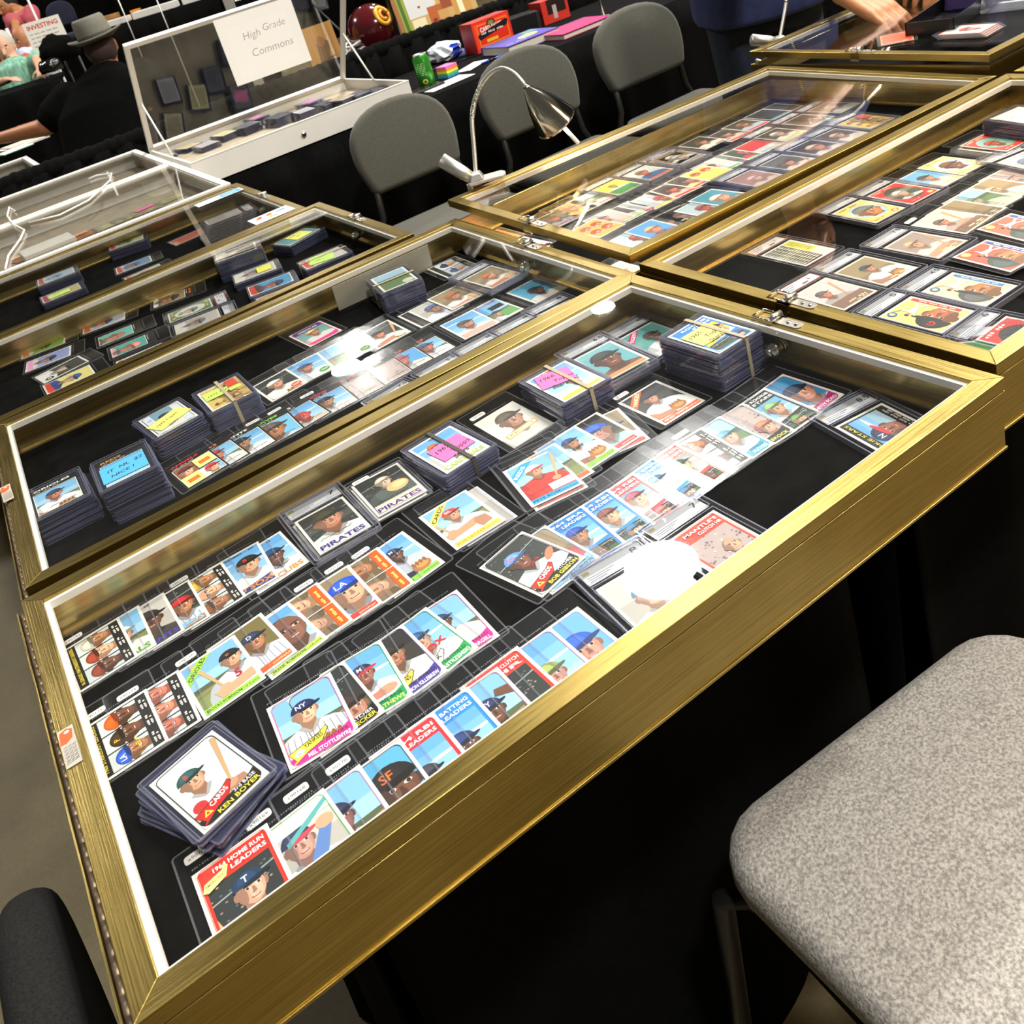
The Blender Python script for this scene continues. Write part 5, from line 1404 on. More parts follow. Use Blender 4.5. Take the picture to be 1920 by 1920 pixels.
side('graded grey card, second of the graded row', (322, 612), (412, 577), s57('grey', F(.5, .7, .2, skin='a8887a', cap='6a6a6a')), 'slab', z=.001, num='7', group=G3)
side('graded card with a hot pink flash at the end of the graded row', (340, 634), (440, 594), s65('d8b8c0', F(.5, .8, .2, skin='b89a98', cap='5a5a60'), 'f0d0d8', 'f03a98'), 'psa', z=.001, num='8', group=G3)
stack('tall banded stack with a dark photo card on top, third case', {'bl': (402, 478), 'tl': (478, 451)}, s57('2a2a2a', F(.5, .7, .2, skin='c0c0b8', cap='1a1a1a', shirt='c0c0b8'), paper='d8d4cc'), 25, zf=Z3, band=('rubber_band', 'y', .02), seed=31)
stack('banded stack with a yellow note near the third case latch', {'bl': (511, 458), 'tl': (571, 426)}, s65('6fb0b8', None, '5a5a5a', None), 13, zf=Z3, note=note_fn([('1978', 0), (' set', .2)], 'f0ec7a', .045, .05, R(90), (0, .005), sizes=.2), seed=32)
stack('banded stack with a lime note and a red corner card', {'bl': (560, 492), 'tl': (632, 462)}, s65('d8d4cc', None, 'e0402a', 'e0402a'), 14, zf=Z3, band=('rubber_band', 'y', -.01), note=note_fn([('Topps', .05), (' Stars', .1)], 'c0f070', .05, .05, R(75), (.002, -.003), sizes=.2), seed=33)
stack('low stack with a small yellow note, centre of the third case', {'bl': (436, 516), 'tl': (512, 488)}, s57('grey', F(.5, .7, .2, skin='b09090')), 9, zf=Z3, note=note_fn([('x', .1)], 'e8e45a', .03, .04, R(90), (0, .02), sizes=.2), seed=34)
stack('low stack topped by a red and blue card, centre of the third case', {'bl': (460, 540), 'tl': (546, 508)}, s65('3a9ad0', F(.6, .8, .25, skin='a8542a', cap='2a2a4a', shirt='3a3a3a'), '3a3a3a', 'd83a2a'), 8, zf=Z3, seed=35)
stack('low stack topped by a green and red card by the third case front rail', {'bl': (474, 562), 'tl': (566, 527)}, s65('3a8a5a', None, 'c8c0a0', 'e0303a'), 6, zf=Z3, band=('rubber_band', 'y', .012), note=note_fn([('Rookie', .0)], 'f0eaa0', .055, .02, R(90), (.025, -.012), sizes=.12), seed=36)

Z4 = ZT - .001 - .0606
G4 = 'cards in the fourth case'
stack('stack topped by a pale card with a red corner, middle of the fourth case', {'bl': (197, 462), 'tl': (276, 434)}, s65('c8d0a0', F(.5, .7, .2, skin='9aa080', cap='5a6a5a'), 'd8d8c8', 'c8503a'), 15, zf=Z4, seed=41)
side('pale card with a blue portrait and red corner on the black page', (205, 508), (292, 475), s65('6f9ac0', F(.5, .7, .22, skin='a8704a', cap='3a5a8a', shirt='e0e0e0'), 'e8e4e0', 'c8503a'), z=.002, zf=Z4, group=G4)
side('pale card with a rusty portrait and red corner at the fourth case rail', (221, 527), (308, 490), s65('d8d0c8', F(.5, .7, .25, skin='d0704a', cap='d0704a', shirt='e8b8a0'), 'e8e4e0', 'c8503a'), z=.001, zf=Z4, group=G4)
stack('big stack topped by a pale blue card at the left of the fourth case', {'bl': (57, 530), 'tl': (148, 495)}, s65('b8d0e0', F(.5, .7, .2, skin='8ab0d0', cap='5a8ab8', shirt='e8eef0'), 'e8e4e0', 'c8603a'), 17, zf=Z4, seed=42)
stack('banded stack with a lime note at the left of the fourth case', {'bl': (70, 560), 'tl': (152, 527)}, s65('d8c88a', F(.6, .8, .2), 'c8c0a8', 'c84a6a'), 9, zf=Z4, note=note_fn([('1975', .1)], 'd0f07a', .05, .03, R(90), (.004, -.004), sizes=.16), seed=43)
side('small rust red card by the clear block of graded cards', (322, 452), (368, 432), s57('c8604a', None, paper='d8d0c4'), z=.004, zf=Z4, group=G4)
for i in range(7):
    card('grey graded card in the clear block, %s from the bottom' % ('first', 'second', 'third', 'fourth', 'fifth', 'sixth', 'seventh')[i], {'bl': (372, 450 - 5.2 * i), 'tl': (455, 418 - 5.2 * i)}, s57('grey', None), 'psa', z=.0005 + .0068 * i, zf=Z4, group='clear block of graded cards in the fourth case')

# white cases: beige lining, a few bundles under loose notes
ZW = ZT + .002 - .0606
GW = 'cards in the white framed cases'
WC = [
 ('pale green page of cards with a pink note', (62, 420), (112, 398), 'c8dcd4', 'ff8ab8', T), ('pale blue page of cards with a sky note', (112, 400), (165, 377), 'c0dcdc', '7fc8ea', T), ('pale yellow page of cards at the left edge', (8, 446), (58, 424), 'e0e2a0', None, T),
 ('orange edged page of cards, left white case', (20, 490), (62, 470), 'd88a50', 'f0c8a0', T), ('orange edged page of cards beside the white box', (115, 455), (175, 428), 'd08040', 'f0b080', T), ('cream patterned bundle, leftmost of three', (180, 428), (212, 414), 'd8d29a', None, T),
 ('cream patterned bundle, middle of three', (214, 414), (246, 400), 'd8d29a', None, T), ('cream patterned bundle with a pink note', (250, 400), (290, 384), 'd8d29a', 'ff7ab0', T), ('cream patterned bundle farthest right', (290, 382), (325, 366), 'd4cc8a', None, T)]
for i, (d, a, b_, c1, c2, _) in enumerate(WC):
    ar = Art(paper=shade(c1, 1.05)); rnd = random.Random(i)
    for k in range(9): ar.r(.08 + .3 * (k % 3), .1 + .42 * (k // 3), .34 + .3 * (k % 3), .46 + .42 * (k // 3), shade(c1, rnd.uniform(.75, 1.1)))
    side(d, a, b_, ar.build(), 'tl', z=.002, zf=ZW, group=GW)
    if c2:
        p = at((a[0] + b_[0]) / 2, (a[1] + b_[1]) / 2 - 2, ZW + .006)
        o = panel_art(1, .5, .06, c2, lambda a: None, 'sticky_note', None, (p.x, p.y, ZW + .0052), (0, 0, .1), .0003)
        tag(o, '%s paper note lying on the %s' % ({'ff8ab8': 'pink', '7fc8ea': 'sky blue', 'f0c8a0': 'peach', 'f0b080': 'tan', 'ff7ab0': 'rose pink'}[c2], d.split(' with')[0].replace(', left white case', ' at left')), 'note')
b = MB(); b.box(-.07, -.05, 0, .07, .05, .03, 'white_strip'); b.box(-.072, -.052, .022, .072, .052, .034, 'white_strip')
p = at(88, 460, ZW + .03); tag(b.build('card_box', None, (p.x, p.y, ZW), (0, 0, .05), bevel=.002), 'small white cardboard box inside the nearer white framed case', 'box')
b = MB(); P = [at(x, y, ZT + .012) for x, y in ((8, 500), (14, 475), (36, 445), (44, 428), (24, 418), (12, 402), (16, 385), (26, 392))]
b.tube([(q.x, q.y, ZT + .0065) for q in P], .0026, 'cord_white', 8)
tag(b.build('power_cord'), 'white power cord curling over the white framed cases', 'cord')
b = MB(); P = [at(x, y, ZT + .012) for x, y in ((52, 414), (110, 400), (165, 372), (205, 335), (208, 322), (180, 326), (165, 332))]
b.tube([(q.x, q.y, ZT + .0065) for q in P], .0024, 'cord_white', 8)
tag(b.build('power_cord'), 'white power cord looped over the farthest flat white case', 'cord')
# stickers on the glass
def glass_sticker(px, py, W_, H_, sc, fn, lab, rz=0, paper='f2f2f0'):
    p = at(px, py, ZT + .003)
    tag(panel_art(W_, H_, sc, paper, fn, 'window_sticker', None, (p.x, p.y, ZT + .0004), (0, 0, rz), .0002), lab, 'sticker')
glass_sticker(508, 401, 1.5, 1.0, .066, lambda a: (a.p([(.15, .55), (.35, .85), (.5, .85), (.4, .5)], 'f0482a'), a.p([(.55, .55), (.7, .85), (.85, .85), (.8, .5)], 'f0642a'), a.p([(.5, .2), (.65, .4), (.95, .4), (.85, .2)], 'f09a3a'), a.r(1.0, .6, 1.35, .75, '2a4a9a'), a.t('IBC', .95, .3, .22, '6a9ac8')), 'white sticker with orange and blue marks on the fourth case')
glass_sticker(410, 368, 1.7, .6, .075, lambda a: (a.r(.9, .05, 1.65, .55, '4a90d0'), a.l(1.0, .3, 1.5, .3, .08, 'b8d8f0'), a.t('fit', .2, .15, .35, '8ab8d8')), 'blue and white sticker on the rim of the nearer white framed case')

# lettered panel imitating a notice's reflection in the glass of the second case
def notice(a):
    a.t('We are looking', .18, .42, .26, '55524a', 0, 2.3, 'L', .01)
    a.t('to buy in bulk', .3, .12, .2, '8a867c', 0, 1.8, 'L', .0)
q0 = at(770, 500, Z2 + .03)
o = panel_art(3.4, .85, .058, 'cfc8b4', notice, 'paper_notice', None, (.700, 1.088, Z2 + .026), (R(80), 0, R(178)), .0005)
tag(o, 'paper notice with upside-down handwriting leaning inside the second case', 'notice')

# ================================================================ right-hand case, fifties cards
ZR = ZT - .0606
GR = 'cards in the right-hand case'
RR = [
 ('graded team photograph card with a yellow panel', {'tl': (1432, 478), 'tr': (1475, 449), 'br': (1564, 470), 'bl': (1517, 500)}, team_photo(orient=-90), 'psa', .002, '7'),
 ('graded card of a white-clad player sliding on grass', {'tl': (1566, 512), 'tr': (1618, 480), 'br': (1720, 503), 'bl': (1664, 537)}, s57('brown', F(.5, .9, .15, cap='2a4a4a', skin='c08a6a', shirt='eef0ea', pose='glove'), ''), 'slab', .002, '8'),
 ('graded card of a batter posed against a pale mauve sky, nearest latch', {'tl': (1492, 553), 'tr': (1544, 523), 'br': (1640, 548), 'bl': (1587, 580)}, s57('d8ccc8', F(.35, .85, .15, cap='3a3a40', skin='c07a5a', shirt='b0a8a0', pose='bat'), '', extra=lambda a: a.r(.06, .06, .94, .4, '8a6a58')), 'psa', .001, '6'),
 ('graded cream card of a big head with a sky blue stripe', {'tl': (1724, 547), 'tr': (1783, 511), 'br': (1912, 536), 'bl': (1850, 577)}, s55('f0ebb8', '3a8ac8', dict(skin='b87848', cap='5a5a58')), 'slab', .001, '4.5'),
 ('graded yellow card of a big head with a red stripe', {'tl': (1644, 594), 'tr': (1705, 557), 'br': (1832, 585), 'bl': (1768, 624)}, s55('f5e27e', 'd83a2a', dict(skin='b0683c', cap='2a2628', letter='G', lc='e04030')), 'slab', .001, '5'),
 ('graded card of a batter mid-swing, warm and faded', {'tl': (1665, 466), 'tr': (1710, 433), 'br': (1810, 450), 'bl': (1755, 487)}, s57('a89a90', F(.4, .9, .18, skin='d0a080', cap='c8a080', shirt='e8dcd0', pose='bat'), ''), 'slab', .003, '7.5'),
 ('graded yellow card of a red-cheeked man in a dark cap', {'tl': (1560.5, 395.5), 'tr': (1597.7, 374), 'br': (1700, 392), 'bl': (1658, 424)}, s59('f0d978', 'b8cfd8', F(.5, .70, .30, skin='c07840', cap='3a4a50', shirt='b8c8c8'), 'JERRY LYNCH'[:0], 'b07820', 'd84a2a'), 'slab', .006, '4'),
 ('graded red card of a pitcher in an oval', {'tl': (1628, 367), 'tr': (1668, 341), 'br': (1763, 360), 'bl': (1720, 382)}, s59('e0342c', '3a4a3c', F(.45, .75, .17, skin='c09a80', cap='c8c0b0', shirt='d8d8d0', pose='glove'), '', 'f0c0b0', 'e8b040'), 'slab', .003, '8'),
 ('graded red card with a white emblem at the front rail', {'tl': (1850, 636), 'tr': (1905, 597), 'br': (1990, 620)}, s59('e2352a', '3a3834', F(.5, .5, .2, cap='2a2a28'), '', 'f0e0d0', 'f0f0f0'), 'slab', .001, '6'),
 ('graded card with a green panel, deep in the near corner', {'tl': (1826, 655), 'br': (1910, 690)}, s57('4a9a3c', None), 'psa', .0, '8'),
]
for (d, c, ar, ho, z, n_) in RR:
    card(d, c, ar, ho, z=z, zf=ZR, num=n_, group=GR)
row([
 ('sepia card of a posed batter against pale sky', {'tl': (1711, 421), 'tr': (1752, 391), 'br': (1862, 406), 'bl': (1816, 441)}, s57('ddd0c8', F(.35, .85, .15, cap='5a4a44', skin='c07a5a', shirt='b0a098', pose='bat'), '', extra=lambda a: a.r(.06, .06, .94, .35, '7a5a48')), dict(sticker='x77')),
 ('muted brown landscape card just above the posed batter', {'tr': (1788, 374), 'br': (1890, 390)}, s57('brown', None, '')),
 ('pale green card of two dim figures', {'tr': (1818, 353), 'br': (1920, 370)}, s57('grass', FR(.2, .8, .16, skin='b0b090', cap='6a7a5a', shirt='b8c0a8'), '')),
 ('tan card of a reclining arm', {'tr': (1852, 333), 'br': (1955, 348)}, s57('brown', FR(.2, .8, .16, skin='c8a888', cap='c8b898', shirt='d8d0c0'), '')),
 ('grey-pink card at the top of the upper right run', {'tr': (1888, 313), 'br': (1985, 328)}, s57('b8a8a0', FR(.2, .8, .16, skin='c8a898', cap='9a8a88', shirt='d8d0c8'), '')),
], group=GR, zf=ZR, tilt=1.2)
row([
 ('yellow card of a brown face in an oval', {'tl': (1720, 317), 'tr': (1766, 292), 'br': (1856, 304), 'bl': (1806, 328)}, s59('f0dc80', 'b8cede', F(.5, .72, .25, skin='7a4c34', cap='6a4430', shirt='c8ccd0'), '', 'c08a30', 'a0682a')),
 ('sky blue and yellow card under the yellow oval one', {'tl': (1690, 336), 'tr': (1715, 320), 'br': (1802, 331), 'bl': (1775, 350)}, s57('6fb0d8', F(.45, .8, .18, skin='b08068', cap='3a3a3a', shirt='d8c8c0'), '', 'f0d860')),
], group=GR, zf=ZR, tilt=-1.2, z=.003)
card('red card of two players on teal, back of the right-hand case', {'tl': (1800, 274), 'tr': (1842, 250), 'br': (1942, 260), 'bl': (1887, 284)}, s59('e0402c', '8cc8c8', F(.4, .72, .17, skin='b8603c', cap='b04a30', shirt='a8c8c0', pose='glove'), '', 'f6d0a0', 'f0f0e0'), 'cs', z=.012, zf=ZR, group=GR)
for k, (z, d) in enumerate(((.0095, 'upper'), (.007, 'middle'), (.0045, 'lower'), (.002, 'lowest'))):
    card('black backed holder, %s one below the red card of two players' % d, {'tl': (1797 - 2 * k, 280 + 3 * k), 'tr': (1840 - 2 * k, 255 + 3 * k), 'br': (1938, 266 + 3 * k)}, s57('2a2a2a', None), 'tl', z=z, zf=ZR, group=GR)
card('coral and pale card with a grinning head and blue band', {'tl': (1782, 484), 'tr': (1840, 446), 'br': (1975, 478)}, s55('e8604a', '2a58b0', dict(skin='b87848', cap='3a4a4a'), 'f0e060'), 'cs', z=.006, zf=ZR, group=GR)
card('second coral card with a blue band behind the grinning head', {'tl': (1850, 425), 'tr': (1882, 404), 'br': (1995, 425)}, s55('e8705a', '2a58b0', dict(skin='b87848', cap='3a4a4a'), 'f0e060'), 'cs', z=.004, zf=ZR, group=GR)
card('graded card at the right picture edge under the stack of notes', {'tl': (1880, 305), 'tr': (1920, 280), 'br': (2010, 300)}, s57('b8c8d8', F(.4, .8, .2, cap='5a6a8a')), 'slab', z=.006, zf=ZR, num='8', group=GR)
stack('dark stack under a white handwritten note, back of the right-hand case', {'tl': (1852, 226), 'tr': (1902, 192), 'br': (2010, 212)}, s57('grey', None), 22, zf=ZR, note=note_fn([('1959 Topps', 0), ('  Stars', .25)], 'f0f0ea', .066, .052, -.05, (0, .004), sizes=.17), seed=51)

# ================================================================ case under the gooseneck lamp: a busy grid
ZG = ZT - .0025 - .0606
GG = 'cards in the case under the gooseneck lamp'
def q(x0, y0, s, pts): return {k: (x0 + a / s, y0 + b / s) for k, (a, b) in zip(('tl', 'tr', 'br', 'bl'), pts)}
A6 = lambda pts: q(960, 240, 6, pts)
B6 = lambda pts: q(1240, 160, 6, pts)
C4 = lambda pts: q(1480, 120, 3.9, pts)
RG = [
 ('red lettered card of a coral face by the lid latch', A6([(300, 1030), (490, 930), (740, 1000), (530, 1110)]), s67('dark', F(.4, .8, .2, skin='d0603a', cap='2a2a2a', shirt='b8c8d0'), 'ORIOLES', 'c83a3a'), 'cs', .002),
 ('cream card with a brown and gold horizon, behind the coral face', A6([(510, 905), (640, 830), (910, 900), (760, 985)]), s67('brown', F(.4, .8, .2, skin='a8683a', cap='6a4a3a', shirt='e0c870'), 'CUBS', '2a2a4a'), 'cs', .002),
 ('grey-green blurred card with red letters', A6([(690, 810), (820, 745), (1120, 800), (960, 880)]), s67('grass', F(.4, .8, .2, skin='b8a898', cap='6a7a7a', shirt='c8ccc8'), 'REDS', 'c83a3a'), 'cs', .002),
 ('graded yellow card with a green lawn', A6([(930, 700), (1140, 565), (1450, 640), (1215, 765)]), s65('f0d84a', F(.5, .95, .13, skin='9a7a4a', cap='5a5a3a', shirt='e8ece0'), 'd8c850', None, extra=lambda a: a.r(.06, .05, .94, .55, '3f8a50')), 'slab', .003),
 ('graded card of an orange face over a red strip', A6([(1270, 540), (1480, 420), (1810, 465), (1560, 590)]), s66('c8d8dc', F(.42, .9, .2, skin='d8683a', cap='4a4a48', shirt='3a6a9a'), '', strip='e85a3a'), 'slab', .003),
 ('graded sepia card of a white-shirted batter at centre', A6([(1600, 375), (1830, 255), (1990, 300), (1890, 420)]), s67('brown', F(.5, .8, .2, skin='c8b8a8', cap='d8d4c8', shirt='f0ece4'), '', '', ''), 'slab', .003),
 ('orange card with red ovals near the lid corner', A6([(770, 1120), (880, 1060), (1180, 1085), (1000, 1245)]), ovals(), 'cs', .003),
 ('pale card with a coral portrait behind the red ovals', A6([(890, 1010), (990, 950), (1290, 1040), (1190, 1080)]), s66('d8c8c0', F(.4, .85, .18, skin='e07a6a', cap='4a3a3a', shirt='e8c8b8'), '', strip='f0a88a'), 'cs', .002),
 ('small card of a man in cream beside green strip', A6([(1020, 975), (1110, 930), (1410, 985), (1300, 1040)]), s66('dark', F(.45, .85, .18, skin='c89a80', cap='3a4a4a', shirt='e8d8c8'), '', strip='8fd86a'), 'cs', .0015),
 ('ice blue card with a clenched glove, second row', A6([(1120, 930), (1260, 850), (1520, 920), (1400, 1000)]), s66('c8d0d4', F(.45, .8, .2, skin='c8b0a8', cap='8a8a90', shirt='e8d8c8'), '', strip='d84a6a'), 'cs', .001),
 ('ice blue card with a red cap peeping over yellow', A6([(1350, 810), (1490, 735), (1840, 810), (1700, 900)]), s66('c8d4d8', F(.7, .6, .2, skin='d08060', cap='d8303a', shirt='e8d0a0'), '', strip='f0d060'), 'cs', .001),
 ('card of a pinkish batter with a bright red strip', A6([(1560, 720), (1700, 625), (1990, 690), (1900, 790)]), s66('5a4a40', F(.45, .85, .2, skin='c07a5a', cap='4a3a38', shirt='f0dcc8'), '', strip='e83a34'), 'cs', .001),
 ('bright blue card of a portrait by the front rail', A6([(1360, 1155), (1550, 1065), (1800, 1130), (1640, 1225)]), s57('4fa8e0', F(.5, .7, .22, skin='e08a6a', cap='c89a70', shirt='8a7ab0')), 'cs', .003),
 ('cream card of a coral face beside the bright blue portrait', A6([(1190, 1250), (1330, 1165), (1610, 1240), (1500, 1320)]), s57('c8dce0', F(.6, .7, .25, skin='d06a5a', cap='a84a3a', shirt='e0c8b8')), 'cs', .002),
 ('card with a solid red block in the nearest lid corner', A6([(1110, 1290), (1200, 1245), (1450, 1320), (1350, 1400)]), s57('e06a50', None), 'cs', .001),
 ('dim card of outstretched arms behind the blue portrait', A6([(1550, 1085), (1700, 1010), (1920, 1060), (1800, 1130)]), s57('4a5a48', F(.5, .7, .2, skin='d0906a', cap='5a5a50', shirt='8a7ab0', pose='bat')), 'cs', .001),
 ('tan card of crossed bats, right of the outstretched arms', A6([(1720, 985), (1860, 915), (2080, 970), (1960, 1060)]), s57('5a4434', F(.5, .7, .2, skin='d09a7a', cap='6a4a3a', shirt='e8d8c8', pose='bat')), 'cs', .001),
 ('dark rectangle card of a leaning pitcher, back row', B6([(210, 690), (440, 570), (730, 600), (480, 730)]), s67('3a3a30', F(.5, .8, .2, skin='c88a70', cap='5a4a40', shirt='f0e8d8', pose='glove'), ''), 'tl', .003),
 ('graded card of white figures on brown in the middle row', B6([(0, 830), (180, 740), (470, 780), (230, 900)]), s67('brown', F(.5, .8, .2, skin='d8c0a8', cap='e8e0d0', shirt='f0f0e8', pose='bat'), ''), 'slab', .003),
 ('card with a scarlet edge and a reclining player', B6([(680, 490), (900, 370), (1220, 410), (1000, 530)]), s66('5a5040', F(.5, .85, .2, skin='c88050', cap='8a6a5a', shirt='c8d4dc'), '', strip='e03a4a'), 'cs', .003),
 ('dark card with a crimson lower edge, beside the reclining player', B6([(560, 580), (690, 520), (920, 550), (830, 600)]), s66('5a4a40', F(.5, .85, .2, skin='d09070', cap='3a3a3a', shirt='e8d0c0'), '', strip='e8402a'), 'cs', .002),
 ('dark team card with a teal edge', B6([(960, 355), (1130, 285), (1440, 290), (1260, 385)]), s66('3a3a38', None, '', strip='3a9ab8'), 'cs', .002),
 ('dark card with an orange speck at the far left corner', B6([(1100, 290), (1230, 230), (1560, 250), (1400, 300)]), s66('4a4438', None, '', strip='5a4a3a'), 'cs', .001),
 ('graded card of a batter over a lime strip', B6([(1080, 595), (1310, 480), (1610, 510), (1370, 630)]), s66('4a4a3a', F(.5, .85, .2, skin='d8b8a0', cap='e8e0d0', shirt='f0e8dc', pose='bat'), '', strip='9fd84a'), 'psa', .002),
 ('graded dark team card with a teal caption', B6([(1430, 430), (1630, 330), (1860, 350), (1680, 460)]), s66('4a3a28', None, '', strip='8fc8d0', extra=lambda a: [a.l(.2 + .1 * k, .3 + .12 * (k % 5), .3 + .1 * k, .4 + .1 * (k % 4), .03, 'e8e0d0') for k in range(7)]), 'psa', .002),
 ('red and cream striped card beside black pages', B6([(860, 690), (990, 640), (1300, 680), (1230, 730)]), s66('d83a3a', None, '', strip='8ac8b8', extra=lambda a: a.r(.06, .2, .94, .5, 'd8d4d8')), 'cs', .003),
 ('mint card with a red-sleeved arm', B6([(740, 750), (850, 700), (1170, 760), (1080, 800)]), s66('4a5a48', F(.5, .8, .2, skin='e0a0a0', cap='c85a5a', shirt='d84a50'), '', strip='8ac8a0'), 'cs', .002),
 ('misty green card in the run beside the mint one', B6([(560, 830), (650, 770), (1000, 830), (900, 880)]), s66('a8bcb0', F(.5, .7, .2, skin='c0a8a0', cap='8a9a90', shirt='b8c0b8'), '', strip='b88a98'), 'cs', .001),
 ('card of a laughing man in white over a green strip', B6([(400, 910), (530, 850), (840, 910), (720, 965)]), s66('e8dcd4', F(.35, .85, .2, skin='b05a44', cap='2a2020', shirt='f2ece4'), '', strip='5ac04a'), 'cs', .002),
 ('yellow card with two red-ringed faces', B6([(300, 990), (420, 935), (730, 970), (600, 1060)]), ovals('f0dc70', 2), 'cs', .0025),
 ('card of a mouth-open man with a yellow edge', B6([(110, 1075), (230, 1005), (550, 1050), (440, 1135)]), s66('5a4a44', F(.45, .8, .22, skin='d88a70', cap='3a3a3a', shirt='f0dca0'), '', strip='d8584a'), 'cs', .002),
 ('card of a man in coral over a scarlet strip', B6([(-20, 1150), (80, 1105), (380, 1150), (200, 1270)]), s66('4a3a34', F(.4, .8, .2, skin='c86a50', cap='3a2a28', shirt='f0c8b8'), '', strip='e8362e'), 'cs', .0015),
 ('graded card of a crouching man with a peach border', B6([(1480, 720), (1640, 620), (1990, 680), (1830, 780)]), s67('dark', F(.5, .7, .25, skin='d08a5a', cap='c8b090', shirt='e8dcd0'), ''), 'slab', .003),
 ('graded card of crossed arms in cream, by the front rail', B6([(1120, 905), (1350, 775), (1740, 825), (1490, 970)]), s67('5a5a40', F(.45, .7, .2, skin='d88a60', cap='5a4a38', shirt='f0d8c0', pose='bat'), ''), 'slab', .003),
 ('graded mauve card of a swinging batter under the glare', B6([(730, 1080), (1000, 950), (1400, 1000), (1100, 1160)]), s67('a87a68', F(.5, .7, .2, skin='d0a088', cap='c8a090', shirt='d8c0b8', pose='bat'), ''), 'slab', .003),
 ('teal and peach card with a scarlet flash by the front rail', B6([(340, 1290), (520, 1190), (980, 1220), (700, 1350)]), s66('4a98a8', F(.5, .6, .25, skin='f0a070', cap='d8c8b8', shirt='f0b890'), '', strip='c84a3a'), 'cs', .003),
 ('pale card of a ruddy face beside the scarlet flash', B6([(250, 1390), (390, 1320), (700, 1370), (560, 1440)]), s66('b8ccd0', F(.5, .7, .2, skin='c84a3a', cap='8a3a30', shirt='e0c8c0'), '', strip='d86a6a'), 'cs', .002),
 ('dark card of a man and orange ball at the front rail', B6([(90, 1440), (230, 1380), (500, 1440), (380, 1500)]), s66('4a3a30', F(.5, .7, .2, skin='d0704a', cap='3a2a24', shirt='c0a090'), '', strip='c8603a'), 'cs', .001),
 ('graded muted brown card of a catcher at the far end', C4([(170, 345), (290, 275), (470, 290), (370, 360)]), s67('6a5a40', F(.5, .8, .2, skin='c8b090', cap='9a8a6a', shirt='d8d0c0'), ''), 'psa', .002),
 ('graded yellow six-portrait card at the far end', C4([(360, 450), (510, 365), (760, 400), (590, 475)]), six_up(), 'slab', .003),
 ('graded small sepia card beside the yellow six-portrait one', C4([(170, 530), (290, 495), (570, 515), (450, 565)]), s67('5a4a38', F(.5, .8, .2, skin='d0a888', cap='c8b090', shirt='e0d4c0'), ''), 'slab', .0015),
]
for (d, c, ar, ho, z) in RG:
    card(d, c, ar, ho, z=z, zf=ZG, num='7', group=GG)

for (d, xy, ar) in (('orange card seen through the gap below the raised lid, farthest left', (.940, 1.085, 0), s57('f06a3a', None, paper='f09068')), ('pink and cream card seen through the gap below the raised lid', (.942, .985, .05), s66('e8c8d0', F(.5, .6, .2, skin='e08a6a'), '', strip='f04a98')), ('pale green edged card seen through the gap below the raised lid', (.942, .70, -.02), s66('e8b8a0', F(.5, .7, .2, skin='e08a6a', cap='d04a3a'), '', strip='8fd86a'))):
    card(d, {'xy': xy}, ar, 'cs', z=.0004, zf=ZG, group=GG)

# ================================================================ far case with the hand: loose cards
ZH = ZT + .012 - .0606
card('orange card in a clear holder on top of the far case glass', {'tl': (1632, 75), 'bl': (1658, 80), 'tr': (1722, 56)}, s57('e8542a', None, paper='f0906a'), 'tl', zf=ZT + .0340, z=0, group='cards on the far case')
for k in range(4):
    card('loose card on the far case glass, %s of the fanned red bordered pile' % ('bottom', 'lower', 'upper', 'top')[k], {'tl': (1764 - 4 * k, 76 - 2 * k), 'tr': (1806 - 3 * k, 50 - 2 * k), 'br': (1880 - 3 * k, 50 - 2 * k)}, s57('c8d0c8', F(.5, .7, .2, cap='d03a2a', skin='c08a70'), paper='e89a80'), 'tl', zf=ZT + .032, z=.002 * k, group='cards on the far case')


# ================================================================ clamp lamps
def dep(px, py, D):
    return CP + CX * ((px - 960) / FPX * D) + CY * ((py - 651) / FPX * D) + CZ * D


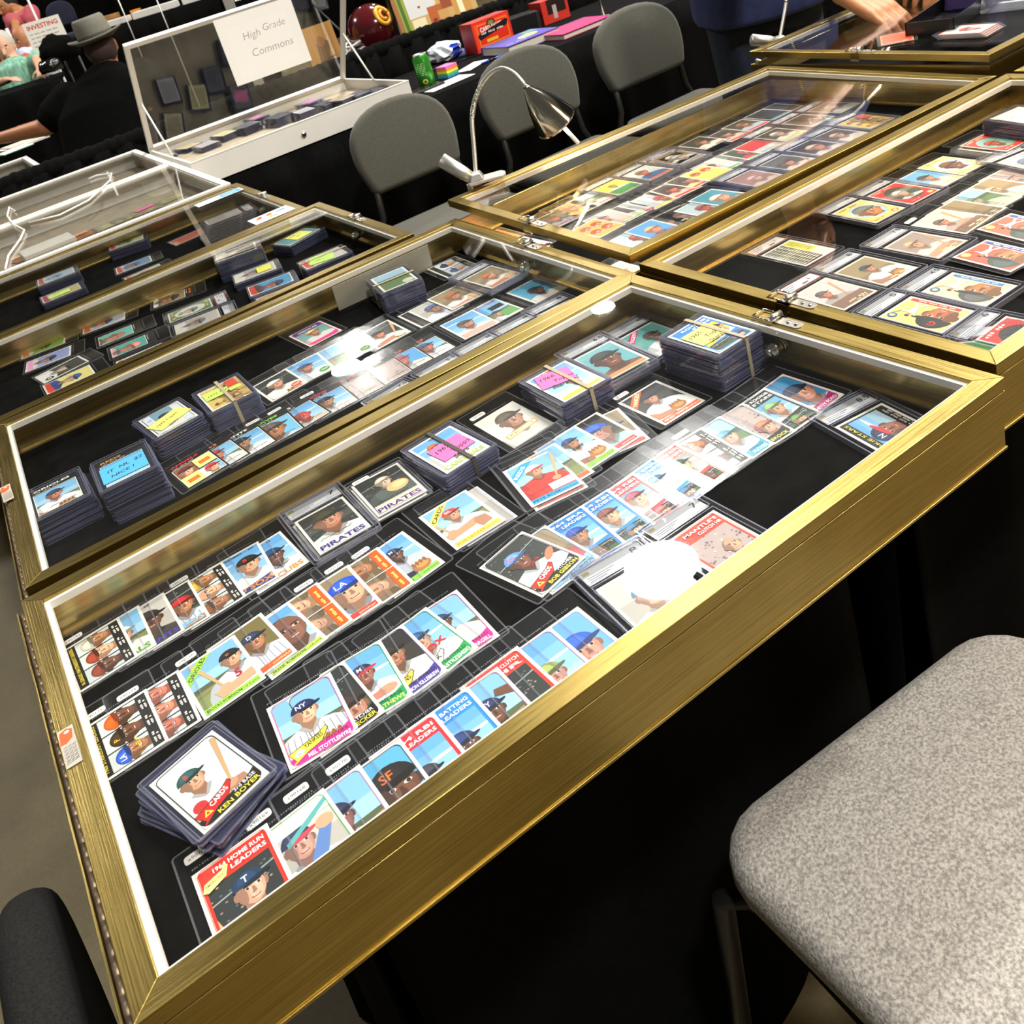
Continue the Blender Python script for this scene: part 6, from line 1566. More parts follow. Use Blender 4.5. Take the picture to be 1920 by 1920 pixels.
def clamp_lamp(label, base, neck, shade_pts, energy=6, grip=(-.028, .035, .040)):
    """base: point on the lid; neck: centre line; shade_pts: tip and mouth centre"""
    t = empty('clamp_lamp', base, 0, label, 'lamp')
    I = Matrix.Translation(-Vector(base))
    N0 = [Vector(q_) for q_ in neck]; sm = []
    for i in range(len(N0) - 1):      # smooth the bend
        p0, p1, p2, p3 = N0[max(i - 1, 0)], N0[i], N0[i + 1], N0[min(i + 2, len(N0) - 1)]
        for k in range(5):
            u_ = k / 5; sm.append(.5 * ((2 * p1) + (p2 - p0) * u_ + (2 * p0 - 5 * p1 + 4 * p2 - p3) * u_ ** 2 + (3 * p1 - p0 - 3 * p2 + p3) * u_ ** 3))
    sm.append(N0[-1])
    b = MB()
    b.tube(sm, .0042, 'satin_steel', 10, M=I); b.build('gooseneck', t)
    b = MB(); n = len(neck)
    pts = [Vector(neck[i]) for i in range(2, 5)]
    for s_ in range(2):
        for k in range(12):
            p = pts[s_].lerp(pts[s_ + 1], k / 12); q = pts[s_].lerp(pts[s_ + 1], (k + .5) / 12)
            b.tube([p, q], .0052, 'chrome', 10, M=I)
    b.build('ribbed_sleeve', t)
    # spring clamp: wedge jaws, round grip
    d = Vector((.86, -.5, 0)).normalized()
    b = MB(); B = Vector(base)
    Mx = Matrix.Translation((0, 0, 0)) @ Matrix.Rotation(math.atan2(d.y, d.x), 4, 'Z')
    b.prism([(-.012, -.020), (.055, -.020), (.062, -.008), (.062, .008), (.055, .020), (-.012, .020)], .006, .012, 'satin_steel', Mx)
    b.box(-.010, -.018, .012, .020, .018, .026, 'satin_steel', Mx, taper=.006)
    b.build('upper_jaw', t, bevel=.002)
    b = MB(); b.prism([(-.012, -.018), (.05, -.018), (.05, .018), (-.012, .018)], -.030, -.024, 'satin_steel', Mx); b.tube([(-.012, 0, -.027), (-.012, 0, .008)], .006, 'satin_steel', 10, M=Mx)
    b.build('lower_jaw', t, bevel=.002)
    gv_ = Vector(grip); b = MB(); b.tube([Vector((0, 0, .012)), Vector((0, 0, .012)) + gv_ * .4, Vector((0, 0, .012)) + gv_ * 1.25], [.010, .0135, .0145], 'satin_steel', 18); b.build('grip', t)
    b = MB(); b.tube([(-.012, 0, -.027), (-.040, .0, -.030), (-.062, 0, -.016)], [.007, .005, .004], 'satin_steel', 10, M=Mx); b.build('grip', t)
    b = MB(); b.lathe([(.010, .020), (.012, .024), (.012, .032), (.0075, .036), (.0055, .042)], 'satin_steel', 18, Matrix.Translation(Vector(neck[0]) - B - Vector((0, 0, .030)))); b.build('swivel', t)
    if shade_pts:
        a, m_, r = Vector(shade_pts[0]), Vector(shade_pts[1]), shade_pts[2]
        ax = (m_ - a); Ls = ax.length; Q = ax.to_track_quat('Z', 'Y').to_matrix().to_4x4()
        DN = Vector((0, 0, -1))
        prof = [(.005, 0), (.007, Ls * .05), (r * .40, Ls * .25), (r * .66, Ls * .50), (r * .84, Ls * .75), (r * .97, Ls * .96), (r, Ls), (r * .965, Ls), (r * .81, Ls * .75), (r * .62, Ls * .50), (r * .34, Ls * .25), (.004, Ls * .12)]
        b = MB(); b.lathe(prof, 'chrome', 28, Matrix.Translation(a - B) @ Q); b.build('shade', t)
        b = MB(); b.lathe([(.0001, Ls * .35), (.012, Ls * .4), (.016, Ls * .62), (.011, Ls * .8), (.0001, Ls * .84)], 'lamp_glow', 16, Matrix.Translation(a - B) @ Q); b.build('bulb', t)
        l = bpy.data.lights.new('lamp_light', 'SPOT'); l.energy = energy; l.color = (1, .72, .40); l.spot_size = R(120); l.spot_blend = .6; l.shadow_soft_size = .02
        o = bpy.data.objects.new('lamp_light', l); COL.objects.link(o); o.parent = t
        o.location = a - B + ax * .9; o.rotation_euler = ax.to_track_quat('-Z', 'Y').to_euler()
    return t


D0 = 1.88
nk = [dep(*q) for q in ((893, 338, D0), (889, 280, D0), (885, 222, D0), (890, 188, D0), (903, 158, D0 - .01), (922, 136, D0 - .02), (942, 128, D0 - .03), (962, 136, D0 - .04), (978, 152, D0 - .05), (985, 162, D0 - .05))]
t = clamp_lamp('silver gooseneck clamp lamp with chrome cone shade, in front of the middle grey chair', dep(893, 348, D0), nk, (dep(984, 161, D0 - .05), dep(1043, 229, D0 + .005), .044), 5.0)
b = MB(); bs = dep(893, 348, D0)
b.tube([dep(1044, 224, D0 + .0) - bs, dep(1084, 268, D0 - .02) - bs], .0042, 'cord_white', 10); b.build('light_rod', t)
D1 = 2.42
nk = [dep(*q) for q in ((1461, 78, D1), (1468, 40, D1), (1474, 5, D1), (1480, -50, D1), (1490, -120, D1), (1508, -165, D1), (1535, -190, D1), (1562, -195, D1), (1585, -185, D1), (1596, -175, D1))]
clamp_lamp('silver clamp lamp beside the man in blue, only its stem showing', dep(1461, 88, D1), nk, (dep(1596, -176, D1), dep(1635, -112, D1 + .02), .044), 5.0, (-.05, .02, .02))
# third clamp lamp, added out of view to warm the near cases
p = Vector((1.52, .40, ZT + .36))
nk = [Vector(q) for q in ((1.66, .02, ZT + .03), (1.66, .02, ZT + .12), (1.66, .03, ZT + .22), (1.655, .06, ZT + .30), (1.645, .10, ZT + .35), (1.63, .15, ZT + .38), (1.61, .19, ZT + .39), (1.59, .23, ZT + .38), (1.575, .26, ZT + .36), (1.57, .27, ZT + .345))]
clamp_lamp('silver clamp lamp clipped to the right-hand case past the picture edge', (1.66, .018, ZT + .008), nk, ((1.57, .27, ZT + .345), (1.54, .31, ZT + .27), .046), 7)

# ================================================================ things on the table behind the chairs
TT = TZ


def put(px, py, z=TT): return at(px, py, z)


# green soda can
p = put(803, 160); r = .033
t = empty('soda_can', (p.x, p.y, TT), R(-40), 'bright green drinks can standing by the white open case', 'can')
b = MB()
mat('can_green', '3f9a34', .25, .5, noise=.05, nscale=12)
b.lathe([(.024, 0), (.026, .003), (r, .012), (r, .105), (.027, .117), (.0262, .119)], 'can_green', 32); b.build('can_body', t)
b = MB(); b.lathe([(.0262, .1185), (.0275, .1205), (.0262, .1225), (.0245, .1195), (.0001, .1195)], 'silver', 32); b.prism(rrect(.012, .022, .005), .1197, .1207, 'chrome'); b.build('can_lid', t)
a_ = []
col = []; v = []; f = []
for k in range(7):       # wrapped lettering lines
    for i in range(7):
        a0 = -1.9 + .12 * i; zz = .045 + .007 * k
        if (i * 3 + k) % 4 == 0: continue
        o = len(v); rr = r + .0003
        v += [(rr * math.cos(a0), rr * math.sin(a0), zz), (rr * math.cos(a0 + .09), rr * math.sin(a0 + .09), zz), (rr * math.cos(a0 + .09), rr * math.sin(a0 + .09), zz + .003), (rr * math.cos(a0), rr * math.sin(a0), zz + .003)]
        f.append((o, o + 1, o + 2, o + 3)); col.append(lin('b8d8a8'))
for k in range(12):
    a0 = -1.55 + .26 * math.cos(k * .5236); o = len(v)
v += [((r + .0003) * math.cos(-1.5 + .3 * math.cos(k * .5236)), (r + .0003) * math.sin(-1.5 + .3 * math.cos(k * .5236)), .022 + .009 * math.sin(k * .5236)) for k in range(12)]
o = len(v) - 12; f.append(tuple(range(o, o + 12))); col.append(lin('e8e46a'))
link('can_print', ink_mesh('can_print', v, f, col), t)

# rainbow cube of sticky notes
p = put(842, 143); t = empty('note_cube', (p.x, p.y, TT), R(12), 'rainbow striped cube of sticky notes by the green can', 'note cube')
for k, (c, n_) in enumerate((('2f8fd0', 'blue'), ('4ab85a', 'green'), ('f0e04a', 'yellow'), ('f08a2a', 'orange'), ('f06aa8', 'pink'))):
    mat('pad_' + n_, c, .7); b = MB(); s_ = .0005 * (k % 2); b.box(-.03 + s_, -.03, .009 * k, .03 + s_, .03, .009 * (k + 1) - .0003, 'pad_' + n_); tag(b.build('note_pad', t), n_ + ' pad')
# phone, paper, pen, ruler
def slab_thing(name, lab, cat, px, py, w, d, h, mt, rz, z0=TT, bev=.002, extra=None):
    q = put(px, py); t = empty(name, (q.x, q.y, z0 + .0004), rz, lab, cat)
    b = MB(); b.box(-w / 2, -d / 2, 0, w / 2, d / 2, h, mt); b.build('body', t, bevel=bev)
    if extra: extra(t)
    return t


mat('paper_white', 'eeece6', .8); mat('mag', 'a81560', .5); mat('purple_book', '4a3aa0', .35); mat('box_red', 'd8281c', .45); mat('box_dark_red', '9c1c14', .45); mat('box_green', '16352a', .5)
mat('book_pages', 'd8d0bc', .8); mat('pen_blue', '1c3fb0', .3); mat('orange_toy', 'e8922a', .4); mat('helmet_red', '4e0f16', .14, coat=.8); mat('gold_paint', 'd89a1c', .35); mat('wood_board', 'a8793c', .5, noise=.35, nscale=7, stretch=(1, 1, 12)); mat('denim', '1c2636', .85, noise=.25, nscale=60)
mat('shirt_blue', '343f6e', .85, noise=.15, nscale=40, bump=.2, bscale=400); mat('shirt_black', '090908', .95, spec=.05, noise=.15, nscale=30); mat('shirt_green', '7fb49a', .8, noise=.35, nscale=16, stretch=(3, 3, .6)); mat('shirt_pink', 'b4505a', .85); mat('shirt_white', 'c8c8d8', .85); mat('hat_grey', '6f6c60', .9, noise=.15, nscale=300, bump=.3, bscale=400); mat('hat_band', '4a4840', .9); mat('lanyard', 'e85a28', .6)
mat('hair_brown', '3a2a20', .85); mat('navy_fabric', '14162c', .95); mat('bag_black', '0c0c0c', .25, bump=.4, bscale=12); mat('bag_white', 'd8dce4', .35, noise=.2, nscale=14, bump=.6, bscale=18)
slab_thing('smartphone', 'black smartphone lying on the cloth below the green can', 'phone', 796, 169, .15, .075, .009, 'black_plastic', R(5))
slab_thing('paper_sheet', 'white paper sheet under the green can and the rainbow cube', 'paper', 838, 156, .21, .10, .0006, 'paper_white', R(8), TT - .0003, 0)
slab_thing('paper_sheet', 'white paper sheet behind the rainbow cube', 'paper', 885, 124, .16, .07, .0006, 'paper_white', R(30), TT - .0003, 0)
slab_thing('ruler', 'long black ruler lying in front of the plastic bag', 'ruler', 866, 114, .36, .016, .003, 'black_plastic', R(-12), TT + .001, 0)
q = put(925, 113); b = MB(); b.tube([(-.06, 0, .005), (.05, 0, .005), (.065, 0, .005)], [.004, .004, .0015], 'pen_blue', 10); b.tube([(-.02, 0, .005), (.01, 0, .005)], .0044, 'black_plastic', 10)
tag(b.build('pen', None, (q.x, q.y, TT), (0, 0, R(5))), 'blue and black pen near the red box', 'pen')
# toy figurine
q = put(712, 146); t = empty('toy_figure', (q.x, q.y, TT), 0, 'small orange and white toy behind the white open case', 'toy')
b = MB()
for (x, y, z, rr) in ((-.018, 0, .016, .02), (.018, 0, .016, .019), (0, .004, .022, .018)): b.lathe([(.0001, z - rr), (rr * .7, z - rr * .7), (rr, z), (rr * .7, z + rr * .7), (.0001, z + rr)], 'orange_toy', 14, Matrix.Translation((x, y, 0)))
b.build('base', t)
b = MB()
for (x, y, z, rr) in ((-.006, 0, .052, .017), (.010, 0, .056, .015), (0, 0, .066, .012)): b.lathe([(.0001, z - rr), (rr * .7, z - rr * .7), (rr, z), (rr * .7, z + rr * .7), (.0001, z + rr)], 'paper_white', 14, Matrix.Translation((x, y, 0)))
b.build('head', t)
# crumpled bag and tape roll
q = put(838, 112); bm = bmesh.new(); bmesh.ops.create_icosphere(bm, subdivisions=3, radius=.06)
rnd = random.Random(3)
for v_ in bm.verts:
    v_.co += v_.normal * rnd.uniform(-.012, .010); v_.co.z = max(v_.co.z * .75 + .035, 0); v_.co.x *= 1.35
me = bpy.data.meshes.new('bag'); bm.to_mesh(me); me.materials.append(MT['bag_white']); me.materials.append(MT['pen_blue'])
for k, pl in enumerate(me.polygons):
    if pl.center.x > .01 and pl.center.x < .05 and pl.center.z < .06 and pl.center.y < -.02: pl.material_index = 1
tag(link('plastic_bag', me, None, (q.x, q.y, TT)), 'crumpled white and blue plastic bag behind the ruler', 'bag')
q = put(862, 104); b = MB(); mat('tape_purple', '6a6aa8', .3)
b.rings([[((.028 if k in (0, 1) else .017) * math.cos(a), (.028 if k in (0, 1) else .017) * math.sin(a), 0 if k in (0, 3) else .024) for a in [2 * math.pi * j / 20 for j in range(20)]] for k in range(4)] + [[(.028 * math.cos(a), .028 * math.sin(a), 0) for a in [2 * math.pi * j / 20 for j in range(20)]]], 'tape_purple', cap=False)
tag(b.build('tape_roll', None, (q.x, q.y, TT)), 'purple tape roll leaning by the red box', 'tape')


def printed_box(lab, BL, BR, d, h, front, side_mt='box_dark_red', rzadd=0, name='cardboard_box', W_=1.0, paper='e8301e'):
    v_ = Vector(BR) - Vector(BL); w = v_.length; rz = math.atan2(v_.y, v_.x)
    t = empty(name, (BL[0], BL[1], TT), rz, lab, 'box')
    b = MB(); b.box(0, 0, 0, w, d, h, side_mt); b.build('carton', t, bevel=.001)
    sc = w / W_
    panel_art(W_, h / sc, sc, paper, front, 'printed_front', t, (w / 2, -.0002, h / 2), (R(90), 0, 0), .0004)
    return t


def redfront(a):
    a.r(.05, .05, .95, a.H - .05, 'f0501e'); a.r(.12, .1, .92, a.H - .08, 'f5a02a'); a.r(.135, .115, .905, a.H - .095, 'e8301e')
    a.e(.5, a.H - .10, .12, .07, '2a2a1a'); a.e(.5, a.H - .10, .08, .045, '8a8a3a')
    a.t('CARD SAVER 1', .52, a.H * .62, .12, 'f8f0e8', 0, .66, 'C', .03)
    a.p([(.10, .30), (.14, .22), (.9, .34), (.94, .44), (.9, .46), (.14, .34)], '1a1612'); scrib(a, .2, .33, .6, 'e8d8c8', .04)
    a.r(.3, .14, .6, .2, 'f5c02a')


BLp, BRp = put(897, 101), put(965, 73)
printed_box('red and orange printed box of card sleeves standing on the table', BLp, BRp, .085, .125, redfront)
printed_box('smaller red box with an open flap, behind the black box', put(1022, 48), put(1070, 30), .10, .10, lambda a: (a.r(.2, .25, .9, .75, '2a1a18'), a.r(.4, .1, .55, .5, 'c0b0a8')), 'box_dark_red', paper='d8382a')
printed_box('plain black box between the two red ones', put(955, 72), put(1018, 52), .12, .075, lambda a: a.r(.9, 0, .98, a.H, '2a2a2a'), 'black_plastic', paper='0e0e0e')
printed_box('dark green flat box behind the big red box', put(880, 76), put(950, 50), .05, .12, lambda a: a.e(.5, .3, .2, .03, '3a5a48'), 'box_green', paper='16352a')


def book(lab, px, py, w, d, h, mt, rz, deco=None):
    q = put(px, py); t = empty('book', (q.x, q.y, TT), rz, lab, 'book')
    b = MB(); b.box(-w / 2, -d / 2, 0, w / 2, d / 2, .0025, mt); b.box(-w / 2, -d / 2, h - .0025, w / 2, d / 2, h, mt); b.box(-w / 2, d / 2 - .003, 0, w / 2, d / 2, h, mt); b.build('cover', t)
    b = MB(); b.box(-w / 2 + .004, -d / 2 + .003, .0026, w / 2 - .003, d / 2 - .003, h - .0026, 'book_pages'); b.build('pages', t)
    if deco: panel_art(w / .1, d / .1, .1, {'purple_book': '463a9a', 'mag': 'a81560'}[mt], deco, 'cover_print', t, (0, 0, h), (0, 0, 0), .0003)
    return t


book('thick purple book with a yellow oval on its cover', 978, 86, .27, .20, .034, 'purple_book', R(3), lambda a: (a.e(1.7, .9, .55, .3, 'e8e86a', 10), a.r(.2, 1.4, 1.2, 1.8, '2a2a50'), scrib(a, .2, .4, 1.2, 'b8b8e0', .12), a.r(1.9, 1.3, 2.6, 1.9, '5a8a7a')))
book('thick magenta binder beside the purple book', 1078, 58, .27, .19, .022, 'mag', R(3), lambda a: a.r(1.4, 1.55, 2.6, 1.85, '7a3060'))
q = put(1132, 32); b = MB(); b.tube([(0, 0, 0), (0, 0, .5)], .008, 'silver', 10); b.lathe([(.03, 0), (.03, .004), (.01, .008)], 'silver', 16)
tag(b.build('chrome_post', None, (q.x, q.y, TT)), 'slim chrome post at the far end of the black table', 'post')

# ================================================================ the booth beyond the drape rail
table(1.2, 3.72, 4.4, 4.4, .79, 'black-draped table of the booth beyond the drape rail, under the helmet', .03)
hc = aty(697, 48, 3.95)
t = empty('football_helmet', (hc.x, 3.95, .792), R(0), 'burgundy football helmet with a yellow ring emblem', 'helmet')
b = MB(); n = 26; rg = []
for k in range(15):
    ph = R(-52 + 142 * k / 14)
    rg.append([(.118 * math.cos(ph) * math.cos(a) * 1.0, .140 * math.cos(ph) * math.sin(a), .118 + .125 * math.sin(ph)) for a in [2 * math.pi * j / n for j in range(n)]])
b.rings(rg, 'helmet_red'); b.build('shell', t)
b = MB()
P = [(.119 * math.cos(ph) * math.cos(R(-50)) * 1, 0, 0) for ph in (0,)]
pts = []
for j in range(21):
    a = 2 * math.pi * j / 20; az = R(-82) + .30 * math.cos(a); el = R(30) + .34 * math.sin(a)
    pts.append((.122 * math.cos(el) * math.cos(az), .144 * math.cos(el) * math.sin(az), .118 + .129 * math.sin(el)))
b.tube(pts, .011, 'gold_paint', 8)
pts = []
for j in range(9):
    a = R(60 + 30 * j); az = R(-82) + .13 * math.cos(a); el = R(30) + .17 * math.sin(a)
    pts.append((.124 * math.cos(el) * math.cos(az), .146 * math.cos(el) * math.sin(az), .118 + .131 * math.sin(el)))
b.tube(pts, .008, 'gold_paint', 8); b.build('emblem', t)
b = MB()
for z in (.02, .05, .085):
    b.tube([(-.09, -.06, z + .02), (-.15, -.04, z), (-.17, 0, z), (-.15, .05, z), (-.09, .08, z + .02)], .006, 'paper_white', 8)
b.tube([(-.165, -.01, .012), (-.165, -.01, .095)], .006, 'paper_white', 8); b.build('face_mask', t)
b = MB(); b.tube([(-.07, -.10, .02), (0, -.13, .012), (.07, -.10, .02)], .009, 'paper_white', 8); b.build('chin_strap', t)


def posterfn(a):
    W_, H_ = a.W, a.H
    a.r(0, 0, W_, H_, 'c8a468'); a.r(0, 0, .45, H_, '8fa03a'); a.r(.22, .1, .34, H_, '4a6a28'); a.r(0, 0, .16, H_, 'a06a3a')
    a.r(.45, .9, 1.5, H_, 'd8d8d4'); a.r(.5, .15, 1.0, .85, 'e8dcb0'); a.r(.66, .45, .72, .62, '5a5030'); a.r(.55, .08, .62, .15, 'e8dcb0'); a.r(.9, .08, .96, .15, 'e8dcb0')
    a.r(1.15, .3, 1.7, 1.1, 'b8602a'); a.r(1.25, .4, 1.4, .7, '7a2e1a'); a.r(1.5, .25, 1.9, .9, 'c89a5a'); a.r(1.7, .9, 2.2, H_, '9a4a2a'); a.r(2.1, .3, 2.8, H_, 'c8964a'); a.r(2.3, .6, 2.5, 1.3, 'f0e4c0')
    for k in range(9): a.e(.9 + .2 * k, 1.2 + .15 * (k % 3), .05, .04, 'f0d8a8' if k % 2 else 'a0381c')


q0 = aty(755, 66, 3.72); q1 = aty(884, 34, 3.72)
t = empty('framed_picture', (0, 0, 0), 0, 'colourful framed picture of a house scene behind the drape rail', 'picture')
panel_art(3.0, 1.9, .14, 'c8a468', posterfn, 'print', t, (q0.x + .22, 3.745, .792 + .135), (R(80), 0, R(-2)), .002)
b = MB(); b.box(-.012, -.01, 0, .0, .012, .62, 'black_plastic', Matrix.Translation((q0.x - .005, 3.74, .792)))
b.build('frame_side', t)
b = MB(); W1 = aty(556, 30, 4.0)
tag(panel_art(1.0, 1.3, .17, 'b08040', lambda a: (a.p([(.3, .3), (.6, .25), (.75, .8), (.5, .95), (.35, .8)], '6a4a2a'), a.e(.5, .85, .12, .14, '8a6238'), a.l(.3, .3, .8, .4, .05, '4a3220'), [a.l(.05 + .11 * k, .05, .1 + .11 * k, 1.25, .01, '96683a') for k in range(8)]), 'wooden_plaque', None, (aty(600, 80, 4.0).x, 4.0, .792 + .11), (R(84), 0, R(4)), .012), 'brown wooden plaque with a dark figure behind the open lid', 'plaque')

# ================================================================ people
def cap_(mb, a, b, ra, rb, mt, n=14):
    a, b = Vector(a), Vector(b); d = (b - a).normalized(); up = d.orthogonal().normalized(); sd = d.cross(up); rg = []
    for k in range(1, 5):
        t_ = R(90 * k / 4); c = a - d * ra * math.cos(t_); rg.append([c + (up * math.cos(q_) + sd * math.sin(q_)) * ra * math.sin(t_) for q_ in [2 * math.pi * i / n for i in range(n)]])
    for k in range(3, -1, -1):
        t_ = R(90 * k / 4) if k else R(4); t2 = R(90 * (k + 1) / 4) if k < 3 else R(90)
        c = b + d * rb * math.cos(t2 if k == 3 else t_ if k else R(6)); rr = rb * math.sin(t2 if k == 3 else t_ if k else R(6))
        rg.append([c + (up * math.cos(q_) + sd * math.sin(q_)) * rr for q_ in [2 * math.pi * i / n for i in range(n)]])
    mb.rings(rg, mt)


def slabs(mb, secs, right, mt, n=20, fwd=None):
    """stacked oval sections: (centre, half width, half depth)"""
    right = Vector(right).normalized(); rg = []
    for i, (c, rx, ry) in enumerate(secs):
        c = Vector(c); d = (Vector(secs[min(i + 1, len(secs) - 1)][0]) - Vector(secs[max(i - 1, 0)][0])).normalized()
        f_ = d.cross(right).normalized()
        rg.append([c + right * rx * math.copysign(abs(math.cos(q_)) ** .85, math.cos(q_)) + f_ * ry * math.copysign(abs(math.sin(q_)) ** .85, math.sin(q_)) for q_ in [2 * math.pi * k / n for k in range(n)]])
    mb.rings(rg, mt)


def skinned(mb, name, parent, voxel, smooth=6):
    o = mb.build(name, parent)
    m_ = o.modifiers.new('r', 'REMESH'); m_.mode = 'VOXEL'; m_.voxel_size = voxel; m_.use_smooth_shade = True
    m_ = o.modifiers.new('s', 'SMOOTH'); m_.factor = .6; m_.iterations = smooth
    return o


def hand(mb, wrist, direc, palm_n, mt, s=1.0, curl=35, thumb=1, spread=4):
    """palm, four unequal fingers and a thumb; direc = wrist to knuckles, palm_n = out of the palm"""
    d = Vector(direc).normalized(); nrm = Vector(palm_n); nrm = (nrm - d * nrm.dot(d)).normalized(); sd = d.cross(nrm)
    w = Vector(wrist); K = w + d * .088 * s
    for i, y in enumerate((-.030, -.010, .010, .029)):
        cap_(mb, w + d * .012 * s + sd * y * .55 * s, K + sd * y * s, .0155 * s, .0125 * s, mt, 10)
    for i, (y, Ln) in enumerate(((-.031, .062), (-.010, .076), (.011, .082), (.031, .074))):
        p = K + sd * y * s; a = R(curl * (.45 + .1 * i)); dd = (d + sd * (y * spread)).normalized()
        for k, f_ in enumerate((.45, .31, .24)):
            dir_ = (dd * math.cos(a) + nrm * math.sin(a)).normalized(); q_ = p + dir_ * Ln * f_ * s
            cap_(mb, p, q_, (.0098 - .0012 * k) * s, (.0092 - .0014 * k) * s, mt, 10); p = q_; a += R(curl)
    p = w + d * .030 * s + sd * .034 * thumb * s; dd = (d * .6 + sd * .75 * thumb + nrm * .45).normalized()
    cap_(mb, w + d * .01 * s + sd * .012 * thumb * s, p, .015 * s, .0135 * s, mt, 10)
    for k, f_ in enumerate((.036, .030)):
        q_ = p + dd * f_ * s; cap_(mb, p, q_, (.0118 - .001 * k) * s, (.0105 - .001 * k) * s, mt, 10); p = q_; dd = (dd + d * .6 + nrm * .2).normalized()


def head(mb, c, fwd, s, mt, n=22):
    """skull, jaw, nose, ears"""
    f_ = Vector(fwd).normalized(); up = Vector((0, 0, 1)); f_ = (f_ - up * f_.dot(up) * .5).normalized(); rt = f_.cross(up).normalized(); up = rt.cross(f_); c = Vector(c)
    rg = []
    for k in range(13):
        t_ = -1 + 2 * k / 12; z = .115 * t_; w = math.sqrt(max(0.02, 1 - t_ * t_)) ** .9
        jaw = 1 - .22 * max(0, -t_); off = .012 * max(0, -t_)
        rg.append([c + rt * (.076 * w * jaw * math.cos(a)) * s + f_ * ((.094 * w * (1 - .12 * max(0, -t_)) * math.sin(a)) + off) * s + up * z * s for a in [2 * math.pi * i / n for i in range(n)]])
    mb.rings(rg, mt)
    cap_(mb, c + f_ * .086 * s + up * .012 * s, c + f_ * .110 * s - up * .022 * s, .009 * s, .015 * s, mt, 10)
    for q_ in (-1, 1): cap_(mb, c + rt * q_ * .077 * s + up * .018 * s, c + rt * q_ * .077 * s - up * .02 * s, .013 * s, .010 * s, mt, 10)
    return f_, rt, up


def face(t, c, fwd, s, dark='241a14'):
    f_ = Vector(fwd).normalized(); up = Vector((0, 0, 1)); f_ = (f_ - up * f_.dot(up) * .5).normalized(); rt = f_.cross(up).normalized(); up = rt.cross(f_); c = Vector(c)
    if 'eye_white' not in MT: mat('eye_white', 'e8e4dc', .3); mat('eye_dark', '241a14', .3); mat('lip', '8a4038', .5)
    for q_ in (-1, 1):
        b = MB(); p = c + rt * q_ * .029 * s + f_ * .076 * s + up * .014 * s
        b.lathe([(.0001, -.010), (.008, -.006), (.0105, 0), (.008, .006), (.0001, .010)], 'eye_white', 12, Matrix.Translation(p)); b.lathe([(.0001, -.006), (.005, -.003), (.006, 0), (.005, .003), (.0001, .006)], 'eye_dark', 10, Matrix.Translation(p + f_ * .006 * s)); b.build('eye', t)
        b = MB(); cap_(b, p + rt * -.014 * s + up * .018 * s + f_ * .004, p + rt * .014 * s + up * .018 * s + f_ * .004, .004 * s, .004 * s, 'eye_dark', 8); b.build('eyebrow', t)
    b = MB(); p = c + f_ * .088 * s - up * .052 * s; cap_(b, p - rt * .022 * s, p + rt * .022 * s, .006 * s, .006 * s, 'lip', 8); b.build('mouth', t)


# --- man in the grey felt hat, seen from behind
t = empty('person', (1.0, 5.08, 0), 0, 'person seen from behind in a black t-shirt and grey felt hat, reaching left', 'person')
t.location = (0, 0, 0)
D5 = 5.0
hd = dep(190, 92, D5); nk_ = dep(196, 122, D5); sh = dep(196, 150, D5); md = dep(192, 215, D5); hp = dep(205, 300, D5)
rt = CX.copy(); rt.z = 0; rt.normalize(); rt = (rt * .97 + Vector((.1, .25, 0))).normalized(); fw = Vector((-rt.y, rt.x, 0))
Ls, Rs = sh - rt * .20 - Vector((0, 0, .04)), sh + rt * .19 - Vector((0, 0, .03))
Le = dep(85, 238, D5 - .02); Lw = dep(-10, 262, D5 + .1); Re = dep(322, 198, D5 + .12); Rw = Re + fw * .22 - rt * .08 + Vector((0, 0, .0))
def hatman(b, mt, inf=0):
    slabs(b, [(hp - Vector((0, 0, .25)), .17 + inf, .13 + inf), (hp, .20 + inf, .15 + inf), (md, .215 + inf, .15 + inf), (sh - Vector((0, 0, .05)), .215 + inf, .13 + inf), (sh + Vector((0, 0, .01)), .15 + inf, .10 + inf), (nk_ - Vector((0, 0, .015)), .07 + inf, .07 + inf)], rt, mt)
b = MB(); hatman(b, 'skin_tan'); head(b, hd, fw, 1.0, 'skin_tan'); cap_(b, nk_ - Vector((0, 0, .04)), hd - Vector((0, 0, .06)), .065, .06, 'skin_tan')
for a_, e_, w_ in ((Ls, Le, Lw), (Rs, Re, Rw)): cap_(b, a_, e_, .068, .050, 'skin_tan'); cap_(b, e_, w_, .048, .030, 'skin_tan')
hand(b, Lw, Lw - Le, (0, 0, -1), 'skin_tan', 1.0, 20); hand(b, Rw, Rw - Re, (0, 0, -1), 'skin_tan', 1.0, 20, -1)
hips = hp - Vector((0, 0, .22))
for q_ in (-1, 1): cap_(b, hips + rt * .1 * q_, hips + rt * .14 * q_ + fw * .42, .085, .065, 'skin_tan'); cap_(b, hips + rt * .14 * q_ + fw * .42, Vector((hips.x + rt.x * .14 * q_ + fw.x * .40, hips.y + rt.y * .14 * q_ + fw.y * .40, .08)), .062, .045, 'skin_tan')
skinned(b, 'body', t, .012, 4)
b = MB(); hatman(b, 'shirt_black', .012); cap_(b, Ls, Ls.lerp(Le, .62), .092, .088, 'shirt_black'); cap_(b, Rs, Rs.lerp(Re, .9), .092, .082, 'shirt_black'); skinned(b, 'shirt', t, .012, 5)
b = MB()
for q_ in (-1, 1): cap_(b, hips + rt * .1 * q_, hips + rt * .14 * q_ + fw * .42, .098, .078, 'denim'); cap_(b, hips + rt * .14 * q_ + fw * .42, Vector((hips.x + rt.x * .14 * q_ + fw.x * .40, hips.y + rt.y * .14 * q_ + fw.y * .40, .10)), .075, .058, 'denim')
skinned(b, 'trousers', t, .014, 4)
